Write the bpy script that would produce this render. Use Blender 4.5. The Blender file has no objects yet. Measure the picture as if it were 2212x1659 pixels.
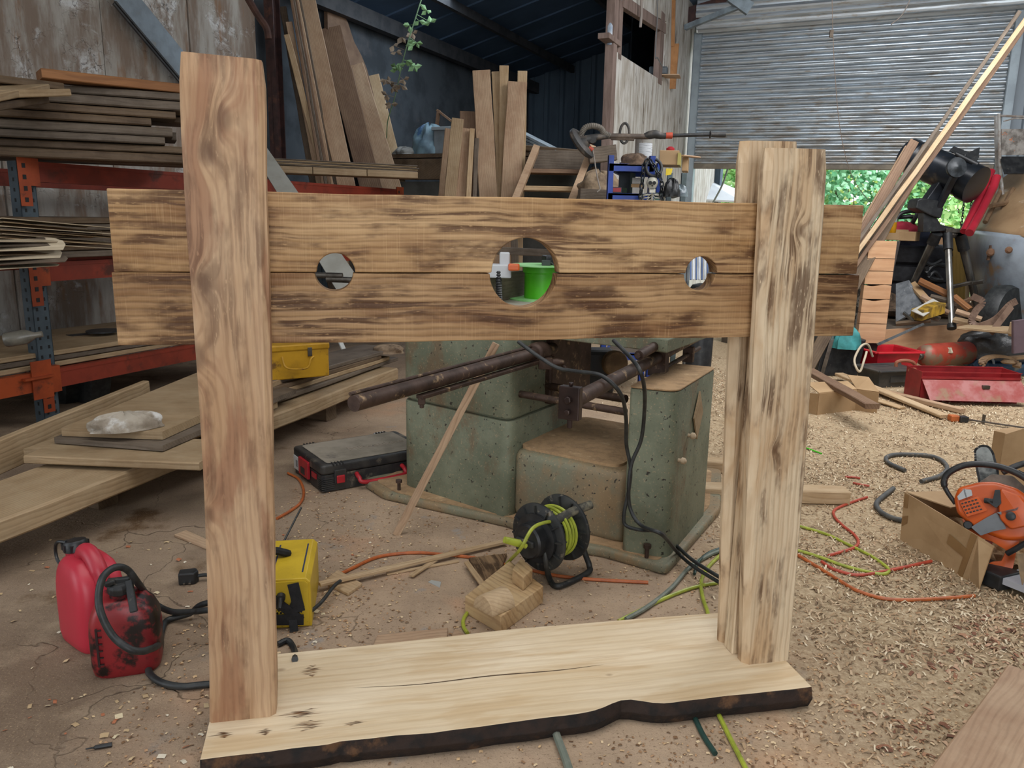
import bpy, bmesh, math, random
import numpy as np
from mathutils import Vector, Matrix, Euler, noise as mnoise
C = bpy.context.scene.collection
scn = bpy.context.scene
R = math.radians
rnd = random.Random(7)

# ------------------------------------------------------------------ camera
F, CAMH, PITCH, ROLL = 1680.0, 1.12, R(12.0), R(1.0)
cam_d = bpy.data.cameras.new('camera'); cam = bpy.data.objects.new('camera', cam_d); C.objects.link(cam)
cam_d.sensor_fit = 'HORIZONTAL'; cam_d.sensor_width = 36.0; cam_d.lens = 36.0 * F / 2212.0
cam_d.clip_end = 200
_s, _c = math.sin(PITCH), math.cos(PITCH)
_X = Vector((1, 0, 0)); _Y = Vector((0, _s, _c)); _Z = Vector((0, -_c, _s))
_cx = _X * math.cos(ROLL) + _Y * math.sin(ROLL); _cy = -_X * math.sin(ROLL) + _Y * math.cos(ROLL)
cam.matrix_world = Matrix(((_cx.x, _cy.x, _Z.x, 0), (_cx.y, _cy.y, _Z.y, 0), (_cx.z, _cy.z, _Z.z, CAMH), (0, 0, 0, 1)))
scn.camera = cam
scn.view_settings.view_transform = 'Standard'; scn.view_settings.look = 'None'
scn.view_settings.gamma = 1; scn.view_settings.use_curve_mapping = False
scn.view_settings.exposure = 0.24
# world: bright overcast sky
w = bpy.data.worlds.new('world'); scn.world = w; w.use_nodes = True
bgn = w.node_tree.nodes['Background']; bgn.inputs[0].default_value = (0.88, 0.94, 1.0, 1); bgn.inputs[1].default_value = 3.0

def area(name, loc, target, size, sy, power, col):
    l = bpy.data.lights.new(name, 'AREA'); l.shape = 'RECTANGLE'; l.size = size; l.size_y = sy
    l.energy = power; l.color = col
    o = bpy.data.objects.new(name, l); C.objects.link(o); o.location = loc
    o.rotation_euler = (Vector(target) - Vector(loc)).to_track_quat('-Z', 'Y').to_euler(); return o
# added area lamps, out of view, standing in for daylight from above and behind
area('fill_light_near', (0.0, 1.5, 3.3), (0.0, 1.9, 0), 3.4, 2.6, 66, (1.0, .98, .95))
area('fill_light_rear', (1.9, -2.4, 1.8), (0.3, 2.0, .8), 3.0, 2.6, 62, (1.0, .97, .94))
area('fill_light_hall', (3.0, 4.6, 3.3), (3.2, 6.2, 0), 2.6, 3.0, 165, (.98, .985, 1.0))
area('fill_light_bay', (-0.3, 8.2, 3.35), (-.8, 8.4, 0), 1.6, 1.6, 30, (.74, .87, 1.0))

# ------------------------------------------------------------------ pixel -> place helpers (photo frame 2212x1659)
def ray(u, v):
    x = (u - 1106) / F; y = -(v - 829.5) / F
    return _cx * x + _cy * y - _Z
def at(u, v, Y):
    r = ray(u, v); return Vector((0, 0, CAMH)) + r * (Y / r.y)
def fl(u, v, z=0.0):
    r = ray(u, v); return Vector((0, 0, CAMH)) + r * ((z - CAMH) / r.z)
def pl(u, v, p0, n):
    r = ray(u, v); o = Vector((0, 0, CAMH)); return o + r * ((Vector(p0) - o).dot(n) / r.dot(n))
A = Vector((.916, -.4, 0)); B = Vector((.4, .916, 0))     # the building's two directions
UP = Vector((0, 0, 1))

def wm(o):
    m = o.matrix_basis.copy()
    return wm(o.parent) @ o.matrix_parent_inverse @ m if o.parent else m
# ------------------------------------------------------------------ mesh builder
class MB:
    def __init__(s): s.v = []; s.f = []; s.m = []
    def add(s, vs, fs, mi=0):
        b = len(s.v); s.v += [tuple(p) for p in vs]
        for f in fs: s.f.append([b + i for i in f]); s.m.append(mi)
    def hexa(s, q, mi=0):   # q: 8 points, bottom 4 ccw, top 4
        s.add(q, [(3, 2, 1, 0), (4, 5, 6, 7), (0, 1, 5, 4), (1, 2, 6, 5), (2, 3, 7, 6), (3, 0, 4, 7)], mi)
    def box(s, c, sz, M=None, mi=0):
        c = Vector(c); hx, hy, hz = sz[0] / 2, sz[1] / 2, sz[2] / 2
        q = [Vector(p) for p in ((-hx, -hy, -hz), (hx, -hy, -hz), (hx, hy, -hz), (-hx, hy, -hz), (-hx, -hy, hz), (hx, -hy, hz), (hx, hy, hz), (-hx, hy, hz))]
        s.hexa([c + (M @ p if M else p) for p in q], mi)
    def obox(s, o, ex, ey, ez, mi=0):   # corner o and three edge vectors
        o = Vector(o); ex = Vector(ex); ey = Vector(ey); ez = Vector(ez)
        s.hexa([o, o + ex, o + ex + ey, o + ey, o + ez, o + ex + ez, o + ex + ey + ez, o + ey + ez], mi)
    def bar(s, a, b, w, t, up=UP, mi=0):    # a bar from a to b, w across, t along up
        a = Vector(a); b = Vector(b); x = (b - a).normalized(); y = Vector(up).cross(x)
        if y.length < 1e-4: y = Vector((1, 0, 0)).cross(x)
        y.normalize(); z = x.cross(y)
        s.obox(a - y * w / 2 - z * t / 2, b - a, y * w, z * t, mi)
    def tube(s, pts, r, n=10, mi=0, cap=True, closed=False):
        pts = [Vector(p) for p in pts]; N = len(pts)
        rr = r if isinstance(r, (list, tuple)) else [r] * N
        t0 = (pts[1] - pts[0]).normalized(); nrm = t0.orthogonal().normalized(); rings = []
        for i in range(N):
            if closed: t = pts[(i + 1) % N] - pts[i - 1]
            else: t = pts[min(i + 1, N - 1)] - pts[max(i - 1, 0)]
            t.normalize(); nrm = (nrm - t * nrm.dot(t)).normalized(); bn = t.cross(nrm)
            rings.append([pts[i] + (nrm * math.cos(2 * math.pi * k / n) + bn * math.sin(2 * math.pi * k / n)) * rr[i] for k in range(n)])
        vs = [p for ri in rings for p in ri]; fs = []
        for i in range(N if closed else N - 1):
            j = (i + 1) % N
            for k in range(n): fs.append((i * n + k, i * n + (k + 1) % n, j * n + (k + 1) % n, j * n + k))
        if cap and not closed: fs.append(tuple(range(n - 1, -1, -1))); fs.append(tuple((N - 1) * n + k for k in range(n)))
        s.add(vs, fs, mi)
    def lathe(s, prof, o=(0, 0, 0), ax=UP, n=28, mi=0):   # prof: (radius, height)
        o = Vector(o); ax = Vector(ax).normalized(); e1 = ax.orthogonal().normalized(); e2 = ax.cross(e1)
        vs = []; fs = []; K = len(prof)
        for (r, h) in prof:
            for k in range(n):
                a = 2 * math.pi * k / n; vs.append(o + ax * h + (e1 * math.cos(a) + e2 * math.sin(a)) * max(r, 1e-4))
        for i in range(K - 1):
            for k in range(n): fs.append((i * n + k, i * n + (k + 1) % n, (i + 1) * n + (k + 1) % n, (i + 1) * n + k))
        fs.append(tuple(range(n - 1, -1, -1))); fs.append(tuple((K - 1) * n + k for k in range(n)))
        s.add(vs, fs, mi)
    def prism(s, poly, h, mi=0, o=(0, 0, 0), ex=(1, 0, 0), ey=(0, 1, 0), ez=(0, 0, 1), side=None):
        o = Vector(o); ex = Vector(ex); ey = Vector(ey); ez = Vector(ez)
        n = len(poly); b = [o + ex * p[0] + ey * p[1] for p in poly]; t = [p + ez * h for p in b]
        s.add(b + t, [tuple(range(n - 1, -1, -1)), tuple(range(n, 2 * n))], mi)
        s.add(b + t, [(i, (i + 1) % n, n + (i + 1) % n, n + i) for i in range(n)], mi if side is None else side)
    def build(s, name, mats, parent=None, bevel=0, smooth=False, seg=2, M=None, weld=False):
        me = bpy.data.meshes.new(name); me.from_pydata([tuple(p) for p in s.v], [], s.f)
        mats = mats if isinstance(mats, (list, tuple)) else [mats]
        for m in mats: me.materials.append(m)
        me.polygons.foreach_set('material_index', s.m); me.update()
        bm = bmesh.new(); bm.from_mesh(me)
        if weld or bevel: bmesh.ops.remove_doubles(bm, verts=bm.verts, dist=1e-5)
        bmesh.ops.recalc_face_normals(bm, faces=bm.faces); bm.to_mesh(me); bm.free()
        if smooth: me.polygons.foreach_set('use_smooth', [True] * len(me.polygons))
        o = bpy.data.objects.new(name, me); C.objects.link(o)
        if M is not None: o.matrix_basis = M
        if parent is not None: o.parent = parent; o.matrix_parent_inverse = wm(parent).inverted()
        if bevel:
            b = o.modifiers.new('bevel', 'BEVEL'); b.width = bevel; b.segments = seg; b.limit_method = 'ANGLE'; b.angle_limit = R(35)
        if smooth: 
            e = o.modifiers.new('split', 'EDGE_SPLIT'); e.split_angle = R(38)
        return o

def tag(o, label=None, cat=None, group=None, kind=None):
    if label: o['label'] = label
    if cat: o['category'] = cat
    if group: o['group'] = group
    if kind: o['kind'] = kind
    return o
def thing(name, label, cat, loc=(0, 0, 0), rz=0, group=None, M=None):
    o = bpy.data.objects.new(name, None); C.objects.link(o); o.empty_display_size = .05
    if M is not None: o.matrix_basis = M
    else: o.matrix_basis = Matrix.Translation(Vector(loc)) @ Matrix.Rotation(rz, 4, 'Z')
    return tag(o, label, cat, group)
def frame(o, x, y, z=None):
    x = Vector(x).normalized(); y = Vector(y); y = (y - x * x.dot(y)).normalized(); z = x.cross(y)
    return Matrix(((x.x, y.x, z.x, o[0]), (x.y, y.y, z.y, o[1]), (x.z, y.z, z.z, o[2]), (0, 0, 0, 1)))
def smooth_path(pts, k=8):
    P = [Vector(p) for p in pts]; P = [P[0] * 2 - P[1]] + P + [P[-1] * 2 - P[-2]]; out = []
    for i in range(1, len(P) - 2):
        a, b, c, d = P[i - 1], P[i], P[i + 1], P[i + 2]
        for j in range(k):
            t = j / k
            out.append(.5 * ((2 * b) + (c - a) * t + (2 * a - 5 * b + 4 * c - d) * t * t + (3 * b - a - 3 * c + d) * t ** 3))
    out.append(P[-2]); return out

# ------------------------------------------------------------------ materials
def srgb(h):
    h = h.lstrip('#'); out = []
    for i in (0, 2, 4):
        c = int(h[i:i + 2], 16) / 255; out.append(c / 12.92 if c <= .04045 else ((c + .055) / 1.055) ** 2.4)
    return (*out, 1)
class NT:
    def __init__(s, name):
        s.m = bpy.data.materials.new(name); s.m.use_nodes = True; s.t = s.m.node_tree
        s.b = s.t.nodes['Principled BSDF']
    def n(s, ty, **kw):
        x = s.t.nodes.new(ty)
        for k, v in kw.items():
            if k.startswith('i_'):
                key = k[2:]; key = int(key) if key.isdigit() else key
                if hasattr(v, 'is_output') or isinstance(v, bpy.types.NodeSocket): s.t.links.new(v, x.inputs[key])
                else: x.inputs[key].default_value = v
            else: setattr(x, k, v)
        return x
    def L(s, a, b): s.t.links.new(a, b)
    def math(s, op, a, b=None, c=None, clamp=False):
        x = s.n('ShaderNodeMath', operation=op, use_clamp=clamp)
        for i, v in enumerate((a, b, c)):
            if v is None: continue
            if isinstance(v, (int, float)): x.inputs[i].default_value = v
            else: s.L(v, x.inputs[i])
        return x.outputs[0]
    def vmath(s, op, a, b=None, scale=None):
        x = s.n('ShaderNodeVectorMath', operation=op)
        for i, v in enumerate((a, b)):
            if v is None: continue
            if isinstance(v, (tuple, list)): x.inputs[i].default_value = v
            else: s.L(v, x.inputs[i])
        if scale is not None:
            if isinstance(scale, (int, float)): x.inputs[3].default_value = scale
            else: s.L(scale, x.inputs[3])
        return x.outputs['Value'] if op in ('LENGTH', 'DOT_PRODUCT', 'DISTANCE') else x.outputs[0]
    def co(s, rand=True):
        tc = s.n('ShaderNodeTexCoord').outputs['Object']
        if not rand: return tc
        oi = s.n('ShaderNodeObjectInfo').outputs['Random']
        k = s.math('MULTIPLY', oi, 37.0)
        cb = s.n('ShaderNodeCombineXYZ', i_0=k, i_1=k, i_2=k).outputs[0]
        return s.vmath('ADD', tc, cb)
    def mul(s, v, t): return s.vmath('MULTIPLY', v, t)
    def noise(s, vec, scale=5, detail=4, rough=.55, dist=0):
        return s.n('ShaderNodeTexNoise', i_Vector=vec, i_Scale=float(scale), i_Detail=float(detail), i_Roughness=rough, i_Distortion=float(dist)).outputs['Fac']
    def mr(s, v, a, b, c=0., d=1.):
        x = s.n('ShaderNodeMapRange', i_0=v, i_1=float(a), i_2=float(b), i_3=float(c), i_4=float(d)); x.clamp = True; x.interpolation_type = 'SMOOTHSTEP'; return x.outputs[0]
    def mix(s, f, a, b, mode='MIX'):
        x = s.n('ShaderNodeMix', data_type='RGBA', blend_type=mode)
        for key, v in ((0, f), (6, a), (7, b)):
            if isinstance(v, (int, float)): x.inputs[key].default_value = v
            elif isinstance(v, tuple): x.inputs[key].default_value = v
            else: s.L(v, x.inputs[key])
        return x.outputs[2]
    def bump(s, h, st=.3, d=.005):
        b = s.n('ShaderNodeBump', i_Height=h, i_Strength=st, i_Distance=d); s.L(b.outputs[0], s.b.inputs['Normal'])
    def out(s, col, rough=.6, metal=0., spec=.5):
        for k, v in (('Base Color', col), ('Roughness', rough), ('Metallic', metal), ('Specular IOR Level', spec)):
            if isinstance(v, (tuple, float, int)): s.b.inputs[k].default_value = v
            else: s.L(v, s.b.inputs[k])
        return s.m
_mc = {}
def plain(name, c1, c2=None, rough=.6, metal=0., scale=8, lo=.4, hi=.65, bump=0, st=(1, 1, 1), dist=0, bs=None, c3=None, s3=3, l3=.55, h3=.7, spec=.5):
    """a surface with a mottle of a second colour and optional patches of a third"""
    if name in _mc: return _mc[name]
    t = NT(name); co = t.mul(t.co(), st); col = srgb(c1)
    n = t.noise(co, scale, 6, .6, dist)
    if c2: col = t.mix(t.mr(n, lo, hi), col, srgb(c2))
    if c3: col = t.mix(t.mr(t.noise(co, s3, 5, .65), l3, h3), col, srgb(c3))
    if bump: t.bump(t.noise(co, bs or scale * 4, 4), bump, .004)
    _mc[name] = t.out(col, rough, metal, spec); return _mc[name]

def wood(name, light, mid, dark, lines=1.0, burn=0., burncol='#4a2a14', saw=0., freq=70, rough=.62, knots=(), dust=None, dustamt=.5, bstr=.35, striate=70, brown=None, brownamt=0., burnlo=.5, wv=None):
    """grain runs along the object's own X axis; knots are (x, y, z, radius)"""
    t = NT(name); raw = t.co(False); co = t.co(True) if not knots else raw
    warp = t.noise(t.mul(co, (1.6, 3, 3)), 1.0, 3)
    warp2 = t.noise(t.mul(co, (7, 9, 9)), 1.0, 2)
    sep = t.n('ShaderNodeSeparateXYZ', i_0=co)
    y0 = t.math('ADD', sep.outputs[1], t.math('MULTIPLY', sep.outputs[2], .7))
    y = t.math('ADD', y0, t.math('MULTIPLY', t.math('SUBTRACT', warp, .5), .16 * lines if wv is None else wv))
    y = t.math('ADD', y, t.math('MULTIPLY', t.math('SUBTRACT', warp2, .5), .012))
    kd = None
    for (kx, ky, kz, kr) in knots:
        dv = t.mul(t.vmath('SUBTRACT', raw, (kx, ky, kz)), (.62, 1, 1)); dl = t.vmath('LENGTH', dv)
        e = t.math('POWER', 2.718, t.math('MULTIPLY', t.math('MULTIPLY', dl, dl), -1 / (kr * kr * 2.2)))
        y = t.math('ADD', y, t.math('MULTIPLY', e, kr * 1.6))
        kd = e if kd is None else t.math('MAXIMUM', kd, e)
    ring = t.math('SINE', t.math('MULTIPLY', y, float(freq) * 6.283))
    ring = t.math('POWER', t.math('MULTIPLY_ADD', ring, .5, .5), 2.2)
    fine = t.noise(t.mul(co, (5, 160, 160)), 1, 4, .6)
    big = t.noise(t.mul(co, (2.2, 7, 7)), 1, 4, .6)
    col = t.mix(t.mr(big, .32, .68), srgb(light), srgb(mid))
    col = t.mix(t.math('MULTIPLY', t.mr(ring, .25, 1.), .55 * lines), col, srgb(dark))
    col = t.mix(t.math('MULTIPLY', t.mr(fine, .45, .75), .35), col, srgb(dark))
    if brown:
        bv = t.n('ShaderNodeCombineXYZ', i_0=t.math('MULTIPLY', sep.outputs[0], 2.6), i_1=t.math('MULTIPLY', y, 16.), i_2=0.).outputs[0]
        bm_ = t.mr(t.noise(bv, 1, 4, .6, .3), .5, .62)
        col = t.mix(t.math('MULTIPLY', bm_, brownamt), col, srgb(brown))
    hgt = t.math('MULTIPLY_ADD', ring, -.6, t.math('MULTIPLY', fine, .5))
    if saw:
        sw = t.noise(t.mul(co, (420, 6, 6)), 1, 2, .5, .4)
        col = t.mix(t.math('MULTIPLY', t.mr(sw, .55, .7), saw), col, srgb(light)); hgt = t.math('MULTIPLY_ADD', sw, saw, hgt)
    if burn:
        msk = t.mr(t.noise(t.mul(co, (6, 15, 15)), 1, 4, .6), burnlo, burnlo + .2)
        stv = t.n('ShaderNodeCombineXYZ', i_0=t.math('MULTIPLY', sep.outputs[0], 3.), i_1=t.math('MULTIPLY', y, float(striate)), i_2=0.)
        st = t.mr(t.noise(stv.outputs[0], 1, 3, .6), .43, .54)
        bt = t.math('MULTIPLY', msk, t.math('MULTIPLY_ADD', st, .88, .12))
        spk = t.noise(t.mul(co, (60, 220, 220)), 1, 2)
        bt = t.math('MULTIPLY', bt, t.math('MULTIPLY', t.mr(spk, .22, .42), burn))
        col = t.mix(bt, col, srgb(burncol))
    if kd is not None:
        col = t.mix(t.math('MULTIPLY', t.mr(kd, .55, .98), .55), col, srgb(burncol))
    if dust: col = t.mix(t.math('MULTIPLY', t.mr(t.noise(t.mul(co, (4, 4, 4)), 2, 6, .7), .35, .7), dustamt), col, srgb(dust))
    t.bump(hgt, bstr, .003)
    return t.out(col, rough, 0, .3)

def iron(name, a, b, brown, lo):
    t = NT(name); co = t.co(False)
    col = t.mix(t.mr(t.noise(co, 4, 6, .65), .38, .62), srgb(a), srgb(b))
    col = t.mix(t.math('MULTIPLY', t.mr(t.noise(t.mul(co, (1, 1, .55)), 5.5, 7, .7), lo, lo + .14), .8), col, srgb(brown))
    col = t.mix(t.mr(t.noise(co, 60, 3, .5), .65, .70), col, srgb('#2f2b24'))
    col = t.mix(t.math('MULTIPLY', t.mr(t.noise(co, 130, 3, .6), .58, .7), .5), col, srgb('#b59a78'))
    t.bump(t.noise(co, 40, 5), .3, .004); return t.out(col, .58, 0, .4)
W_POST = wood('planed_pine_brown_grain', '#c9aa88', '#b5906c', '#855f45', .5, burn=.52, burncol='#553829', freq=62, striate=60, burnlo=.455, wv=.07,
              knots=((1.175, -.004, -.023, .018), (1.235, .030, -.023, .018), (.935, -.022, -.023, .017), (.795, -.045, -.023, .022), (.47, -.042, -.023, .014)), brown='#916248', brownamt=.6)
W_PALE = wood('planed_pale_pine_scorched', '#dcc8a9', '#c9b090', '#a3805b', .5, burn=.78, burncol='#4d2e17', freq=80, striate=80, burnlo=.455, wv=.03,
              knots=((.80, .050, -.023, .008), (.55, -.030, -.023, .009), (1.05, -.02, -.023, .012)), brown='#b08658', brownamt=.4)
W_BOARD = wood('rough_sawn_scorched_board', '#c6a377', '#a27c50', '#6c482c', .6, burn=.85, burncol='#4e2f18', freq=75, striate=62, saw=.32, burnlo=.42, brown='#805836', brownamt=.5, rough=.55, wv=.035)
W_BOARD2 = wood('rough_sawn_scorched_board_darker', '#b8946a', '#8d6943', '#5f4028', .6, burn=.88, burncol='#472a14', freq=75, striate=62, saw=.32, burnlo=.40, brown='#714a2b', brownamt=.6, rough=.55, wv=.035)
W_SLAB = wood('planed_cream_slab', '#e3d1b4', '#d5bf9d', '#b99a73', .3, burn=.0, freq=36, brown='#bd9c70', brownamt=.4, knots=((.90, .02, .05, .008), (.13, .18, .05, .010)), burncol='#6b4420', wv=.06)
W_FRESH = wood('sawn_fresh_oak', '#b89b7e', '#a08065', '#7d6049', .6, freq=70, dust='#c9b193', dustamt=.3)
W_FRESH2 = wood('sawn_pale_softwood', '#c0a684', '#ab8e6a', '#86694a', .5, freq=70, dust='#cbb596', dustamt=.3)
W_BROWN = wood('sawn_brown_hardwood', '#80654f', '#6b5140', '#4f3a2d', .5, freq=60, dust='#957b62', dustamt=.3)
W_OLD = wood('dusty_old_board', '#66533e', '#4b3a2a', '#33271c', .5, freq=60, dust='#7d6b58', dustamt=.35)
W_OLD2 = wood('dusty_grey_board', '#6b5e50', '#51463b', '#3a3028', .5, freq=60, dust='#83776a', dustamt=.35)
W_ORANGE = wood('orange_brown_board', '#9a6a42', '#7f5433', '#5f3d25', .5, freq=30)
W_DUST = wood('dust_covered_plank', '#a48b6b', '#8e7658', '#69553c', .4, freq=70, dust='#a99476', dustamt=.6)
W_PLY = wood('plywood_face', '#c69d78', '#b98d68', '#966a4c', .5, freq=14, dust='#c4a180', dustamt=.3)
W_VENEER = wood('veneer_sheet', '#c4b59c', '#ab9a80', '#84725a', .4, freq=30)
BARK = plain('dark_bark_edge', '#2b1c13', '#120c09', .85, scale=24, bump=.9, bs=60, c3='#5a3e26', s3=14, l3=.55, h3=.7)
BARKED = plain('rough_bark', '#5a4636', '#33271f', .9, scale=18, bump=.8, bs=40)
CARD = plain('brown_cardboard', '#a98b66', '#9a7c58', .8, scale=6, bump=.1)
TAPE = plain('brown_parcel_tape', '#8a6a45', '#7e5f3c', .35, scale=6)
BLACKP = plain('black_plastic', '#17181a', '#2a2b2c', .45, scale=20, c3='#5a5348', s3=30, l3=.62, h3=.75)
BLACKR = plain('black_rubber_cable', '#1d1f20', '#303231', .5, scale=30)
STRAP = plain('black_webbing', '#121214', '#1e1e20', .8, scale=60, bump=.3)
GREENCABLE = plain('lime_green_cable', '#a4ad3c', '#8d9636', .4, scale=30)
LIMECABLE = plain('bright_green_cable', '#4fc92c', '#3aa71f', .4, scale=30)
DKGREEN = plain('dark_green_cable', '#24443c', '#1b332d', .5, scale=30)
GREYCABLE = plain('grey_green_cable', '#6d7468', '#7d8074', .6, scale=30)
ORANGECABLE = plain('orange_cable', '#b8622f', '#a2552c', .45, scale=30)
REDCABLE = plain('red_orange_cable', '#b64a33', '#a3402e', .5, scale=30)
STEEL = plain('bright_steel', '#b8b9b8', '#8f908f', .3, 1., scale=12)
DSTEEL = plain('dull_steel', '#6b665f', '#4b453f', .45, .8, scale=12)
RUST = plain('rusty_steel_bar', '#4b3930', '#37281f', .6, .35, scale=16, c3='#a58a68', s3=22, l3=.56, h3=.72, bump=.25)
GREENIRON = iron('green_painted_cast_iron', '#7c806b', '#666b58', '#6e5a43', .52)
GREENIRON2 = iron('green_iron_under_sawdust', '#767662', '#7d6d55', '#8a7253', .45)
SAWDUST = plain('sawdust_cover', '#a98a66', '#8f7456', .95, scale=24, bump=.8, bs=120, c3='#c0a27c', s3=12)
# ------------------------------------------------------------------ the setting
def floor_mat():
    t = NT('workshop_floor'); tc = t.n('ShaderNodeTexCoord').outputs['Object']; sp = t.n('ShaderNodeSeparateXYZ', i_0=tc)
    big = t.noise(tc, .9, 6, .65); md = t.noise(tc, 5, 6, .65); fi = t.noise(tc, 60, 4, .7); vf = t.noise(tc, 220, 3, .7)
    soil = t.mix(t.mr(big, .38, .62), srgb('#766453'), srgb('#8f7c69'))
    soil = t.mix(t.mr(md, .45, .7), soil, srgb('#98856f'))
    soil = t.mix(t.mr(t.noise(tc, 3.1, 5, .6), .56, .7), soil, srgb('#5c4630'))
    dust = t.mix(t.mr(md, .35, .65), srgb('#b39b82'), srgb('#a08a74'))
    dust = t.mix(t.mr(t.noise(tc, 2.2, 4, .6), .52, .68), dust, srgb('#bd987a'))
    dust = t.mix(t.mr(t.noise(tc, 7, 4, .6), .6, .72), dust, srgb('#989088'))
    shav = t.mix(t.mr(fi, .4, .65), srgb('#9f896c'), srgb('#bca88a'))
    shav = t.mix(t.mr(md, .55, .7), shav, srgb('#8c765b'))
    fx = t.math('ADD', sp.outputs[0], t.math('MULTIPLY', t.math('SUBTRACT', big, .5), 1.2))
    col = t.mix(t.mr(fx, -1.15, -.35), soil, dust)
    col = t.mix(t.mr(fx, .35, 1.0), col, shav)
    col = t.mix(t.math('MULTIPLY', t.mr(vf, .55, .7), .45), col, srgb('#c9b08c'))
    col = t.mix(t.math('MULTIPLY', t.mr(t.noise(tc, 150, 2, .5), .6, .7), .5), col, srgb('#57432f'))
    vor = t.n('ShaderNodeTexVoronoi', feature='DISTANCE_TO_EDGE', i_Vector=t.vmath('ADD', tc, t.mul(t.n('ShaderNodeTexNoise', i_Vector=tc, i_Scale=4., i_Detail=4.).outputs['Color'], (.35, .35, 0))), i_Scale=2.1).outputs['Distance']
    crk = t.math('MULTIPLY', t.mr(vor, .006, .0), t.math('MULTIPLY', t.mr(fx, -.3, -.6), t.mr(t.noise(tc, 1.4, 2), .45, .6)))
    col = t.mix(t.math('MULTIPLY', crk, .5), col, srgb('#2f241b'))
    h = t.math('ADD', t.math('MULTIPLY', fi, .5), t.math('ADD', t.math('MULTIPLY', md, 1.5), t.math('MULTIPLY', crk, -1.5)))
    t.bump(h, .55, .012)
    return t.out(col, .92, 0, .2)
m = MB(); m.obox((-6, -3, -.1), (13, 0, 0), (0, 20, 0), (0, 0, .1)); tag(m.build('floor', floor_mat()), kind='structure')

# walls ---------------------------------------------------------------
def peel_mat(name, base, dark, white, rust, sc=1.):
    t = NT(name); tc = t.n('ShaderNodeTexCoord').outputs['Object']
    run = t.noise(t.mul(tc, (4, 4, .8)), 1.5 * sc, 6, .65); pat = t.noise(tc, 2.3 * sc, 7, .68, .5); fi = t.noise(tc, 14 * sc, 6, .7)
    col = t.mix(t.mr(run, .38, .62), srgb(base), srgb(dark))
    col = t.mix(t.math('MULTIPLY', t.mr(pat, .52, .62), t.mr(fi, .35, .6)), col, srgb(white))
    col = t.mix(t.math('MULTIPLY', t.mr(t.noise(t.mul(tc, (6, 6, 1)), 2, 6, .65), .56, .7), .7), col, srgb(rust))
    vor = t.n('ShaderNodeTexVoronoi', feature='DISTANCE_TO_EDGE', i_Vector=t.vmath('ADD', tc, t.mul(t.n('ShaderNodeTexNoise', i_Vector=tc, i_Scale=9., i_Detail=5.).outputs['Color'], (.2, .2, .2))), i_Scale=9.).outputs['Distance']
    fl_ = t.math('MULTIPLY', t.mr(vor, .03, .0), t.mr(pat, .46, .6))
    col = t.mix(t.math('MULTIPLY', fl_, .8), col, srgb('#332b25'))
    t.bump(t.math('ADD', pat, t.math('MULTIPLY', fi, .4)), .5, .01)
    return t.out(col, .8, 0, .3)
PEEL = peel_mat('peeling_white_paint', '#bdb7ad', '#917f70', '#e0dfdc', '#97704f')
WLM = Vector((-2.28, 7.43, 0))                      # where painted wall stops at the column
def wl(s, z, off=0): return WLM + B * s + A * off + UP * z   # left wall plane
m = MB()
edges = [-7.5, -6.9, -6.0, -5.1, -4.2, -3.32, -2.46, -1.62, -.80, -.02]
for i in range(len(edges) - 1):
    m.obox(wl(edges[i] + .006, 0, -.06 - (i % 2) * .006), B * (edges[i + 1] - edges[i] - .012), -A * .05, UP * 3.9)
m.obox(wl(-7.5, 0, -.12), B * 7.48, -A * .04, UP * 3.9, 1)
tag(m.build('wall_left_painted', [PEEL, plain('dark_gap', '#0c0b0a')]), kind='structure')
DARKCLAD = plain('dark_blue_grey_cladding', '#3a4a57', '#2e3a44', .6, scale=2, st=(1, 1, .2))
m = MB(); m.obox(wl(0, 0, -.1), B * 6.5, -A * .08, UP * 3.4)
tag(m.build('wall_left_bay', plain('dark_block_wall', '#50565c', '#3d4247', .9, scale=3, c3='#57575a', s3=2, bump=.3)), kind='structure')

def ribbed(name, o, ex, W, z0, ztop, mat, pitch=.2, depth=.035, parent=None, nrm=None, n=None):
    """profiled cladding along ex from o; ztop(s) gives the top edge"""
    m = MB(); xs = []; s_ = 0
    while s_ < W: xs += [(s_, 0), (s_ + pitch * .62, 0), (s_ + pitch * .70, depth), (s_ + pitch * .92, depth)]; s_ += pitch
    xs = [x for x in xs if x[0] <= W] + [(W, 0)]
    vs = []; fs = []
    for (s_, d) in xs:
        p = Vector(o) + ex * s_ + nrm * d; vs += [p + UP * z0, p + UP * ztop(s_)]
    for (s_, d) in reversed(xs):
        p = Vector(o) + ex * s_ + nrm * (d - .012); vs += [p + UP * z0, p + UP * ztop(s_)]
    N = len(xs) * 2
    for i in range(N): j = (i + 1) % N; fs.append((2 * i, 2 * j, 2 * j + 1, 2 * i + 1))
    for i in range(len(xs) - 1):
        k = N - 1 - i; fs.append((2 * i + 1, 2 * (i + 1) + 1, 2 * (k - 1) + 1, 2 * k + 1)); 
    m.add(vs, fs); return m.build(name, mat, parent)
corner = wl(6.4, 0)                                    # far corner of the bay
END = plain('end_wall_cladding', '#5c6d7c', '#4c5b69', .6, scale=2, st=(1, 1, .3))
tag(ribbed('wall_back_bay', corner - A * .25, A, 3.33, 0, lambda s: 3.3 + s * .33, END, .26, .04, nrm=-B), kind='structure')
SH0 = Vector((2.2, 10.0, 0))                           # left end of the shutter at floor level
GREYCLAD = plain('grey_profiled_cladding', '#8d98a1', '#7b858d', .5, scale=2, st=(1, 1, .2), c3='#a9a79f', s3=4, l3=.6, h3=.75)
tag(ribbed('wall_back_gable', SH0 - A * .1 + B * .25, A, 5.2, 3.15, lambda s: 5.0, GREYCLAD, .2, .035, nrm=-B), kind='structure')
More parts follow.
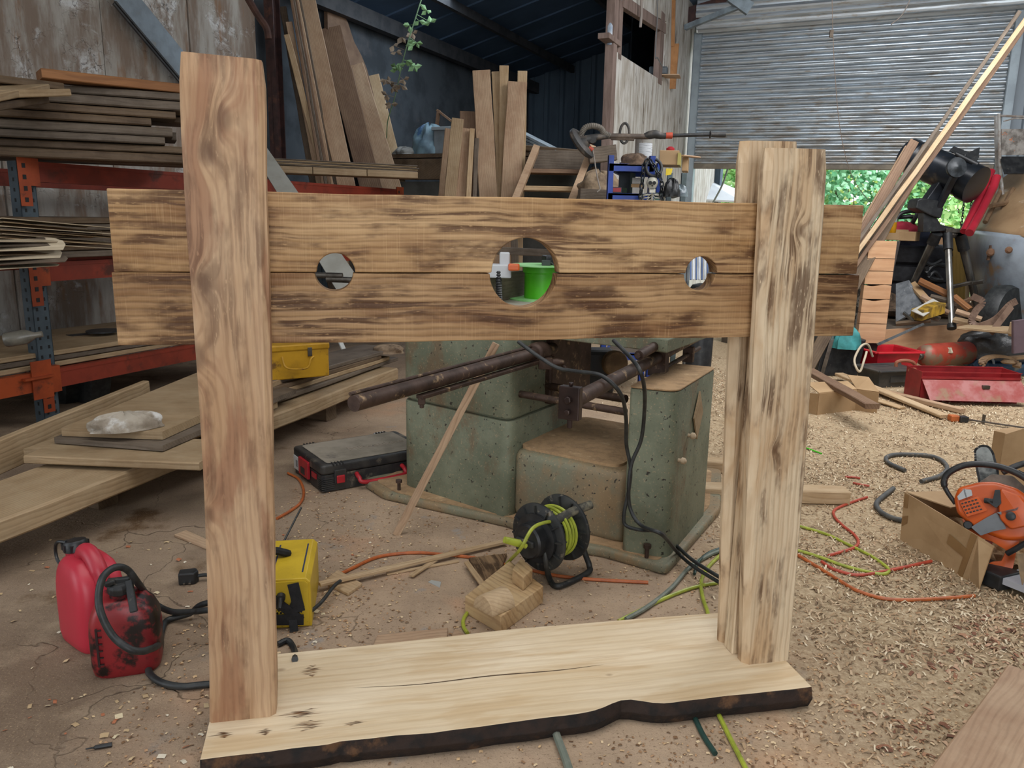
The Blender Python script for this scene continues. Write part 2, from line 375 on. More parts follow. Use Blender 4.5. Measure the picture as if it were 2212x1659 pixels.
tag(ribbed('wall_back_right', SH0 + A * 3.30 + B * .02, A, 1.4, 1.2, lambda s: 5.0, GREYCLAD, .2, .035, nrm=-B), kind='structure')
BLOCK = NT('grey_blockwork'); tcb = BLOCK.mul(BLOCK.n('ShaderNodeTexCoord').outputs['Object'], (1, 1, 1))
cbv = BLOCK.n('ShaderNodeSeparateXYZ', i_0=tcb); bkv = BLOCK.n('ShaderNodeCombineXYZ', i_0=cbv.outputs[0], i_1=cbv.outputs[2], i_2=0.)
bk = BLOCK.n('ShaderNodeTexBrick', i_Vector=bkv.outputs[0], i_Color1=srgb('#6f6a60'), i_Color2=srgb('#7a756a'), i_Mortar=srgb('#504b44'), i_Scale=2.2)
BLOCK.bump(BLOCK.noise(tcb, 30, 4), .4, .005); BLOCK = BLOCK.out(bk.outputs[0], .9)
m = MB(); m.obox(SH0 + A * 3.34 + B * .0, A * 1.4, B * .18, UP * 1.2); tag(m.build('wall_back_blockwork', BLOCK), kind='structure')
m = MB(); m.obox(SH0 + A * 4.6 - B * 12.5, B * 13, A * .1, UP * 4.6); tag(m.build('wall_right', GREYCLAD), kind='structure')

# partition wall, seen along its length
PW0 = Vector((.81, 7.1, 0))
def pw(u, v, off=0): return pl(u, v, PW0 - A * off, A)
def pws(s, z, off=0): return PW0 + B * s + A * off + UP * z
def polyp(name, pts, th, mat, kind='structure', parent=None, bevel=0):
    """px outline projected on the partition plane, given thickness away from the camera side"""
    P = [pw(u, v) for (u, v) in pts]; m = MB(); n = len(P); Q = [p + A * th for p in P]
    m.add(P + Q, [tuple(range(n)), tuple(range(2 * n - 1, n - 1, -1))] + [(i, (i + 1) % n, n + (i + 1) % n, n + i) for i in range(n)])
    o = m.build(name, mat, parent, bevel); 
    if kind: tag(o, kind=kind)
    return o
WHITEPLY = plain('whitewashed_plywood', '#c9c6bf', '#a59d91', .8, scale=5, st=(3, 3, .6), lo=.4, hi=.62, c3='#6a5c4c', s3=4, l3=.56, h3=.7, bump=.2)
PINKWOOD = plain('grey_pink_stud', '#86736a', '#6d5b52', .8, scale=6, st=(3, 3, .5))
zb = 0.05
Pa = pw(1308, 95); Pb = pw(1432, 176)
m = MB()
def wp(m, s0, s1, z0, z1, th=.02, off=0, mi=0, z0b=None, z1b=None):
    z0b = z0 if z0b is None else z0b; z1b = z1 if z1b is None else z1b
    T_ = -A * th
    q = [pws(s0, z0, off), pws(s1, z0b, off), pws(s1, z0b, off) + T_, pws(s0, z0, off) + T_, pws(s0, z1, off), pws(s1, z1b, off), pws(s1, z1b, off) + T_, pws(s0, z1, off) + T_]
    m.hexa(q, mi)
sA = (Pa - PW0).dot(B); sB = (Pb - PW0).dot(B)
wp(m, .12, sB, 0, Pa.z, z1b=Pb.z)
wp(m, sB + .02, 3.3, 0, 4.6)                              # whitish boards beyond the opening
Pt = pw(1345, -8); Pt2 = pw(1437, 55)
wp(m, (Pt - PW0).dot(B) - .6, sB + .02, Pt.z + (Pt.z - Pt2.z), 4.6, z0b=Pt2.z + .05)
wp(m, 3.3, 5.7, 0, 4.6)
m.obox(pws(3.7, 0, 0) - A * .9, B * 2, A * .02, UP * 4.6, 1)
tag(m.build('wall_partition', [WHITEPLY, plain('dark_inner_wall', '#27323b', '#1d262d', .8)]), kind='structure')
m = MB()
wp(m, 0, .10, 0, 4.6, .08, .01)
S1 = pw(1338, 60); s1_ = (S1 - PW0).dot(B); wp(m, s1_, s1_ + .1, Pa.z - .05, 4.4, .05, .0)
J = pw(1425, 100); sj = (J - PW0).dot(B); wp(m, sj, sj + .16, Pb.z - .05, Pt2.z + .1, .06, .005)
a_ = pw(1345, 2); b_ = pw(1437, 62); m.bar(a_ - A * .02, b_ - A * .02, .06, .1)
a_ = pw(1311, 76); b_ = pw(1337, 96); m.bar(a_ - A * .03, b_ - A * .03, .10, .045)
tag(m.build('trim_partition', PINKWOOD, bevel=.004), kind='structure')
# column where painted wall ends
m = MB(); c0 = wl(.03, 0, .0)
m.obox(c0, A * .10, B * .01, UP * 3.4); m.obox(c0 + B * .09, A * .10, B * .01, UP * 3.4); m.obox(c0 + A * .045, A * .01, B * .1, UP * 3.4)
REDSTEEL = plain('red_oxide_steel', '#4c3431', '#3a2a29', .6, .2, scale=10, c3='#6a4536', s3=8)
tag(m.build('trim_column', REDSTEEL), kind='structure')

# roofs ----------------------------------------------------------------
ROOF = plain('dark_blue_grey_roof_sheet', '#566d88', '#485d75', .7, scale=1.2)
m = MB()
e0 = wl(-9, 3.3, -.2); sl = A * 5.1 + UP * 1.35
for i in range(26):                                   # corrugated strips up the slope
    a0 = e0 + B * (i * .62); m.obox(a0, B * .60, sl, UP * .03); m.obox(a0 + B * .60 - UP * .02, B * .05, sl, UP * .02)
tag(m.build('ceiling_bay', ROOF), kind='structure')
m = MB()
for k, t_ in enumerate((.16, .40, .64, .88)):
    p = e0 + sl * t_ - UP * .13; m.obox(p, B * 16, A * .06, UP * .1)
m.obox(wl(-.1, 3.1, -.02), B * 6.6, A * .10, UP * .16)
tag(m.build('trim_bay_purlins', plain('dusty_purlin', '#4a4a4c', '#37393d', .8, scale=6)), kind='structure')
ap = SH0 + A * 1.62; ridge = 3.98
m = MB()
L0 = ap - A * 1.75 + UP * (ridge - .34); R0 = ap + A * 3.2 + UP * (ridge - .62)
RB = 12.6  # hall roof extended unseen over the viewer to keep sky light out
m.hexa([L0 + B * .3, ap + UP * ridge + B * .3, ap + UP * ridge - B * RB, L0 - B * RB, L0 + B * .3 + UP * .04, ap + UP * (ridge + .04) + B * .3, ap + UP * (ridge + .04) - B * RB, L0 - B * RB + UP * .04])
m.hexa([ap + UP * ridge + B * .3, R0 + B * .3, R0 - B * RB, ap + UP * ridge - B * RB, ap + UP * (ridge + .04) + B * .3, R0 + B * .3 + UP * .04, R0 - B * RB + UP * .04, ap + UP * (ridge + .04) - B * RB])
tag(m.build('ceiling_hall', ROOF), kind='structure')
m = MB()
for off in (-.25, -2.4):                              # steel rafters
    m.bar(ap - A * 1.75 + UP * (ridge - .52) + B * off, ap + UP * (ridge - .15) + B * off, .08, .2); m.bar(ap + UP * (ridge - .15) + B * off, ap + A * 3.0 + UP * (ridge - .75) + B * off, .08, .2)
tag(m.build('trim_rafters', REDSTEEL), kind='structure')
m = MB(); m.bar(at(1578, -10, 8.2), at(1620, 20, 8.2), .05, .12); m.bar(at(1480, 60, 8.6), at(1600, 12, 8.2), .05, .05)
tag(m.build('trim_roof_brace', plain('weathered_brace', '#77848c', '#5d676e', .7)), kind='structure')

# roller shutter --------------------------------------------------------
def shutter_mat():
    t = NT('galvanised_shutter_slats'); tc = t.n('ShaderNodeTexCoord').outputs['Object']; sp = t.n('ShaderNodeSeparateXYZ', i_0=tc)
    d = t.noise(t.mul(tc, (.8, .8, 12)), 3, 5, .6)
    col = t.mix(t.mr(d, .42, .62), srgb('#cdd6dd'), srgb('#b3b8bb'))
    gr = t.math('ADD', t.noise(t.mul(tc, (1., 1., 6)), 5, 6, .7), t.mr(sp.outputs[2], 3.0, 1.6, 0, .10))
    col = t.mix(t.math('MULTIPLY', t.mr(gr, .54, .68), .55), col, srgb('#9a8568'))
    ro = t.mr(d, .4, .7, .34, .55)
    t.bump(t.noise(tc, 12, 4), .2, .004)
    return t.out(col, ro, .6)
SHM = shutter_mat()
Zt = 3.33; z0s = at(1480, 359, 10.0).z; z1s = at(2080, 363, 8.77).z
sd = thing('roller_shutter', 'large grey galvanised roller shutter, lowered three quarters of the way over the far doorway', 'roller shutter', SH0)
W_ = 3.22; prof = []; pit = .072; N_ = 22
m = MB(); vs = []; fs = []; K = 0
for i in range(23):
    for k in range(10):
        f = (i + k / 10) / 23; a = k / 10
        d = .034 * math.sin(math.pi * min(a / .75, 1)) ** .6 if a < .75 else -.022
        for sx in (0, .5, 1):
            zb_ = z0s + (z1s - z0s) * sx; zz = Zt + (zb_ - Zt) * f
            dent = .03 * math.exp(-((sx - .52) * 3) ** 2 - ((f - .42) * 9) ** 2) * math.sin(f * 60)
            vs.append(SH0 + A * (W_ * sx) - B * (.03 + d + dent) + UP * zz)
        K += 1
for i in range(K - 1):
    for j in (0, 1): a = i * 3 + j; fs.append((a, a + 1, a + 4, a + 3))
m.add(vs, fs); so = m.build('slat_curtain', SHM, sd, M=None, smooth=False)
md = so.modifiers.new('th', 'SOLIDIFY'); md.thickness = .004; md.offset = 1
def par(o, p): return o
m = MB(); zz0, zz1 = z0s, z1s
m.hexa([SH0 - B * .07 + UP * (zz0 - .03), SH0 + A * W_ - B * .07 + UP * (zz1 - .03), SH0 + A * W_ - B * .0 + UP * (zz1 - .03), SH0 - B * .0 + UP * (zz0 - .03),
        SH0 - B * .07 + UP * (zz0 + .03), SH0 + A * W_ - B * .07 + UP * (zz1 + .03), SH0 + A * W_ - B * .0 + UP * (zz1 + .03), SH0 - B * .0 + UP * (zz0 + .03)])
par(m.build('bottom_rail', plain('dusty_rail', '#8c8272', '#71695d', .6, .4, scale=6), sd, .006), sd)
m = MB(); ang = []
for k in range(70):                                    # the rolled part above, ribs running along the roll
    a = 2 * math.pi * k / 70; ang.append((.19 + .012 * (math.sin(k * 2 * math.pi / 5)), a))
cen = SH0 - B * .12 + UP * 3.50
vs = []
for e in (-.02, W_ + .06):
    for (r_, a) in ang: vs.append(cen + A * e + (B * math.cos(a) + UP * math.sin(a)) * r_)
m.add(vs, [(i, (i + 1) % 70, 70 + (i + 1) % 70, 70 + i) for i in range(70)] + [tuple(range(69, -1, -1)), tuple(range(70, 140))])
par(m.build('shutter_roll', SHM, sd), sd)
GUIDE = plain('grey_guide_channel', '#9aa6ad', '#88939a', .5, .3, scale=4)
for e in (-.07, W_ + .0):
    m = MB(); m.obox(SH0 + A * e - B * .10, A * .09, B * .01, UP * 3.32); m.obox(SH0 + A * e - B * .10, A * .01, B * .12, UP * 3.32); m.obox(SH0 + A * (e + .08) - B * .10, A * .01, B * .12, UP * 3.32)
    par(m.build('guide_channel', GUIDE, sd), sd)

# unseen wall added behind the viewer's left to darken the left side
m = MB(); m.obox((-6.2, -3.0, 0), (5.6, 0, 0), (0, .1, 0), (0, 0, 4.2)); tag(m.build('rear_shade_wall', plain('dark_shade_wall', '#4a4f52', '#3a3e41', .8)), kind='structure')
# ------------------------------------------------------------------ boards
def board(name, mat, p0, p1, w, t, up=UP, parent=None, ch=.004, wob=.003, bow=0., seg=None, taper=1., skew=0., twist=0., mats=None, label=None, cat=None, group=None, top=0.):
    p0 = Vector(p0); p1 = Vector(p1); Ln = (p1 - p0).length; x = (p1 - p0) / Ln
    y = Vector(up).cross(x).normalized(); M = frame(p0, x, y); seg = seg or max(3, min(14, int(Ln / .12)))
    sd_ = rnd.random() * 100; m = MB(); vs = []; fs = []; ch = min(ch, t * .35, w * .35)
    for i in range(seg + 1):
        f = i / seg; X = f * Ln; k = 1 + (taper - 1) * f
        n1 = mnoise.noise((X * 3, sd_, 0)) * wob * 2; n2 = mnoise.noise((X * 3, sd_, 9)) * wob * 2
        hw1 = w / 2 * k + n1; hw2 = w / 2 * k + n2; hz = t / 2
        z = bow * 4 * f * (1 - f); a = twist * (f - .5)
        for (yy, zz) in ((-hw1 + ch, -hz), (hw2 - ch, -hz), (hw2, -hz + ch), (hw2, hz - ch), (hw2 - ch, hz), (-hw1 + ch, hz), (-hw1, hz - ch), (-hw1, -hz + ch)):
            xs = X + (skew * yy / w if i in (0, seg) else 0) + (top * f * 0)
            vs.append((xs, yy * math.cos(a) - zz * math.sin(a), zz * math.cos(a) + yy * math.sin(a) + z))
    for i in range(seg):
        for j in range(8): fs.append((i * 8 + j, i * 8 + (j + 1) % 8, (i + 1) * 8 + (j + 1) % 8, (i + 1) * 8 + j))
    fs.append(tuple(range(7, -1, -1))); fs.append(tuple(seg * 8 + j for j in range(8)))
    m.add(vs, fs); o = m.build(name, mats or mat, parent, M=M)
    return tag(o, label, cat, group)

# ------------------------------------------------------------------ the pillory
PL = Vector((-.631, 1.472, .055)); PD = Vector((.97815, .20788, 0)); PN = Vector((-.20788, .97815, 0)); ST = .055
def pp(s, n, z): return Vector((PL.x, PL.y, 0)) + PD * s + PN * n + UP * z
pil = thing('wooden_pillory', 'large new pine pillory with three round holes, standing on a thick live-edge base', 'pillory', pp(.67, .05, 0), math.atan2(PD.y, PD.x))
# base slab: live front edge with bark, top outline differs from the bottom one
sx = np.linspace(-.008, 1.356, 60); front = []; back = []
for s_ in sx:
    n_ = -.112 + .010 * mnoise.noise((s_ * 3, 3, 0)) + .004 * mnoise.noise((s_ * 12, 3, 0)) + .034 * math.exp(-((s_ - .90) / .06) ** 2) * 1.0
    if s_ < .25: n_ += -.004
    front.append((s_ + (.006 if s_ == sx[0] else 0), n_)); back.append((s_ , .255 + .015 * math.exp(-((s_ - .8) / .3) ** 2) + .004 * mnoise.noise((s_ * 4, 8, 0))))
m = MB(); top_ = []; bot_ = []; mid_ = []
for k_, (s_, n_) in enumerate(front):
    top_.append(Vector((s_, n_, ST))); d_ = .006 * mnoise.noise((s_ * 14, 1, 1)) + .004 * mnoise.noise((s_ * 40, 1, 1))
    mid_.append(Vector((s_, n_ - .009 + d_, ST * .5))); bot_.append(Vector((s_, n_ + .004 + d_, 0)))
tb = [Vector((s_, n_, ST)) for s_, n_ in back]; bb = [Vector((s_, n_, 0)) for s_, n_ in back]
N_ = len(sx); vs = top_ + mid_ + bot_ + tb + bb; fs = []; mi = []
for i in range(N_ - 1):
    m_ = [(i, i + 1, N_ * 3 + i + 1, N_ * 3 + i), (N_ + i, N_ + i + 1, i + 1, i), (2 * N_ + i, 2 * N_ + i + 1, N_ + i + 1, N_ + i), (3 * N_ + i, 3 * N_ + i + 1, 4 * N_ + i + 1, 4 * N_ + i), (4 * N_ + i, 4 * N_ + i + 1, 2 * N_ + i + 1, 2 * N_ + i)]
    fs += m_; mi += [0, 1, 1, 0, 0]
fs += [(0, N_, 2 * N_, 4 * N_, 3 * N_), (N_ - 1, 2 * N_ - 1, 3 * N_ - 1, 5 * N_ - 1, 4 * N_ - 1)]; mi += [1, 0]
m.v = [tuple(p) for p in vs]; m.f = fs; m.m = mi
Mp = frame(pp(0, 0, 0), PD, PN)
bp = m.build('base_plank', [W_SLAB, BARK], pil, M=Mp, weld=True, bevel=.002)
# a split and scorch marks on top of the base
SCORCH = plain('scorch_mark', '#4a2c16', '#8d623a', .7, scale=120, st=(.2, 3, 1), lo=.45, hi=.6)
CRACK = plain('dark_split', '#3c2a1a', '#5a4430', .9, scale=50)
m = MB(); pts = smooth_path([(.30, .075, 0), (.45, .062, 0), (.62, .066, 0), (.78, .060, 0), (.90, .064, 0)], 8); wv = []
for i, p in enumerate(pts):
    h = .0017 * math.sin(math.pi * i / (len(pts) - 1)) + .0001; wv.append((p.x, p.y - h, h))
m.add([(x, y, ST + .0006) for x, y, h in wv] + [(x, y + 2 * h, ST + .0006) for x, y, h in wv], [(i, i + 1, len(wv) + i + 1, len(wv) + i) for i in range(len(wv) - 1)])
tag(m.build('drying_split', CRACK, bp, M=Mp), 'dark narrow split along the grain')
rr = random.Random(5)
for (cs, cn, ls, ln_) in ((.20, .165, .055, .05), (.19, .0, .10, .03), (.20, -.045, .08, .035), (.03, -.045, .06, .02), (.115, -.05, .04, .022), (.30, -.055, .075, .014)):
    m = MB(); k_ = int(ln_ / .006) + 2
    for i in range(k_ * 2):
        nn = cn + (i / (k_ * 2) - .5) * ln_ ; q = 1 - abs(i / (k_ * 2) - .5) * 1.6; L_ = ls * q * rr.uniform(.35, 1); x0 = cs + rr.uniform(-.3, .3) * ls * .6 - L_ / 2; h = rr.uniform(.0005, .0011)
        m.add([(x0, nn, ST + .0005), (x0 + L_ * .5, nn - h, ST + .0005), (x0 + L_, nn, ST + .0005), (x0 + L_ * .5, nn + h, ST + .0005)], [(0, 1, 2, 3)])
    m.build('scorch_mark', SCORCH, bp, M=Mp)
# posts
def post(s0, s1, t0, t1, n0, n1, ztop, mat, slope=0., side=0., ch=.006, cut=.012):
    """bottom s0..s1 to top t0..t1, between depths n0..n1; local X runs up"""
    m = MB(); seg = 26; vs = []; fs = []; seed = rnd.random() * 50
    H_ = ztop - ST; O = pp((s0 + s1) / 2, (n0 + n1) / 2, ST)
    for i in range(seg + 1):
        f = i / seg; X = f * H_; a = s0 + (t0 - s0) * f - (s0 + s1) / 2; b = s1 + (t1 - s1) * f - (s0 + s1) / 2
        if side == 0: a += .006 * math.sin(f * 5.5 - .4); b += .002 * math.sin(f * 4)
        else: b += .002 * math.sin(f * 5); a += -.004 * math.sin(f * 3.1)
        a += .0025 * mnoise.noise((X * 6, seed, 0)); b += .0025 * mnoise.noise((X * 6, seed, 5)); hn = (n1 - n0) / 2
        tc = 0 if i < seg else .004
        for (yy, zz) in ((a + ch + tc, -hn + tc), (b - cut - tc, -hn + tc), (b - tc, -hn + cut * .8 + tc), (b - tc, hn - ch - tc), (b - ch - tc, hn - tc), (a + ch + tc, hn - tc), (a + tc, hn - ch - tc), (a + tc, -hn + ch + tc)):
            vs.append((X - (slope * (yy - a) if i == seg else 0), yy, zz))
    for i in range(seg):
        for j in range(8): fs.append((i * 8 + j, i * 8 + (j + 1) % 8, (i + 1) * 8 + (j + 1) % 8, (i + 1) * 8 + j))
    fs.append(tuple(range(7, -1, -1))); fs.append(tuple(seg * 8 + j for j in range(8)))
    # local frame: X up, Y along the boards, Z away from the viewer is -(X x Y)... keep right-handed
    x = UP; y = PD; z = x.cross(y)
    sgn = z.dot(PN)
    m.add([(p[0], p[1], p[2] * sgn) for p in vs], fs); return m.build('post', mat, pil, M=frame(O, x, y))
post(.0, .134, .030, .172, .0, .047, 1.403, W_POST, slope=.045, ch=.005)
post(.012, .126, .038, .158, .095, .140, 1.385, W_POST)
post(1.241, 1.364, 1.190, 1.338, .0, .047, 1.277, W_PALE, slope=-.01, side=1, ch=.014, cut=.004)
post(1.230, 1.360, 1.182, 1.324, .098, .140, 1.300, W_PALE, slope=-.02, side=1, ch=.016, cut=.004)
def spacer(s0, s1, z0, z1): 
    m = MB(); m.box((0, 0, 0), (z1 - z0, s1 - s0, .043)); return m.build('spacer_block', W_PALE, pil, bevel=.003, M=frame(pp((s0 + s1) / 2, .0715, (z0 + z1) / 2), UP, PD))
spacer(1.234, 1.358, ST, .858); spacer(.024, .126, ST, .858)
HOLES = [(.2885, .038), (.6815, .0735), (1.083, .0375)]
def hboard(nm, zlo, zhi, upper, s0, s1, mat):
    zc = (zlo + zhi) / 2; edge = zlo if upper else zhi; pts = []; seed = 3.1 if upper else 7.7
    def e(s_, z, a): return z + a * mnoise.noise((s_ * 5, seed, 0))
    xs = np.linspace(s0, s1, 40)
    far = [(x, e(x, zhi if upper else zlo, .003)) for x in xs]
    near = []; x = s0; i = 0
    cuts = []
    for (c, r) in HOLES:
        if not upper: c -= .004
        dz = abs(1.008 - edge); hw = math.sqrt(max(r * r - dz * dz, 1e-6)); cuts.append((c, r, hw))
    for x in xs:
        while i < len(cuts) and x > cuts[i][0] + cuts[i][2]: i += 1
        if i < len(cuts) and cuts[i][0] - cuts[i][2] <= x: 
            continue
        near.append((x, e(x, edge, .0015)))
    out = []
    for (x, z) in near: out.append((x, z))
    full = []
    ci = 0; last = None
    for (x, z) in out:
        while ci < len(cuts) and x > cuts[ci][0]:
            c, r, hw = cuts[ci]; a0 = math.asin(min(1, abs(1.008 - edge) / r))
            for k in range(29):
                a = math.pi - a0 - (math.pi - 2 * a0) * k / 28
                full.append((c + r * math.cos(a), 1.008 + (1 if upper else -1) * r * math.sin(a)))
            ci += 1
        full.append((x, z))
    poly = full + list(reversed(far)); sm = (s0 + s1) / 2
    poly = [(p[0] - sm, p[1] - zc) for p in poly]
    if not upper: poly = list(reversed(poly))
    m = MB(); m.prism(poly, .042, o=(0, 0, -.021)); x = PD; y = UP   # z = x cross y = -PN
    return m.build(nm, mat, pil, bevel=.0022, M=frame(pp(sm, .0715, zc), x, y))
hboard('lower_board', .864, 1.006, False, -.130, 1.480, W_BOARD2)
tag(hboard('upper_board', 1.008, 1.163, True, -.126, 1.472, W_BOARD), 'upper board with half round cut-outs, lighter brown')

# ------------------------------------------------------------------ the green planer
mach = thing('woodworking_machine', 'old green cast-iron planer with brown steel rails, dusted with sawdust, behind the pillory', 'machine', (.15, 2.9, 0))
def rpoly(pts, r, k=6):
    """rounded polygon"""
    out = []; n = len(pts)
    for i in range(n):
        p = Vector(pts[i][:2]); a = Vector(pts[i - 1][:2]); b = Vector(pts[(i + 1) % n][:2]); rr_ = pts[i][2] if len(pts[i]) > 2 else r
        u1 = (a - p).normalized(); u2 = (b - p).normalized(); s1_ = p + u1 * rr_; s2_ = p + u2 * rr_
        for j in range(k + 1):
            t = j / k; out.append(tuple((1 - t) ** 2 * s1_ + 2 * t * (1 - t) * p + t * t * s2_))
    return out
def P2(u, v, z=0): q = fl(u, v, z); return (q.x, q.y)
E1 = Vector((.80, -.60, 0)).normalized(); E2 = Vector((.52, .854, 0)).normalized()
def XY(*p): return [tuple(q) if not isinstance(q, Vector) else (q.x, q.y) for q in p]
bFL = Vector((-.444, 3.059, 0)); bFC = Vector((-.006, 2.712, 0)); bFR = Vector((.150, 3.12, 0))
m = MB(); m.prism(rpoly(XY(bFL, bFC, bFC + E2 * .62, bFL + E2 * .62), .05), .37, o=(0, 0, .03))
m.prism(rpoly(XY(bFL + E2 * .015 + E1 * .012, bFC + E2 * .015 - E1 * .012, bFC + E2 * .60 - E1 * .012, bFL + E2 * .60 + E1 * .012), .05), .012, o=(0, 0, .40))
m.prism(rpoly(XY(bFL, bFC - E1 * .0, bFC + E2 * .62, bFL + E2 * .62), .05), .33, o=(0, 0, .41))
m.build('machine_body', GREENIRON, mach, bevel=.008, smooth=True)
m = MB(); lb = rpoly(XY(Vector((.0, 2.745, 0)), Vector((.40, 2.48, 0)), Vector((.40, 2.48, 0)) + E2 * .62, Vector((.0, 2.745, 0)) + E2 * .62), .06)
m.prism(lb, .26, o=(0, 0, .03)); m.build('low_housing', GREENIRON2, mach, bevel=.03, seg=4, smooth=True)
m = MB(); m.prism([tuple(Vector((.19, 2.92)) + (Vector(p) - Vector((.19, 2.92))) * .86) for p in lb], .012, o=(0, 0, .288))
tag(m.build('sawdust_layer', SAWDUST, mach, smooth=True), 'sawdust lying on the low housing')
cF = Vector((.518, 2.378, 0)); cFL = Vector((.376, 2.44, 0)); cR = Vector((.745, 2.80, 0))
ex = (cF - cFL).normalized(); ey = (cR - cF).normalized(); wcol = (cF - cFL).length; dcol = (cR - cF).length
m = MB(); m.prism(rpoly([(cFL.x, cFL.y, .02), (cF.x, cF.y, .05), (cR.x, cR.y, .03), ((cR - ex * wcol).x, (cR - ex * wcol).y, .02)], .03), .565, o=(0, 0, .03))
m.build('column', GREENIRON, mach, bevel=.006, smooth=True)
m = MB(); q = rpoly([(cFL.x, cFL.y, .02), (cF.x, cF.y, .05), (cR.x, cR.y, .03), ((cR - ex * wcol).x, (cR - ex * wcol).y, .02)], .03); m.prism(q, .006, o=(0, 0, .596))
tag(m.build('column_sawdust', SAWDUST, mach, bevel=.002), 'sawdust on top of the column')
m = MB()   # diamond plate, knobs
def onside(f, z, out=.004): return cF + ey * (dcol * f) + UP * z + Vector((ey.y, -ey.x, 0)) * out
c_ = onside(.52, .47); m.add([c_ + UP * .085, c_ + ey * .055, c_ - UP * .085, c_ - ey * .055] + [c_ + UP * .085 + Vector((ey.y, -ey.x, 0)) * .005, c_ + ey * .055 + Vector((ey.y, -ey.x, 0)) * .005, c_ - UP * .085 + Vector((ey.y, -ey.x, 0)) * .005, c_ - ey * .055 + Vector((ey.y, -ey.x, 0)) * .005], [(0, 1, 2, 3), (7, 6, 5, 4), (0, 1, 5, 4), (1, 2, 6, 5), (2, 3, 7, 6), (3, 0, 4, 7)])
tag(m.build('maker_plate', W_DUST, mach), 'dusty diamond shaped plate')
for f, z in ((.33, .42), (.12, .36)):
    m = MB(); o_ = onside(f, z, -.002); m.lathe([(.006, 0), (.006, .012), (.011, .014), (.011, .024), (.004, .03)], o_, Vector((ey.y, -ey.x, 0)), 10); m.build('knob', plain('dusty_knob', '#b9a58a', '#8d7a62', .8), mach, smooth=True)
m = MB()
outl = rpoly(XY(fl(827, 1080), fl(1100, 1142), Vector((.17, 2.50, 0)), fl(1300, 1205), fl(1440, 1246), fl(1556, 1112), Vector((.95, 3.35, 0)), Vector((-.20, 3.85, 0)), Vector((-.62, 3.12, 0))), .03, 4)
m.prism(outl, .035, o=(0, 0, .0)); m.build('base_plate', GREENIRON2, mach, bevel=.012, seg=3, smooth=True)
m = MB(); ip = [tuple(Vector((.2, 2.9)) + (Vector(p) - Vector((.2, 2.9))) * .93) for p in outl]; m.prism(ip, .004, o=(0, 0, .034)); tag(m.build('base_sawdust', SAWDUST, mach), 'sawdust lying on the base plate')
for (u, v) in ((862, 1060), (1397, 1205)):
    p = fl(u, v, .035); m = MB(); m.lathe([(.007, -.03), (.007, .035), (.013, .035), (.013, .047)], p, UP, 8); m.build('foot_bolt', RUST, mach)
# table
m = MB(); tC = at(1441, 769, 2.50); tz = .700; tdir = -E1
t0 = Vector((tC.x, tC.y, 0)); m.obox(t0 + UP * tz, -E1 * 1.12, E2 * .72, UP * .045); m.build('table', GREENIRON, mach, bevel=.004)
m = MB(); m.obox(t0 + UP * (tz + .045) - E1 * 1.10 + E2 * .02, E1 * 1.08, E2 * .68, UP * .004); m.build('table_top', plain('worn_table_top', '#a9a597', '#8b8677', .6, .3, scale=6), mach)
m = MB(); m.obox(t0 + UP * .42 - E1 * .70 + E2 * .12, -E1 * .42 * 0 + E1 * .18, E2 * .35, UP * .28); m.build('table_bracket', RUST, mach, bevel=.01)
# rails
ra = at(764, 872, 1.905); rb = ra + E2.lerp(Vector((.48, .877, 0)), 1).normalized() * 1.30
def rail(u0, v0, Y0, u1, v1, r, ext=1.15, name='rail'):
    a = at(u0, v0, Y0); t_ = None
    b = pl(u1, v1, (0, 0, a.z), UP); d = (b - a) * ext
    m = MB(); m.tube([a, a + d], r, 24); return a, d, m
a1, d1, m = rail(764, 872, 1.95, 1178, 757, .0215, 1.06); d1n = d1.normalized(); m.build('rail', RUST, mach, smooth=True)
m = MB(); sd1 = d1n.cross(UP); up_ = a1 + UP * .024 - sd1 * .012; m.tube([up_ + d1n * .0, up_ + d1 * .93], .0055, 8); m.build('guide_rod', RUST, mach, smooth=True)
m = MB(); lo = a1 - UP * .030 + sd1 * .012; m.bar(lo + d1n * .26, lo + d1 * .97, .026, .012); m.box(lo + d1n * .27 - UP * .012, (.02, .02, .022)); m.tube([lo + d1n * .27 - UP * .02, lo + d1n * .27 - UP * .034], .007, 8); m.build('lower_guide', RUST, mach, bevel=.002)
m = MB(); cl_ = a1 + d1 * .86; m.lathe([(.030, 0), (.038, .01), (.038, .07), (.03, .08)], cl_, d1n, 16); m.box(cl_ + Vector((.045, .02, -.035)), (.05, .06, .04)); m.lathe([(.012, -.03), (.016, 0), (.008, .03)], cl_ + Vector((.085, .0, -.03)), Vector((1, -.3, .1)), 10); m.tube([cl_ + Vector((.10, 0, -.03)), cl_ + Vector((.13, -.01, -.06))], .007, 8)
m.build('rail_clamp', RUST, mach, bevel=.003, smooth=True)
a2, d2, m = rail(1236, 868, 1.97, 1420, 772, .021, 1.06); d2n = d2.normalized(); m.build('rail', RUST, mach, smooth=True)
m = MB(); 
M2 = Matrix((( d2n.y, d2n.x, 0), (-d2n.x, d2n.y, 0), (0, 0, 1)))
m.box(a2 - d2n * .012, (.058, .026, .088), M2); m.lathe([(.011, 0), (.011, .012)], a2 - d2n * .025 + UP * .01, -d2n, 6); m.lathe([(.009, 0), (.009, .012)], a2 - d2n * .025 - UP * .022, -d2n, 6); m.tube([a2 - d2n * .012 - UP * .044, a2 - d2n * .012 - UP * .068], .008, 8); m.lathe([(.006, 0), (.008, .01)], a2 - d2n * .012 + UP * .044, UP, 6)
m.build('end_stop', plain('oily_brown_steel', '#3c2e2a', '#2c2220', .4, .5, scale=14), mach, bevel=.008)
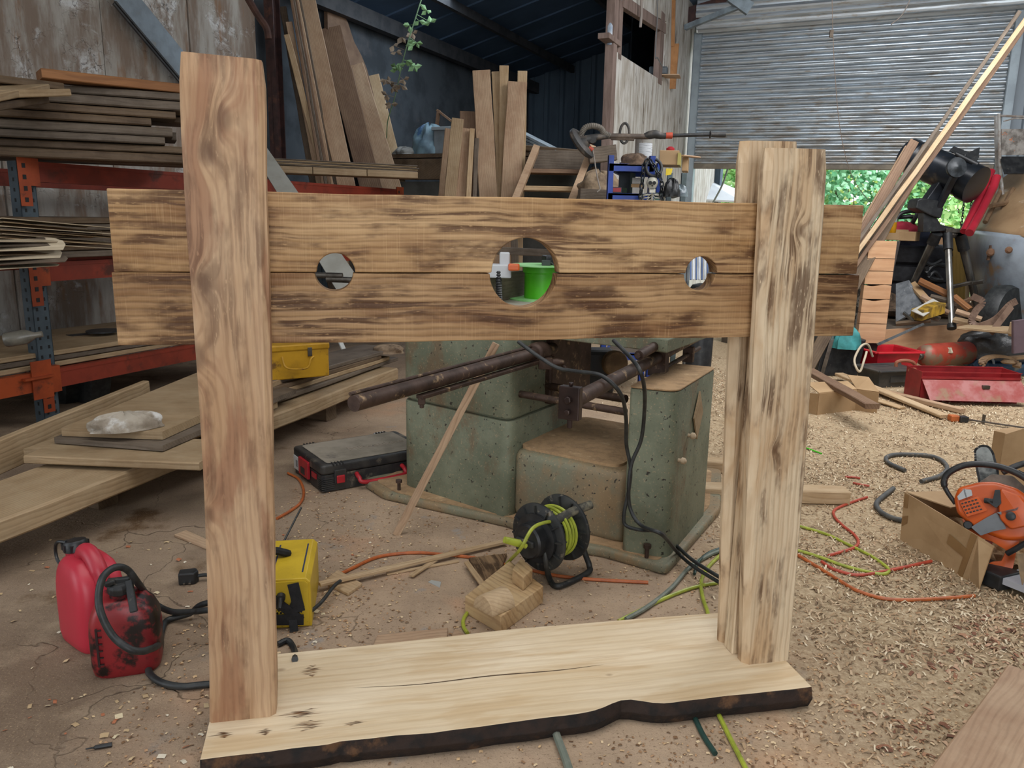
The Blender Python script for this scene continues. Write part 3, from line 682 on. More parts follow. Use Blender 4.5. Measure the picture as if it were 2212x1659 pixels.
m = MB(); k_ = at(1380, 768, 2.42); m.tube([k_, k_ + E2 * .13 + UP * .012], .016, 14); m.lathe([(.009, 0), (.009, .012)], k_, -E2, 6); m.build('locking_handle', RUST, mach, smooth=True)
m = MB(); a3 = a2 + d2 * .93; m.tube([a3 - UP * .0, a3 + d2n * .62], .019, 14); m.box(a3 + d2n * .03 - UP * .02, (.06, .05, .09), M2); m.build('rail_extension', RUST, mach, smooth=True)
m = MB(); a4 = a3 - UP * .055 + d2n * .04; m.tube([a4, a4 + d2n * .6], .009, 10); m.box(a4 + d2n * .42, (.04, .03, .06), M2); m.build('lower_rod', RUST, mach, smooth=True)
for (p, q, r) in (((1117, 850, 2.78), (1352, 890, 2.50), .013), ((1150, 828, 3.0), (1352, 862, 2.65), .015)):
    m = MB(); a_ = at(*p); b_ = at(*q); m.tube([a_, b_], r, 12); m.build('cross_bar', RUST, mach, smooth=True)
# belt wheels, motor parts behind the gap
m = MB(); wc = at(1328, 785, 3.25); m.lathe([(.035, -.02), (.05, -.02), (.055, -.015), (.055, .015), (.05, .02), (.035, .02)], wc, Vector((.3, -1, .05)), 24); m.build('hand_wheel', plain('dusty_wheel', '#9a7f5e', '#6f5b46', .8), mach, smooth=True)
m = MB(); m.box(at(1240, 800, 3.4), (.35, .12, .20)); m.build('motor_casing', plain('dark_casing', '#2c2e30', '#3c3a36', .5), mach, bevel=.02)
# ------------------------------------------------------------------ helpers for loose things
def dist_pt(p, off=(0, 0, 0)): return Vector(p) + Vector(off)
def text(s, size, M, mat, parent, name='lettering', ex=.0006):
    cu = bpy.data.curves.new(name, 'FONT'); cu.body = s; cu.size = size; cu.extrude = ex; cu.align_x = 'CENTER'; cu.align_y = 'CENTER'
    o = bpy.data.objects.new(name, cu); C.objects.link(o); dg = bpy.context.evaluated_depsgraph_get(); dg.update()
    me = bpy.data.meshes.new_from_object(o.evaluated_get(dg)); bpy.data.objects.remove(o); bpy.data.curves.remove(cu)
    me.materials.clear(); me.materials.append(mat); n = bpy.data.objects.new(name, me); C.objects.link(n)
    n.matrix_basis = M; n.parent = parent; n.matrix_parent_inverse = wm(parent).inverted(); return n
def cable(name, pts, r, mat, label, cat='cable', n=8, k=8, group=None, parent=None):
    m = MB(); m.tube(smooth_path(pts, k), r, n); o = m.build(name, mat, parent, smooth=True)
    return o if parent else tag(o, label, cat, group)
def flp(px, z): return [fl(u, v, z) for (u, v) in px]
def loft(m, secs, n=32, pw_=3.0, mi=0):
    """rounded-box loft: secs of (x, y, z, half width, half depth)"""
    vs = []; fs = []
    for (x, y, z, a, b) in secs:
        for k in range(n):
            t = 2 * math.pi * k / n; c, s_ = math.cos(t), math.sin(t)
            vs.append((x + a * math.copysign(abs(c) ** (2 / pw_), c), y + b * math.copysign(abs(s_) ** (2 / pw_), s_), z))
    for i in range(len(secs) - 1):
        for k in range(n): fs.append((i * n + k, i * n + (k + 1) % n, (i + 1) * n + (k + 1) % n, (i + 1) * n + k))
    fs.append(tuple(range(n - 1, -1, -1))); fs.append(tuple((len(secs) - 1) * n + k for k in range(n))); m.add(vs, fs, mi)

# ------------------------------------------------------------------ cable reel
rc = at(1161, 1161, 2.25); ax = Vector((.69, .72, .0)).normalized(); fx = rc + ax * .115
reel = thing('cable_reel', 'black plastic cable reel wound with lime green cable, in front of the green planer', 'cable reel', (rc.x, rc.y, 0))
DUSTBLK = plain('dusty_black_plastic', '#1f2122', '#33332f', .55, scale=16, c3='#7d7464', s3=26, l3=.58, h3=.72)
def flange(c, nm):
    m = MB(); m.lathe([(.026, 0), (.104, 0), (.108, .003), (.108, .009), (.104, .012), (.026, .012)], c, ax, 44)
    e1 = ax.orthogonal().normalized(); e2 = ax.cross(e1)
    for k in range(12):
        a = 2 * math.pi * k / 12; r_ = e1 * math.cos(a) + e2 * math.sin(a); m.bar(c + r_ * .045 + ax * -.004, c + r_ * .102 + ax * -.002, .004, .012, up=ax)
        m.bar(c + r_ * .045 + ax * .016, c + r_ * .102 + ax * .014, .004, .012, up=ax)
    return m.build(nm, DUSTBLK, reel, smooth=True)
flange(rc, 'flange'); flange(fx, 'flange')
m = MB(); m.lathe([(.045, 0), (.045, .12)], rc, ax, 30); m.build('drum', BLACKP, reel, smooth=True)
m = MB(); m.lathe([(.02, -.052), (.050, -.052), (.056, -.046), (.056, -.014), (.078, -.012), (.078, 0), (.02, 0)], rc, ax, 36); m.build('hub', BLACKP, reel, smooth=True)
e1 = ax.cross(UP).normalized()
m = MB(); g0 = rc - ax * .056; m.box(g0, (.07, .012, .02), Matrix(((e1.x, ax.x, 0), (e1.y, ax.y, 0), (0, 0, 1)))); m.build('hub_grip', DUSTBLK, reel, bevel=.004)
m = MB()
for k, (rr_, o_) in enumerate([(.062, .02), (.068, .034), (.064, .048), (.070, .060), (.065, .074), (.072, .088), (.066, .100), (.077, .040), (.079, .066), (.080, .084)]):
    e2 = ax.cross(e1); cc = rc + ax * o_; tl = rnd.uniform(-.012, .012)
    m.tube([cc + (e1 * math.cos(t) + e2 * math.sin(t)) * rr_ + ax * tl * math.cos(t) for t in [2 * math.pi * j / 40 for j in range(40)]], .0048, 8, closed=True)
m.build('wound_cable', GREENCABLE, reel, smooth=True)
m = MB(); m.tube(smooth_path([at(1176, 1139, 2.24), at(1195, 1128, 2.25), at(1235, 1106, 2.29), at(1276, 1090, 2.33)], 6), [.009] * 7 + [.0145] * 12, 12); m.build('handle', plain('plaster_splashed_grip', '#3b3a36', '#77715f', .7, scale=40), reel, smooth=True)
m = MB(); m.tube(smooth_path([at(1172, 1150, 2.24), at(1180, 1215, 2.21), fl(1188, 1252, .012), fl(1208, 1266, .011), fl(1268, 1238, .011), fl(1273, 1222, .02), at(1262, 1190, 2.36), at(1255, 1150, 2.36)], 8), .0095, 12); m.build('foot_frame', DUSTBLK, reel, smooth=True)
m = MB(); q0 = at(1090, 1166, 2.16); q1 = at(1122, 1174, 2.18); m.tube([q0, q1], [.010, .012], 12); m.tube([q1, at(1136, 1180, 2.19)], .008, 10)
tag(m.build('cable_plug', GREENCABLE, reel, smooth=True), 'lime green plug end')
cable('trailing_cable', [at(1205, 1128, 2.26), at(1180, 1128, 2.2), at(1150, 1142, 2.16), at(1125, 1185, 2.15), fl(1098, 1215, .03), fl(1075, 1248, .01), fl(1055, 1272, .006), fl(1030, 1300, .006), fl(1004, 1332, .006), fl(1001, 1352, .006), fl(1010, 1368, .006)], .0055, GREENCABLE, '', parent=reel)

# block with a round-topped offcut on it
blkM = [fl(1004, 1325), fl(1082, 1371), fl(1173, 1302), fl(1100, 1245)]
hb = at(1082, 1366, blkM[1].y).z * 0 + .055
def slab_on(name, pts, z0, z1, mat, parent=None, bevel=.003, label=None, cat=None, group=None):
    """wood block from 4 floor corners; local X along the first edge"""
    c = sum(pts, Vector()) / len(pts); x = (pts[1] - pts[0]); x.z = 0; x.normalize(); y = UP.cross(x)
    M = frame((c.x, c.y, (z0 + z1) / 2), x, y); Mi = M.inverted()
    P = [Mi @ Vector((p.x, p.y, (z0 + z1) / 2)) for p in pts]
    m = MB(); m.prism([(p.x, p.y) for p in P], z1 - z0, o=(0, 0, -(z1 - z0) / 2)); return tag(m.build(name, mat, parent, bevel=bevel, M=M), label, cat, group)
W_BLOCK = wood('sawn_block', '#c4a67c', '#a9875c', '#7f5c38', .8, freq=46, dust='#cdb48e', dustamt=.5, burn=.35, burncol='#5f432b')
slab_on('timber_block', blkM, 0, .055, W_BLOCK, label='thick square oak offcut on the floor, a half-round offcut lying on it', cat='wood block')
ho = fl(1020, 1296, .056); hx = (fl(1062, 1272, .056) - ho); hxn = Vector((.72, .69, 0)).normalized(); hy = UP.cross(hxn)
m = MB(); prof = [(-.040, 0)] + [(.040 * -math.cos(t), .047 * math.sin(t)) for t in np.linspace(0.15, math.pi - .15, 16)] + [(.040, 0)]
hc = fl(1043, 1322, .056); m.prism([(p[0], p[1]) for p in reversed(prof)], .085, o=hc, ex=-hy, ey=UP, ez=hxn)
tag(m.build('round_offcut', W_FRESH2, bevel=.001, smooth=True), 'pale half-round wood offcut lying on the square block', 'offcut')
slab_on('small_block', [fl(1106, 1258, .056), fl(1130, 1277, .056), fl(1150, 1258, .056), fl(1125, 1232, .056)], .056, .10, W_BLOCK, label='small barky cube offcut on the back corner of the square block', cat='wood block')
slab_on('grey_offcut', [fl(1012, 1215), fl(1042, 1268), fl(1075, 1262), fl(1095, 1205)], 0, .018, wood('weathered_offcut', '#9c8060', '#7a5f45', '#4b3726', .6, freq=30, burn=.9, burncol='#3b2a1c', burnlo=.42), label='flat dark-stained offcut on the floor behind the square block', cat='offcut')
slab_on('pale_slip', [fl(1002, 1218, .018), fl(1040, 1272, .018), fl(1052, 1268, .018), fl(1012, 1214, .018)], .018, .026, W_FRESH2, label='pale wedge-shaped slip lying on the dark-stained offcut', cat='offcut')
slab_on('thin_board_scrap', [fl(805, 1405), fl(965, 1390), fl(968, 1362), fl(815, 1378)], 0, .010, W_FRESH, label='thin pinkish board scrap on the floor just behind the pillory base', cat='offcut')
slab_on('thin_board_scrap', [fl(972, 1389), fl(1010, 1384), fl(1004, 1376), fl(983, 1362)], 0, .009, W_FRESH, label='small pointed board scrap beside the square block, behind the pillory base', cat='offcut')
slab_on('loose_lath', [fl(700, 1262), fl(752, 1289), fl(783, 1267), fl(730, 1237)], .0, .012, W_FRESH2, label='short slat with a square end lying beside the yellow welder', cat='lath')
slab_on('loose_lath', [fl(376, 1160), fl(470, 1198), fl(470, 1180), fl(402, 1150)], .0, .010, W_FRESH, label='thin pink slat on the floor at the left of the near left post', cat='lath')
def stick(px0, px1, w, t, mat, label, z0=.006, z1=.006, nm='wood_stick', cat='stick', up=UP, group=None):
    a = px0 if isinstance(px0, Vector) else fl(*px0, z0); b = px1 if isinstance(px1, Vector) else fl(*px1, z1); return board(nm, mat, a, b, w, t, up=up, label=label, cat=cat, ch=.001, wob=.0008, group=group)
stick((690, 1262), (1092, 1170), .022, .010, W_FRESH2, 'long thin batten lying on the floor between the yellow welder and the cable reel', .024, .014)
stick((835, 1240), (990, 1212), .012, .006, W_FRESH2, 'thin broken lath on the floor under the long batten', .004, .004)
stick((888, 1244), (940, 1210), .018, .006, W_FRESH2, 'short splinter of lath crossing the thin broken one', .010, .009)
stick(fl(856, 1155), at(1072, 742, 2.64), .026, .014, W_FRESH, 'straight sawn batten leaning against the planer rail, foot on the floor', nm='leaning_batten', cat='batten', up=(.2, -1, 0))
# small litter on the floor
slab_on('grey_tag', [fl(925, 1258), fl(950, 1270), fl(953, 1258), fl(932, 1254)], 0, .002, plain('pale_grey_card', '#a9a9a4', rough=.6), label='small grey scrap of card on the floor between welder and block', cat='scrap', bevel=0)
m = MB(); a_ = fl(185, 1618, .006); b_ = fl(242, 1608, .006); m.tube([a_, a_.lerp(b_, .3), a_.lerp(b_, .35), b_], [.0015, .002, .0045, .005], 8)
tag(m.build('driver_bit', BLACKP, smooth=True), 'thin dark pointed steel bit on the bare floor at bottom left', 'drill bit')

# ------------------------------------------------------------------ tool case
cB = fl(697, 1067); cL = fl(641, 1028); xh = (fl(866, 1036) - cB).normalized(); xh = Vector((.82, .572, 0)).normalized(); yh = Vector((-.53, .848, 0)); 
case = thing('tool_case', 'black hard tool case with red latches and handle, dusty lid, left of the planer', 'tool case', cB)
Mc = frame(cB, xh, UP.cross(xh)); cw, cd, chh = .50, .34, .125
CASEB = plain('case_black_plastic', '#232325', '#3a3835', .5, scale=12, c3='#7b7161', s3=9, l3=.56, h3=.7)
CASETOP = plain('dust_on_case_lid', '#978d7e', '#7d7567', .85, scale=6, c3='#5d5750', s3=5)
REDP = plain('red_plastic', '#b3242c', '#98202a', .4, scale=10)
m = MB(); m.prism(rpoly([(0, 0), (cw, 0), (cw, cd), (0, cd)], .025), .072, o=(0, 0, .004))
for k in range(7): m.box((.006, .02 + .0 * k, .012 + k * .008), (.02, .05, .004))
for k in range(7): m.box((.03, -.001, .012 + k * .008), (.05, .006, .004))
m.build('case_bottom', CASEB, case, M=Mc, bevel=.004)
m = MB(); m.prism(rpoly([(-.003, -.003), (cw + .003, -.003), (cw + .003, cd + .003), (-.003, cd + .003)], .025), .042, o=(0, 0, .077)); m.build('case_lid', CASEB, case, M=Mc, bevel=.010, seg=3)
m = MB(); m.prism(rpoly([(.03, .02), (cw - .03, .02), (cw - .03, cd - .02), (.03, cd - .02)], .02), .004, o=(0, 0, .119))
for xx in (.05, .40):
    for k in range(4):
        m.box((xx + k * .014, .015, .117), (.006, .04, .012), mi=1); m.box((xx + k * .014, cd - .015, .117), (.006, .04, .012), mi=1)
m.build('lid_top', [CASETOP, CASEB], case, M=Mc, bevel=.002)
for xx in (.075,):
    m = MB(); m.box((xx, -.008, .066), (.052, .012, .058)); o_ = m.build('latch', CASEB, case, M=Mc, bevel=.003); m = MB(); m.box((xx, -.015, .055), (.036, .008, .034)); tag(m.build('latch_button', REDP, o_, M=Mc, bevel=.004), 'red latch button')
m = MB(); m.box((-.008, cd * .55, .062), (.012, .11, .075)); m.box((-.015, cd * .55, .05), (.004, .045, .03), mi=1); tag(m.build('side_latch', [REDP, BLACKP], case, M=Mc, bevel=.004), 'red side latch')
m = MB(); m.box((-.004, cd * .24, .058), (.004, .05, .022)); tag(m.build('red_badge', REDP, case, M=Mc), 'small red badge')
m = MB(); m.box((-.004, cd * .86, .055), (.004, .06, .06)); m.box((-.0065, cd * .83, .055), (.002, .02, .03), mi=1); tag(m.build('paper_label', [plain('white_label', '#c9c9c6'), plain('grey_print', '#7c7c7c')], case, M=Mc), 'white paper label')
m = MB(); hz_ = .045; m.tube(smooth_path([(.15, -.002, hz_ + .018), (.15, -.03, hz_ + .008), (.17, -.048, hz_ - .01), (.34, -.048, hz_ - .01), (.36, -.03, hz_ + .008), (.36, -.002, hz_ + .018)], 6), .0095, 10); tag(m.build('handle', REDP, case, M=Mc, smooth=True), 'red carrying handle')
text('Milwaukee', .062, Mc @ Matrix.Translation((cw * .62, cd * .45, .1235)) @ Matrix.Rotation(0, 4, 'Z'), plain('embossed_dusty', '#94897a', rough=.9), case, 'lid_lettering', .0012)
m = MB(); loft(m, [(0, 0, 0, .06, .03), (.01, 0, .01, .07, .035), (0, 0, .022, .05, .025), (0, .005, .028, .02, .01)], 14, 2)
tag(m.build('plastic_bag', plain('clear_crumpled_plastic', '#a9abac', '#7f7d79', .25, scale=30, bump=.8), M=Matrix.Translation(fl(828, 945))), 'small crumpled clear plastic bag on the floor behind the tool case', 'plastic bag')

# ------------------------------------------------------------------ yellow welder
wB = fl(674, 1352); wt = at(688, 1235, wB.y); hW = wt.z
weld = thing('welder', 'small yellow inverter welder with black straps, on the floor right of the near left post', 'welder', wB)
YEL = plain('yellow_painted_metal', '#cfae2c', '#bd9d26', .4, scale=8, c3='#9b8420', s3=30, l3=.66, h3=.75)
wx = Vector((.985, .17, 0)).normalized(); Mw = frame(wB, wx, UP.cross(wx)); ww, wd, wh = .135, .27, .145
m = MB(); m.prism([(-ww, 0), (0, 0), (0, wh - .012), (-.012, wh), (-ww + .012, wh), (-ww, wh - .012)], wd, o=(0, wd, 0), ex=(1, 0, 0), ey=(0, 0, 1), ez=(0, -1, 0)); m.build('housing', YEL, weld, M=Mw, bevel=.002)
m = MB(); m.prism([(-ww + .006, .006), (-.006, .006), (-.006, wh - .014), (-.016, wh - .006), (-ww + .016, wh - .006), (-ww + .006, wh - .014)], .004, o=(0, -.001, 0), ex=(1, 0, 0), ey=(0, 0, 1), ez=(0, -1, 0)); m.build('front_panel', YEL, weld, M=Mw)
m = MB()
for i in range(11):
    for j in range(7):
        x_ = -ww + .016 + i * .0095 + (j % 2) * .0047; 
        if x_ < -.03: m.lathe([(.0032, 0), (.0032, .0012)], (x_, -.0062, .018 + j * .0075), (0, 1, 0), 8)
m.build('vent_grille', plain('vent_hole_black', '#0e0e0d'), weld, M=Mw)
for xx in (-.024, -ww + .03):
    m = MB(); m.box((xx, wd * .5, wh + .0006), (.004, wd * .72, .0012)); tag(m.build('blue_stripe', plain('navy_print', '#2a3350'), weld, M=Mw), 'thin dark blue stripe')
m = MB(); m.lathe([(.012, 0), (.012, .012), (.007, .014), (.006, .05)], (-.078, -.006, .10), (0, -1, -.35), 12); m.build('cable_gland', BLACKP, weld, M=Mw, smooth=True)
m = MB(); m.bar((-.045, -.010, wh - .01), (-.030, -.016, .055), .030, .004, up=(0, -1, 0)); m.bar((-.055, -.012, .075), (-.02, -.016, .06), .02, .003, up=(0, -1, 0)); m.bar((-.10, -.013, .095), (-.035, -.016, .035), .026, .004, up=(0, -1, 0)); m.bar((-.13, -.014, .035), (-.02, -.018, .03), .030, .004, up=(0, -1, 0)); m.bar((-.05, -.014, .04), (-.045, -.03, .003), .022, .003, up=(0, -1, 0)); m.build('strap', STRAP, weld, M=Mw); m = MB()
m.tube(smooth_path([(-.13, .12, wh + .002), (-.115, .14, wh + .022), (-.085, .15, wh + .012), (-.075, .16, wh + .003)], 5), .012, 8)
m.build('carry_handle', STRAP, weld, M=Mw)
cable('welding_lead', [fl(655, 1325, .03) + Vector((0, -.03, 0)), fl(690, 1305, .03), fl(720, 1268, .035), fl(735, 1255, .03)], .0055, BLACKR, '', parent=weld)
m = MB(); m.tube([fl(612, 1172, .004) , at(651, 1096, 2.64)], .0035, 8); tag(m.build('welding_rod', BLACKR), 'thin dark rod sticking up behind the yellow welder', 'rod')
cable('mains_lead', [fl(600, 1392, .008), fl(622, 1384, .008), fl(636, 1404, .008), fl(637, 1425, .06)], .008, BLACKR, 'thick black cable end curling beside the foot of the near left post', 'cable')

# ------------------------------------------------------------------ fuel cans
REDCAN = plain('faded_red_plastic_can', '#bd3040', '#a82a38', .42, scale=4, c3='#cf6a70', s3=6, l3=.6, h3=.8, bump=.05)
REDGRIME = plain('grimy_red_plastic_can', '#8f2327', '#741c20', .42, scale=5, c3='#1c1210', s3=8, l3=.48, h3=.56, bump=.1)
def can(nm, pos, rz, W, D, H, mat, label, spout_black=True):
    t = thing(nm, label, 'fuel can', pos, rz); M = Matrix.Translation(pos) @ Matrix.Rotation(rz, 4, 'Z')
    m = MB(); a, b = W / 2, D / 2
    loft(m, [(0, 0, 0, a * .86, b * .86), (0, 0, .008, a * .95, b * .95), (0, 0, .03, a, b), (0, 0, H * .55, a, b), (0, 0, H * .72, a * .97, b * .97), (-.002, 0, H * .84, a * .86, b * .93), (-.006, 0, H * .93, a * .70, b * .84), (-.012, 0, H * .985, a * .50, b * .70), (-.012, 0, H, a * .42, b * .55)], 36, 4.2)
    body = m.build('can_body', mat, t, M=M, smooth=True)
    return t, M, a, b
A0 = fl(163, 1412); t1, M1, a, b = can('fuel_can', Vector((-1.105, 1.895, 0)), R(-38), .175, .13, .235, REDCAN, 'faded bright red fuel can, the rear of the two, with a strapped black cap')
m = MB(); m.tube(smooth_path([(-.030, 0, .20), (-.012, 0, .246), (.028, 0, .244), (.064, 0, .21), (.082, 0, .155)], 7), [.022] * 22 + [.020] * 7, 14); m.build('grip', REDCAN, t1, M=M1, smooth=True)
m = MB(); m.lathe([(.027, 0), (.027, .026), (.022, .028)], (-.058, 0, .208), (-.16, 0, 1), 20); m.build('neck', REDCAN, t1, M=M1, smooth=True)
m = MB(); m.lathe([(.026, .026), (.030, .028), (.030, .05), (.026, .056), (.008, .056)], (-.058, 0, .208), (-.16, 0, 1), 18)
for k in range(9): 
    t = 2 * math.pi * k / 9; m.box((-.066 + .029 * math.cos(t), .029 * math.sin(t), .208 + .041), (.008, .008, .018))
cp_ = m.build('screw_cap', BLACKP, t1, M=M1, smooth=True)
m = MB(); m.tube(smooth_path([(-.070, -.02, .262), (-.098, -.03, .258), (-.118, -.03, .235), (-.115, -.03, .205), (-.09, -.03, .19)], 6), .0045, 8); m.build('cap_strap', BLACKP, cp_, M=M1, smooth=True)
t2, M2_, a, b = can('fuel_can', Vector((-.955, 1.775, 0)), R(18), .160, .125, .195, REDGRIME, 'dark grimy red fuel can, the front of the two, black cable looped over it')
m = MB(); m.lathe([(.024, 0), (.024, .022)], (-.005, -.008, .188), (0, -.1, 1), 18); m.build('neck', REDGRIME, t2, M=M2_, smooth=True)
m = MB(); m.lathe([(.027, .018), (.028, .036), (.022, .044), (.012, .046)], (-.005, -.008, .188), (0, -.1, 1), 16); m.box((-.005, -.012, .236), (.05, .014, .014)); m.bar((.018, -.018, .236), (.030, -.055, .168), .018, .012, up=(0, -1, .3)); m.bar((-.012, -.02, .238), (-.034, -.03, .236), .014, .012)
m.build('spout_cap', DUSTBLK, t2, M=M2_, bevel=.003)
m = MB(); m.box((-.055, -.0635, .09), (.005, .004, .10)); 
for k in range(6): m.box((-.050, -.0635, .045 + k * .018), (.012, .004, .003))
tag(m.build('level_scale', plain('black_grime', '#2a1413'), t2, M=M2_), 'black stained level scale')
zf = .010
cable('black_cable', [fl(600, 1310, .05), fl(452, 1318, .05), fl(420, 1321, .04), fl(370, 1321, .03), fl(330, 1300, .05), at(300, 1262, 1.78), at(275, 1231, 1.74), at(248, 1226, 1.71), at(222, 1248, 1.68), at(213, 1290, 1.66), at(220, 1330, 1.64), at(245, 1375, 1.635), at(280, 1402, 1.63), at(306, 1407, 1.65), at(322, 1403, 1.68), at(338, 1396, 1.74), fl(346, 1384, zf), fl(350, 1362, zf), fl(362, 1340, zf), fl(410, 1325, .02), fl(452, 1302, .05), fl(600, 1296, .05)], .0085, BLACKR, 'thick black mains cable looped from the near left post over the front fuel can', n=12)
cable('black_cable', [fl(347, 1388, .014), fl(326, 1424, zf), fl(322, 1452, zf), fl(348, 1474, zf), fl(392, 1483, zf), fl(440, 1479, zf), fl(600, 1466, zf)], .0085, BLACKR, 'thick black cable on the floor from the front fuel can to the near left post', n=12)
pg = fl(410, 1258); plug = thing('mains_plug', 'black three-pin mains plug lying on the floor left of the near left post', 'plug', pg)
Mp_ = frame(pg + UP * .019, (.95, .25, 0), (-.25, .95, 0)); m = MB(); m.prism(rpoly([(-.03, -.018), (.018, -.020), (.028, 0), (.018, .022), (-.03, .02)], .006), .038, o=(0, 0, -.019)); m.build('plug_body', BLACKP, plug, M=Mp_, bevel=.004)
m = MB(); m.box((-.012, -.024, -.008), (.006, .014, .004)); m.box((.004, -.024, -.008), (.006, .014, .004)); m.build('pin', STEEL, plug, M=Mp_)
cable('plug_lead', [pg + Vector((.02, .005, .019)), pg + Vector((.05, .012, .02)), pg + Vector((.09, .01, .01))], .006, BLACKR, '', parent=plug)

# ------------------------------------------------------------------ cables on the floor
c_ = .006
cable('orange_cable', flp([(722, 1246), (760, 1228), (810, 1205), (860, 1196), (910, 1194), (960, 1198), (1010, 1203), (1060, 1212), (1110, 1224), (1150, 1232), (1200, 1243), (1260, 1250), (1320, 1254), (1400, 1258)], c_), .0055, ORANGECABLE, 'orange cable running across the floor from the welder past the cable reel')
cable('orange_cable', flp([(622, 1022), (645, 1035), (656, 1060), (650, 1085), (625, 1105), (598, 1120)], c_), .0055, ORANGECABLE, 'short arc of orange cable on the floor in front of the tool case')
cable('orange_cable', flp([(1700, 1185), (1735, 1206), (1775, 1230), (1810, 1252), (1850, 1275), (1900, 1291), (1950, 1296), (2010, 1294), (2060, 1291), (2105, 1287)], c_), .0058, ORANGECABLE, 'orange cable in a long curve on the shavings, nearest of those right of the pillory')
cable('red_cable', flp([(1775, 1213), (1800, 1229), (1850, 1242), (1900, 1236), (1950, 1226), (2012, 1212)], c_), .0055, REDCABLE, 'red-orange cable crossing under the lime green one towards the cardboard box')
cable('red_cable', flp([(1873, 1074), (1840, 1085), (1805, 1100), (1802, 1115), (1820, 1135), (1845, 1155), (1854, 1172), (1840, 1185), (1790, 1200)], c_), .0055, REDCABLE, 'red cable in an S bend half buried in the shavings')
cable('red_cable', flp([(1826, 1030), (1845, 1031), (1858, 1033)], c_), .005, REDCABLE, 'short bit of red cable showing above the shavings by the end of the squared timber')
cable('red_cable', flp([(1843, 1043), (1860, 1047), (1878, 1050)], c_), .005, REDCABLE, 'second short bit of red cable just in front of the first by the squared timber')
cable('lime_cable', flp([(1700, 1188), (1727, 1190), (1770, 1203), (1820, 1221), (1870, 1234), (1905, 1240), (1920, 1234), (1912, 1222), (1880, 1200), (1830, 1175), (1780, 1152), (1725, 1136)], c_), .0055, GREENCABLE, 'lime green cable in a long loop on the shavings right of the pillory')
cable('lime_cable', flp([(1336, 1342), (1380, 1320), (1430, 1295), (1480, 1275), (1520, 1264), (1560, 1258)], c_), .006, GREENCABLE, 'lime green cable running behind the base to the near right posts')
cable('lime_cable', flp([(1560, 1195), (1530, 1225), (1515, 1255), (1518, 1290), (1528, 1320), (1530, 1336)], c_), .006, GREENCABLE, 'lime green cable hanging in a curve down to the back edge of the base')
cable('lime_cable', flp([(1553, 1545), (1580, 1600), (1612, 1662), (1640, 1720)], c_), .0056, GREENCABLE, 'lime green cable emerging from under the front of the base')
cable('dark_green_cable', flp([(1502, 1553), (1520, 1590), (1545, 1628)], c_), .0062, DKGREEN, 'short dark green cable emerging from under the front of the base')
cable('grey_hose', flp([(1195, 1565), (1205, 1595), (1222, 1640), (1235, 1680)], .012), .009, GREYCABLE, 'grey-green hose emerging from under the middle of the base', 'hose')
cable('grey_hose', flp([(1352, 1338), (1400, 1310), (1450, 1270), (1490, 1225), (1530, 1200), (1560, 1188)], .009), .007, GREYCABLE, 'grey-green hose running behind the base beside the lime cable', 'hose')
cable('dark_green_cable', flp([(1500, 1240), (1508, 1215), (1530, 1195), (1560, 1183)], .012), .005, DKGREEN, 'dark green cable curling behind the near right posts')
cable('green_string', flp([(1735, 965), (1748, 970), (1775, 980)], c_), .004, LIMECABLE, 'short bright green cable end poking from the shavings right of the far right post', 'cable')
HOSE = plain('dark_grey_hose', '#4a4b4b', '#5c5b57', .7, scale=20, c3='#8c7c64', s3=40, l3=.62, h3=.7)
cable('black_hose', flp([(1955, 1016), (1920, 1000), (1915, 988), (1935, 982), (1975, 982), (2010, 985), (2035, 995), (2046, 1012), (2030, 1028), (1990, 1040)], .012), .010, HOSE, 'dark hose in an open loop on the shavings', 'hose', n=10)
cable('black_hose', flp([(1930, 1055), (1908, 1072), (1893, 1088), (1902, 1105), (1925, 1118), (1948, 1124)], .012), .010, HOSE, 'dark hose arc on the shavings in front of the loop, ending at the cardboard box', 'hose', n=10)
cable('black_hose', [fl(2136, 1010, .03), fl(2140, 985, .05), fl(2160, 962, .05), fl(2170, 955, .04)], .011, HOSE, 'short dark hose between the saw bar and the far cardboard', 'hose', n=10)
# black lead looped over the planer rails
def leadpts(L): return [at(u, v, Y) for (u, v, Y) in L]
cable('machine_lead', leadpts([(1120, 738, 2.35), (1160, 768, 2.3), (1205, 795, 2.25), (1250, 803, 2.2), (1300, 812, 2.15), (1340, 850, 2.15), (1352, 900, 2.25), (1353, 960, 2.32), (1362, 1010, 2.33), (1358, 1060, 2.33), (1348, 1110, 2.33), (1352, 1135, 2.33), (1385, 1145, 2.3), (1420, 1148, 2.28)]) + flp([(1450, 1168), (1490, 1205), (1530, 1232), (1560, 1250)], .05), .006, BLACKR, 'black lead dropping from the left of the planer table over a rail to the floor', n=10)
cable('machine_lead', leadpts([(1325, 735, 2.32), (1360, 770, 2.25), (1382, 800, 2.15), (1392, 840, 2.2), (1392, 890, 2.28), (1385, 950, 2.31), (1365, 1000, 2.315), (1358, 1050, 2.31), (1362, 1100, 2.32), (1385, 1135, 2.28), (1430, 1155, 2.22)]) + flp([(1465, 1195), (1500, 1225), (1560, 1262)], .035), .006, BLACKR, 'black lead dropping over the end of the right-hand planer rail to the floor', n=10)
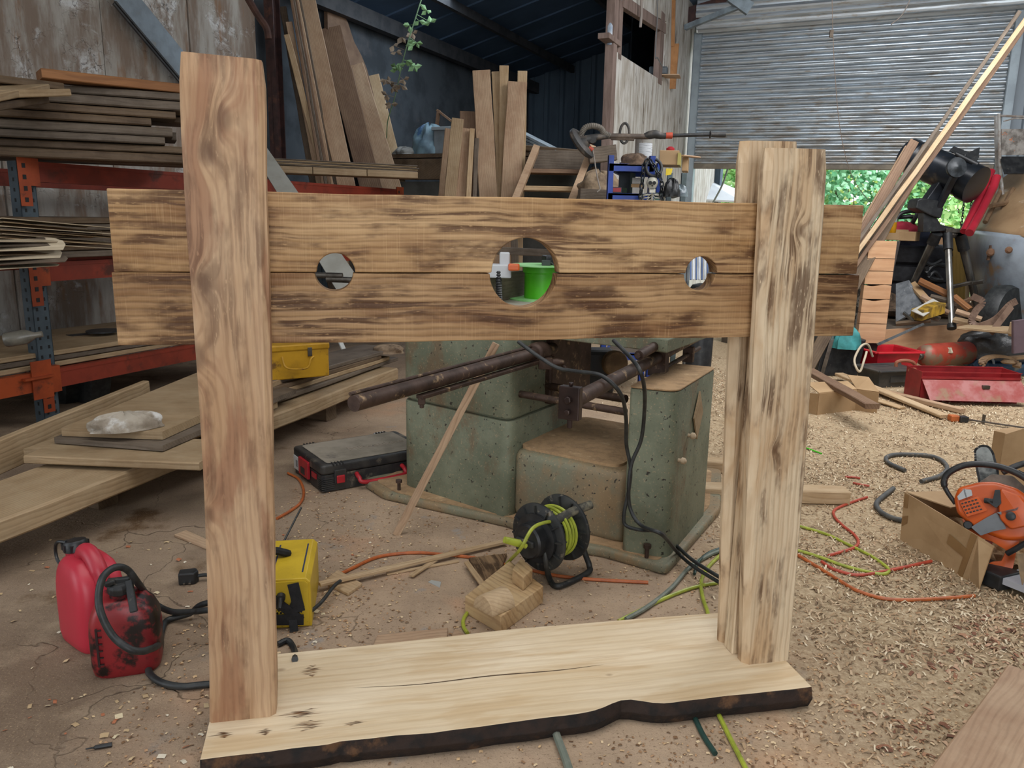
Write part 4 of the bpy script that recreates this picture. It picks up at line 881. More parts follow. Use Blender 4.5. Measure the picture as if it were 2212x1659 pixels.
# ------------------------------------------------------------------ right foreground: box, chainsaw, timber
def ply(m, pts, th, mi=0):
    """sheet from a planar outline of world points, thickness along its normal"""
    P = [Vector(p) for p in pts]; n = (P[1] - P[0]).cross(P[2] - P[0]).normalized() * th; k = len(P)
    m.add(P + [p + n for p in P], [tuple(range(k - 1, -1, -1)), tuple(range(k, 2 * k))] + [(i, (i + 1) % k, k + (i + 1) % k, k + i) for i in range(k)], mi)
def sheet(name, pts, th, mat, parent=None, label=None, cat=None, group=None, bevel=0):
    """flat sheet as its own thing, own X along its first edge"""
    P = [Vector(p) for p in pts]; x = (P[1] - P[0]).normalized(); n = (P[1] - P[0]).cross(P[-1] - P[0]).normalized(); y = n.cross(x)
    c = sum(P, Vector()) / len(P); M = frame(c, x, y); Mi = M.inverted(); q = [Mi @ p for p in P]
    m = MB(); m.prism([(p.x, p.y) for p in q], th, o=(0, 0, 0)); return tag(m.build(name, mat, parent, bevel=bevel, M=M), label, cat, group)
bx = thing('cardboard_box', 'open brown cardboard box with parcel tape on the shavings, under the chainsaw', 'cardboard box', fl(1990, 1200))
a0 = fl(1946, 1166); a1_ = fl(2093, 1254); a0t = at(1956, 1063, a0.y); a1t = at(2114, 1158, a1_.y)
wv_ = Vector((.31, .03, 0)); 
m = MB(); ply(m, [a0, a1_, a1t, a0t], .004); m.build('side_panel', CARD, bx)
m = MB(); ply(m, [a0, a0t, a0t + wv_ * .8, a0 + wv_ * .8], .004); m.build('end_panel', CARD, bx)
m = MB(); ply(m, [a0 + wv_, a0t + wv_ - UP * .03, a1t + wv_ - UP * .03, a1_ + wv_], .004); m.build('side_panel', CARD, bx)
m = MB(); ply(m, [a0 + UP * .01, a0 + wv_ + UP * .01, a1_ + wv_ + UP * .01, a1_ + UP * .01], .004); m.build('bottom_panel', CARD, bx)
f1 = at(2148, 1180, a1_.y - .02); f2 = at(2114, 1287, a1_.y - .07); f2.z = max(f2.z, .003); m = MB(); ply(m, [a1t, f1, f2, a1_ + UP * .003], .004); m.build('flap', CARD, bx)
m = MB(); ply(m, [a0t + UP * .002, a0t + Vector((.24, .02, .0)), a0t + Vector((.25, -.08, .0)), a0t + Vector((.10, -.12, -.01))], .004); m.build('flap', CARD, bx)
dn = (a1_ - a0).cross(UP).normalized() * .0048
if dn.x > 0: dn = -dn
m = MB()
def onface(s, h): return a0.lerp(a1_, s).lerp(a0t.lerp(a1t, s), h) + dn
ply(m, [onface(.86, .0), onface(.93, .0), onface(1.0, 1.0), onface(.93, 1.)], .0006); ply(m, [onface(.66, .50), onface(.90, .42), onface(.92, .62), onface(.68, .72)], .0006); m.build('parcel_tape', TAPE, bx)
m = MB(); ply(m, [onface(.01, .3), onface(.09, .42), onface(.09, .58), onface(.01, .5)], .0006); m.build('parcel_tape', TAPE, bx); m = MB(); ply(m, [onface(.01, .70), onface(.07, .72), onface(.07, .98), onface(.01, .98)], .0006); m.build('parcel_tape', TAPE, bx)
m = MB(); k_ = 14; g = []
for i in range(k_):
    for j in range(k_):
        p = (a0 + UP * .02).lerp(a1_ + UP * .02, .02 + .96 * i / (k_ - 1)) + wv_ * (.03 + .92 * j / (k_ - 1)) + UP * (.07 + .04 * mnoise.noise((i * .5, j * .5, 0)) - .05 * i / k_); g.append(p)
g2 = [Vector((p.x, p.y, .02)) for p in g]
m.add(g, [(i * k_ + j, (i + 1) * k_ + j, (i + 1) * k_ + j + 1, i * k_ + j + 1) for i in range(k_ - 1) for j in range(k_ - 1)])
tag(m.build('shavings_fill', plain('pale_shavings_mass', '#b99b74', '#957a58', .95, scale=60, bump=1., bs=90)), 'pale wood shavings heaped inside the open cardboard box', 'shavings', kind='stuff')

cs = thing('chainsaw', 'orange petrol chainsaw with black loop handles, lying on the open cardboard box', 'chainsaw', at(2140, 1150, 2.42))
so_ = at(2140, 1110, 2.40); vx = Vector((.86, -.50, 0)).normalized(); vx = (at(2200, 1110, 2.40) - at(2140, 1110, 2.40)).normalized(); vy0 = (at(2140, 1050, 2.42) - so_); 
cz = (Vector((0, 0, CAMH)) - so_).normalized(); vx = UP.cross(cz).normalized(); vy = cz.cross(vx); Ms = frame(so_, vx, vy)
k_px = (so_ - Vector((0, 0, CAMH))).dot(-_Z) / F
def S(u, v, z=0): return Vector(((u - 2140) * k_px, -(v - 1110) * k_px, z))
def Sp(L): return [tuple(S(u, v)[:2]) for (u, v) in L]
ORG = plain('orange_saw_plastic', '#c75616', '#b34b14', .32, scale=6, spec=.6)
GREYP = plain('grey_saw_plastic', '#6a6d70', '#57595b', .45, scale=10)
SAWG = plain('dusty_grey_guard', '#7b7468', '#5e584f', .6, scale=14)
m = MB(); m.prism(rpoly(list(reversed(Sp([(2068, 1092), (2073, 1066), (2112, 1046), (2140, 1040), (2180, 1046), (2222, 1072), (2232, 1112), (2218, 1150), (2172, 1160), (2118, 1150), (2078, 1122)]))), .012, 4), .13, o=(0, 0, -.11)); m.build('engine_cover', ORG, cs, M=Ms, bevel=.014, seg=4, smooth=True)
m = MB(); m.prism(rpoly(list(reversed(Sp([(2150, 1052), (2186, 1060), (2212, 1088), (2210, 1120), (2180, 1135), (2158, 1118), (2150, 1085)]))), .01, 4), .03, o=(0, 0, .012)); m.build('air_filter_cover', ORG, cs, M=Ms, bevel=.010, seg=3, smooth=True)
m = MB(); m.prism(rpoly(list(reversed(Sp([(2080, 1098), (2112, 1078), (2134, 1104), (2098, 1126)]))), .004, 3), .012, o=(0, 0, .016)); 
for i in range(5):
    for j in range(4):
        p = S(2080, 1098).lerp(S(2112, 1080), (i + .6) / 5.4) + (S(2098, 1126) - S(2080, 1098)) * ((j + .55) / 4.6); m.box(p + Vector((0, 0, .0285)), (.007, .0045, .002), Matrix.Rotation(R(30), 3, 'Z'), mi=1)
m.build('starter_grille', [ORG, BLACKP], cs, M=Ms, bevel=.001)
m = MB(); m.prism(rpoly(list(reversed(Sp([(2074, 1086), (2084, 1068), (2098, 1066), (2102, 1078), (2078, 1094)]))), .002, 3), .006, o=(0, 0, .021)); lb_ = m.build('badge_plate', plain('pale_grey_badge', '#a8abad', rough=.4), cs, M=Ms)
text('Husqvarna', .0085, Ms @ Matrix.Translation(S(2089, 1078, .0275)) @ Matrix.Rotation(R(-68), 4, 'Z'), BLACKP, cs, 'badge_lettering', .0003)
m = MB(); m.prism(rpoly(list(reversed(Sp([(2108, 1146), (2135, 1118), (2150, 1105), (2160, 1116), (2172, 1135), (2150, 1145), (2128, 1160)]))), .004, 3), .02, o=(0, 0, .01)); m.prism(rpoly(list(reversed(Sp([(2150, 1105), (2180, 1090), (2188, 1084), (2186, 1092), (2158, 1108)]))), .001, 2), .012, o=(0, 0, .03)); m.build('brake_linkage', GREYP, cs, M=Ms, bevel=.003)
m = MB(); m.prism(rpoly(list(reversed(Sp([(2128, 1084), (2140, 1078), (2141, 1058), (2150, 1056), (2156, 1084), (2148, 1096)]))), .003, 3), .02, o=(0, 0, .025)); m.tube([S(2126, 1084, .03), S(2142, 1083, .04)], .009, 10); m.build('hand_guard', BLACKP, cs, M=Ms, bevel=.003)
m = MB(); m.lathe([(.010, 0), (.014, .002), (.014, .008), (.01, .01)], S(2176, 1107, .040), (0, 0, 1), 16); m.lathe([(.014, 0), (.014, .012), (.011, .016)], S(2102, 1143, .010), (0, 0, 1), 18); m.build('knob', BLACKP, cs, M=Ms, smooth=True)
m = MB(); m.prism(rpoly(list(reversed(Sp([(2088, 1132), (2110, 1128), (2150, 1152), (2200, 1146), (2196, 1170), (2194, 1215), (2172, 1235), (2150, 1238), (2142, 1222), (2156, 1210), (2172, 1205), (2178, 1180), (2150, 1168), (2122, 1164), (2100, 1150)]))), .005, 3), .035, o=(0, 0, -.03)); m.build('rear_handle', ORG, cs, M=Ms, bevel=.009, seg=3, smooth=True)
m = MB(); m.prism(rpoly(list(reversed(Sp([(2150, 1236), (2172, 1234), (2182, 1250), (2160, 1250)]))), .002, 2), .03, o=(0, 0, -.03)); m.prism(rpoly(list(reversed(Sp([(2138, 1160), (2152, 1170), (2148, 1215), (2134, 1205)]))), .003, 2), .03, o=(0, 0, -.06)); m.build('fuel_tank', plain('dark_orange_tank', '#a83a18', '#6e5a48', .4, scale=14), cs, M=Ms, bevel=.003)
m = MB(); m.tube(smooth_path([S(2072, 1102, -.01), S(2052, 1078, 0), S(2044, 1058, .005), S(2052, 1036, .01), S(2082, 1014, .01), (S(2128, 1006, .01)), S(2175, 1014, .005), S(2212, 1036, 0), S(2232, 1060, -.01)], 8), [.0075] * 12 + [.0105] * 53, 12); m.build('front_handle', BLACKP, cs, M=Ms, smooth=True)
m = MB(); m.tube(smooth_path([S(2150, 1016, -.05), S(2175, 996, -.06), S(2195, 988, -.06), S(2222, 1002, -.06), S(2240, 1030, -.06)], 6), .010, 10); m.tube(smooth_path([S(2178, 1010, -.05), S(2200, 1020, -.06), S(2212, 1040, -.06)], 5), .008, 10); m.build('rear_guard_loop', BLACKP, cs, M=Ms, smooth=True)
m = MB(); m.tube(smooth_path([S(2230, 1100, .05), S(2220, 1140, .05), S(2200, 1165, .04), S(2180, 1186, .02)], 5), .009, 10); m.build('throttle_lever', BLACKP, cs, M=Ms, smooth=True)
m = MB(); m.prism(rpoly(list(reversed(Sp([(2100, 1055), (2130, 1022), (2170, 1018), (2212, 1050), (2216, 1080), (2160, 1050), (2120, 1052)]))), .008, 3), .04, o=(0, 0, -.14)); m.build('clutch_cover', SAWG, cs, M=Ms, bevel=.006)
bp_ = rpoly(list(reversed(Sp([(2096, 1000), (2091, 972), (2102, 960), (2116, 960), (2126, 972), (2140, 1010), (2150, 1050), (2112, 1052)]))), .008, 5)
m = MB(); m.prism(bp_, .005, o=(0, 0, -.14)); gb = m.build('guide_bar', plain('scratched_grey_bar', '#8d918d', '#4a4e4e', .45, .4, scale=20), cs, M=Ms)
m = MB(); cen_ = sum([Vector(p) for p in bp_], Vector((0, 0))) / len(bp_); 
ring = [Vector(p) for p in bp_]; tot = 0; pts_ = []
for i in range(len(ring)):
    a_, b_ = ring[i], ring[(i + 1) % len(ring)]; n_ = max(1, int((b_ - a_).length / .007))
    for j in range(n_): pts_.append(a_.lerp(b_, j / n_))
for i, p in enumerate(pts_):
    d_ = (pts_[(i + 1) % len(pts_)] - p); 
    if d_.length < 1e-5: continue
    a_ = math.atan2(d_.y, d_.x); m.box((p.x, p.y, -.1375), (.0075, .007, .006), Matrix.Rotation(a_, 3, 'Z'))
m.build('saw_chain', BLACKP, cs, M=Ms)
cfx = [at(2165, 975, 2.95), at(2172, 938, 2.95), at(2215, 925, 2.95), at(2262, 952, 2.95)]
tag(sheet('cardboard_flap', [Vector((cfx[0].x, 2.95, 0)), cfx[0], cfx[1], cfx[2], cfx[3], Vector((cfx[3].x, 2.95, 0))], .005, CARD), 'torn brown cardboard sheet standing behind the chainsaw at the right edge', 'cardboard')
m = MB(); q_ = at(2195, 955, 3.2); m.box((q_.x, q_.y, (q_.z + .045) / 2), (.14, .12, q_.z + .045), Matrix.Rotation(.5, 3, 'Z')); tag(m.build('small_carton', CARD, bevel=.003), 'small brown carton behind the torn cardboard at the right edge', 'carton')
tag(sheet('crumpled_paper', [at(2190, 1200, 2.25), at(2215, 1195, 2.3), at(2240, 1230, 2.2), at(2215, 1262, 2.15), at(2195, 1235, 2.2)], .003, plain('kraft_paper', '#8f7758', '#79634a', .8, scale=20, bump=.6)), 'crumpled kraft paper at the right edge below the chainsaw', 'paper')
tag(sheet('white_plastic_panel', [fl(2165, 1262, .03), fl(2260, 1300, .03), fl(2290, 1270, .03), fl(2200, 1240, .03)], .02, plain('white_panel', '#a9abb2', rough=.4)), 'white plastic panel lying under the chainsaw at the right edge', 'plastic panel')
m = MB(); m.box(fl(2145, 1240, .03) , (.10, .12, .05), Matrix.Rotation(.4, 3, 'Z')); tag(m.build('black_tray', BLACKP, bevel=.005), 'small black plastic tray in the shade between box flap and white panel', 'tray')
# squared timber lying behind the right posts
ta = fl(1548, 1058, .03); tb_ = fl(1828, 1070, .03)
board('squared_timber', W_FRESH2, ta + Vector((-.3, -.01, 0)), tb_ + Vector((.0, .0, 0)), .085, .055, label='fresh squared timber lying on the shavings behind the right-hand posts', cat='timber', wob=.0005)
board('timber_offcut', W_FRESH2, fl(1500, 1000, .03), fl(1566, 1006, .03), .08, .05, label='short timber offcut on the floor between the planer and the right-hand posts', cat='timber')
# bottom right corner: a pale plank end and a paper scrap
board('plank_end', W_FRESH, fl(2255, 1480, .05), fl(2090, 1740, .05), .16, .04, label='pale plank poking into the bottom right corner', cat='plank')
m = MB(); c_ = fl(2155, 1600)
K = []
for i in range(7):
    for j in range(9):
        a_ = j / 8 * math.pi; r_ = .045 + .01 * math.sin(i * 1.3 + j); K.append(c_ + Vector(((i - 3) * .014, -.045 * math.cos(a_) + .01 * math.sin(i), .004 + .038 * math.sin(a_) * (1 - .1 * (i % 3)))))
m.add(K, [(i * 9 + j, (i + 1) * 9 + j, (i + 1) * 9 + j + 1, i * 9 + j + 1) for i in range(6) for j in range(8)])
o_ = m.build('paper_scrap', plain('brown_paper_scrap', '#97805f', '#7a6548', .85, scale=20, bump=.4)); sm = o_.modifiers.new('t', 'SOLIDIFY'); sm.thickness = .003
tag(o_, 'curled scrap of brown paper on the shavings at the bottom right', 'paper')

# ------------------------------------------------------------------ right background, floor level
tbx = thing('toolbox', 'long open red metal toolbox with a lid hanging down, on the floor at the right', 'toolbox', fl(1990, 872))
q0 = fl(1984, 868); q1 = fl(2190, 872); dx = (q1 - q0).normalized(); Mt = frame(q0, dx, UP.cross(dx)); Lx = (q1 - q0).length * 1.03
RED = plain('red_painted_metal', '#98272a', '#801f22', .4, .1, scale=8); REDW = plain('worn_pinkish_red_metal', '#93403a', '#a56a66', .55, scale=9, st=(1, 1, 1), c3='#8a6a50', s3=6, l3=.5, h3=.65)
m = MB(); hT = .20
m.obox((0, 0, 0), (Lx, 0, 0), (0, .004, 0), (0, 0, hT - .03)); m.obox((0, .20, 0), (Lx, 0, 0), (0, .004, 0), (0, 0, hT)); m.obox((0, 0, 0), (.004, 0, 0), (0, .20, 0), (0, 0, hT)); m.obox((Lx - .004, 0, 0), (.004, 0, 0), (0, .20, 0), (0, 0, hT)); m.obox((0, 0, .0), (Lx, 0, 0), (0, .20, 0), (0, 0, .004)); m.obox((-.004, -.006, hT - .045), (Lx + .008, 0, 0), (0, .008, 0), (0, 0, .012)); m.obox((-.004, -.004, hT - .004), (Lx + .008, 0, 0), (0, .006, 0), (0, 0, .006)); m.obox((-.004, .198, hT - .004), (Lx + .008, 0, 0), (0, .008, 0), (0, 0, .008))
m.build('tray', RED, tbx, M=Mt)
m = MB(); m.hexa([(.02, -.10, .035), (Lx + .03, -.10, .03), (Lx + .03, -.095, .03), (.02, -.095, .035), (0, -.012, hT - .05), (Lx, -.012, hT - .05), (Lx, -.008, hT - .05), (0, -.008, hT - .05)]); ld = m.build('lid', REDW, tbx, M=Mt)
m = MB(); m.box((Lx * .62, -.045, hT - .085), (.045, .02, .022)); m.build('latch', DSTEEL, ld, M=Mt, bevel=.002)
cr = thing('plastic_crate', 'bright red plastic crate standing behind the red toolbox', 'crate', fl(1900, 800))
c0_ = Vector((fl(1892, 818).x, fl(1892, 818).y, 0)); BR = plain('bright_red_plastic', '#c01f2c', '#ad1a27', .35, scale=5); cdx = Vector((.985, .17, 0)).normalized(); Mk = frame(c0_, cdx, UP.cross(cdx)); Wc = .30; Hc = .20; Dc = .26
m = MB()
def tap(x0, x1, y0, y1, z0, z1, f=.025): m.hexa([(x0, y0, z0), (x1, y0, z0), (x1, y1, z0), (x0, y1, z0), (x0 - f, y0 - f, z1), (x1 + f, y0 - f, z1), (x1 + f, y1 - f, z1), (x0 - f, y1 - f, z1)])
m.hexa([(0, 0, 0), (Wc, 0, 0), (Wc, .006, 0), (0, .006, 0), (-.025, -.025, Hc), (Wc + .025, -.025, Hc), (Wc + .025, -.019, Hc), (-.025, -.019, Hc)])
m.hexa([(0, Dc, 0), (Wc, Dc, 0), (Wc, Dc + .006, 0), (0, Dc + .006, 0), (-.025, Dc + .019, Hc), (Wc + .025, Dc + .019, Hc), (Wc + .025, Dc + .025, Hc), (-.025, Dc + .025, Hc)])
m.hexa([(0, 0, 0), (.006, 0, 0), (.006, Dc, 0), (0, Dc, 0), (-.025, -.025, Hc), (-.019, -.025, Hc), (-.019, Dc + .025, Hc), (-.025, Dc + .025, Hc)])
m.hexa([(Wc - .006, 0, 0), (Wc, 0, 0), (Wc, Dc, 0), (Wc - .006, Dc, 0), (Wc + .019, -.025, Hc), (Wc + .025, -.025, Hc), (Wc + .025, Dc + .025, Hc), (Wc + .019, Dc + .025, Hc)])
m.obox((0, 0, 0), (Wc, 0, 0), (0, Dc, 0), (0, 0, .006)); m.build('crate_body', BR, cr, M=Mk, bevel=.002)
m = MB()
for (a_, b_) in (((-.04, -.04), (Wc + .04, -.04)), ((Wc + .04, -.04), (Wc + .04, Dc + .04)), ((Wc + .04, Dc + .04), (-.04, Dc + .04)), ((-.04, Dc + .04), (-.04, -.04))): m.bar((a_[0], a_[1], Hc), (b_[0], b_[1], Hc), .03, .014)
m.build('rim', BR, cr, M=Mk, bevel=.004)
cable('cream_rope', leadpts([(1885, 770, 5.6), (1875, 745, 5.55), (1860, 748, 5.5), (1846, 775, 5.45), (1850, 795, 5.4), (1858, 802, 5.4), (1866, 780, 5.42), (1872, 760, 5.5)]), .008, plain('cream_cord', '#b9ab93'), 'cream rope looped over the left rim of the red crate', 'rope')
bt = thing('black_tray', 'shallow black plastic crate standing in front of the red crate', 'crate', fl(1930, 838))
b0 = fl(1897, 838); b1 = fl(1982, 834); bdx = (b1 - b0).normalized(); Mb = frame(b0, bdx, UP.cross(bdx)); Wb = (b1 - b0).length
m = MB(); m.hexa([(0, 0, 0), (Wb, 0, 0), (Wb, .2, 0), (0, .2, 0), (-.02, -.02, .12), (Wb + .02, -.02, .12), (Wb + .02, .22, .12), (-.02, .22, .12)]); m.bar((-.035, -.03, .122), (Wb + .035, -.03, .122), .03, .012); m.bar((-.035, .23, .122), (Wb + .035, .23, .122), .03, .012); m.bar((-.03, -.03, .122), (-.03, .23, .122), .03, .012); m.box((Wb / 2, -.013, .06), (Wb * .5, .006, .05)); m.build('tray_body', plain('grey_black_plastic', '#333534', '#45433f', .5, scale=14), bt, M=Mb, bevel=.004)
cable('brown_hose', leadpts([(1935, 792, 5.15), (1938, 782, 5.15), (1955, 779, 5.15), (1972, 783, 5.15), (1978, 795, 5.15), (1965, 800, 5.1)]), .012, plain('rubber_brown_hose', '#8a5238', '#774634', .6), 'brown rubber hose curled on the shallow black crate', 'hose')
# fallen fire extinguisher-like gas bottle
gy = thing('gas_cylinder', 'faded red gas cylinder lying on its side beside the red crate', 'gas cylinder', fl(2040, 800))
ga = at(2000, 768, 5.9); gb_ = at(2088, 762, 6.1); gax = (gb_ - ga).normalized(); GL = (gb_ - ga).length
m = MB(); m.lathe([(.02, -.06), (.05, -.045), (.08, -.02), (.09, .02), (.09, GL), (.07, GL + .03), (.02, GL + .05)], ga, gax, 28); m.build('cylinder_body', plain('faded_red_cylinder', '#a5402e', '#8d3428', .5, .2, scale=6, c3='#7a6450', s3=5, l3=.52, h3=.62), gy, smooth=True)
m = MB(); m.lathe([(.025, -.09), (.03, -.08), (.03, -.05)], ga, gax, 12); m.box(ga - gax * .09, (.03, .03, .05)); m.build('valve', DSTEEL, gy)
m = MB(); c_ = at(2030, 751, 5.82); m.box(ga + gax * .17 + Vector((-.01, -.075, .045)), (.10, .008, .05), Matrix.Rotation(R(-40), 3, 'X')); m.build('label_patch', plain('worn_paper_label', '#a59c88', '#7a6a55', .8, scale=30), gy)
def blob(name, c, a, b, h, mat, label, cat, seed=1, rz=0, n=40, K=14, amp=.12, fl_=2.2, kind=None):
    m = MB(); vs = []; fs = []
    for i in range(K + 1):
        f = i / K; ph = f * math.pi / 2
        for k in range(n):
            t = 2 * math.pi * k / n; r_ = math.cos(ph) if f < 1 else .02; zz = math.sin(ph)
            nn = 1 + amp * mnoise.noise((math.cos(t) * fl_ + seed, math.sin(t) * fl_, zz * fl_)) * 2 + amp * .5 * mnoise.noise((math.cos(t) * 6 + seed, math.sin(t) * 6, zz * 5))
            vs.append((a * r_ ** .7 * math.cos(t) * nn, b * r_ ** .7 * math.sin(t) * nn, h * zz * nn))
    for i in range(K):
        for k in range(n): fs.append((i * n + k, i * n + (k + 1) % n, (i + 1) * n + (k + 1) % n, (i + 1) * n + k))
    fs.append(tuple(range(n - 1, -1, -1))); fs.append(tuple(K * n + k for k in range(n))); m.add(vs, fs)
    return tag(m.build(name, mat, smooth=True, M=Matrix.Translation(Vector(c)) @ Matrix.Rotation(rz, 4, 'Z')), label, cat, kind=kind)
blob('black_sack', fl(2145, 772, .10), .28, .16, .20, plain('black_polythene', '#2a2a2a', '#3d3a36', .35, scale=14, bump=.8), 'black polythene sack slumped on the junk behind the red toolbox', 'sack', 3, -.3)
bl = thing('blue_machine_base', 'blue painted metal machine casting lying under the black sack', 'machine part', fl(2150, 800))
BLUE = plain('dusty_blue_paint', '#42607d', '#33465a', .5, .1, scale=8, c3='#8a8578', s3=7, l3=.5, h3=.62)
q = fl(2090, 800); m = MB(); m.prism(rpoly([(0, 0), (.42, -.05), (.50, .10), (.42, .25), (.05, .22)], .03), .10, o=q + UP * .02); m.bar(q + Vector((.02, -.02, .04)), q + Vector((.10, .0, .13)), .05, .05); m.obox(fl(2160, 812), (.45, .03, 0), (-.02, .2, 0), (0, 0, .075)); m.build('casting', BLUE, bl, bevel=.008)
m = MB(); m.tube(smooth_path([q + Vector((.12, -.06, .13)), q + Vector((.13, -.10, .10)), q + Vector((.15, -.11, .04)), q + Vector((.25, -.10, .02))], 6), .009, 8); m.build('grey_hose', plain('grey_hose_rubber', '#7e8587'), bl, smooth=True)
# scroll-shaped wooden piece
def scroll(nm, u, v, Y, sc, label):
    o_ = at(u, v, Y); m = MB()
    pts = [o_ + Vector((-math.cos(t) * .13 * sc, math.sin(t) * .03 * sc, .05 * math.sin(t) * sc)) for t in np.linspace(-.4, 3.6, 22)] 
    for i in range(len(pts) - 1): m.bar(pts[i], pts[i + 1], .055 * sc, .02)
    m.bar(pts[14], pts[14] + Vector((.40 * sc, .06, .02)), .06 * sc, .02); m.lathe([(.04 * sc, 0), (.05 * sc, .01), (.03 * sc, .03)], o_ + Vector((.06, 0, 0)), UP, 16)
    tag(m.build(nm, plain('worn_brown_casting', '#8b7153', '#6f563e', .7, scale=14)), label, 'machine part')
scroll('curved_casting', 2160, 785, 5.75, 1.0, 'curved hook-shaped brown casting lying over the blue machine part')
# loose timber and the torn carton
board('loose_plank', W_FRESH2, fl(1812, 808, .045), fl(2042, 900, .02), .07, .02, label='long pale plank on the shavings running from the torn carton to the orange clamp', cat='plank')
board('loose_plank', W_FRESH, fl(1850, 832, .02), fl(2080, 888, .02), .05, .03, label='brownish plank lying just behind the long pale one', cat='plank')
board('loose_plank', W_FRESH2, fl(1900, 866, .02), fl(1950, 882, .01), .06, .012, label='short pale plank end on the shavings beside the torn carton', cat='plank')
board('loose_plank', W_BROWN, fl(1745, 800, .16), fl(1885, 878, .14), .08, .03, label='splintered brown plank lying across the torn carton', cat='plank')
tc_ = thing('torn_carton', 'torn flattened brown carton on the shavings right of the far right post', 'carton', fl(1820, 890))
k0 = fl(1764, 896); k1 = fl(1846, 886); k2 = fl(1894, 893); zz = .13
for (p, q_) in ((k0, k1), (k1, k2)): 
    m = MB(); ply(m, [p, q_, q_ + UP * zz, p + UP * zz], .005); m.build('side_panel', CARD, tc_)
m = MB(); ply(m, [k0, k0 + UP * zz, k0 + UP * zz + Vector((-.12, .15, -.02)), k0 + Vector((-.12, .15, 0))], .005); m.build('side_panel', CARD, tc_)
m = MB(); ply(m, [k0 + UP * zz, k1 + UP * zz, k1 + UP * (zz + .02) + Vector((0, .14, 0)), k0 + UP * (zz + .03) + Vector((-.02, .16, 0))], .005); m.build('flap', CARD, tc_)
m = MB(); ply(m, [k1 + UP * zz, k2 + UP * zz, k2 + UP * (zz + .06) + Vector((0, .16, 0)), k1 + UP * (zz + .05) + Vector((.02, .2, 0))], .005); m.build('flap', CARD, tc_)
cl = thing('bar_clamp', 'orange and black bar clamp on the shavings beside the long pale plank', 'clamp', fl(2060, 903))
m = MB(); m.box(fl(2060, 903, .02), (.05, .05, .035)); tag(m.build('clamp_jaw', ORANGECABLE, cl, bevel=.005), 'orange jaw'); m = MB(); m.box(fl(2080, 905, .02), (.05, .04, .035)); m.build('clamp_head', BLACKP, cl, bevel=.005)
m = MB(); m.bar(fl(2088, 906, .015), fl(2240, 928, .015), .02, .006); m.box(fl(2125, 905, .03), (.008, .02, .05)); m.build('clamp_bar', DSTEEL, cl)
# ------------------------------------------------------------------ pallet rack on the left
RK0 = Vector((-2.47, 3.98, 0)); RL = 3.50; RD = -A                       # front upright foot, length along B, depth away
rack = thing('pallet_rack', 'orange and blue-grey steel pallet rack along the left wall, loaded with boards', 'rack', RK0)
RKO = plain('orange_rack_paint', '#a84a22', '#8c3b1c', .5, .2, scale=5, c3='#5a3020', s3=8, l3=.58, h3=.7)
RKO2 = plain('red_orange_beam_paint', '#8a3420', '#732b1b', .55, .2, scale=5, c3='#4d261b', s3=6, l3=.55, h3=.7)
RKB = plain('blue_grey_rack_paint', '#4e5a62', '#414b52', .5, .2, scale=8)
HOLE = plain('rack_hole_dark', '#101112')
def rp(s, d, z): return RK0 + B * s + RD * d + UP * z
LV = (.30, .86, 1.36)
TR = Vector((.61, -.79, 0))
for s_ in (0, RL):
    for d_ in (0, .85):
        m = MB(); o = rp(s_, d_, 0); m.obox(o, B * .09, A * .0 + RD * .004, UP * 1.36); m.obox(o, B * .004, RD * .07, UP * 1.36); m.obox(o + B * .086, B * .004, RD * .07, UP * 1.36)
        if d_ == 0:
            for k in range(26):
                zz = .06 + k * .05
                for e in (.018, .062): m.obox(o + B * e - RD * .0012 + UP * zz, B * .011, RD * .001, UP * .018, 1)
                m.obox(o - B * .0012 + RD * .03 + UP * zz, RD * .012, B * .001, UP * .018, 1)
        m.build('upright', [RKB, HOLE], rack)
for z_ in LV:
    for d_ in (-.03, .86):
        m = MB(); m.obox(rp(.09, d_, z_ - .10), B * (RL - .09), RD * .045, UP * .10); m.obox(rp(.09, d_ - .003, z_ - .02), B * (RL - .09), RD * .05, UP * .004); bm_ = m.build('beam', RKO2, rack)
        if d_ < 0:
            for s_ in (0, RL - .02):
                m = MB(); m.obox(rp(s_ - .02, d_ - .006, z_ - .22), B * .06, RD * .004, UP * .24); m.obox(rp(s_ + .04, d_ - .006, z_ - .12), B * .05, RD * .05, UP * .14)
                for k in range(4):
                    m.obox(rp(s_ + .0, d_ - .008, z_ - .20 + k * .055), B * .018, RD * .001, UP * .022, mi=1)
                m.build('beam_connector', [RKO, HOLE], bm_)
# the next bay's beam end on the far left
m = MB(); m.obox(rp(-.9, -.03, .20), B * .88, RD * .045, UP * .10); m.obox(rp(-.07, -.04, .16), B * .11, RD * .006, UP * .20); m.obox(rp(-.12, -.06, .27), B * .16, RD * .09, UP * .012)
m.build('beam', RKO, rack)

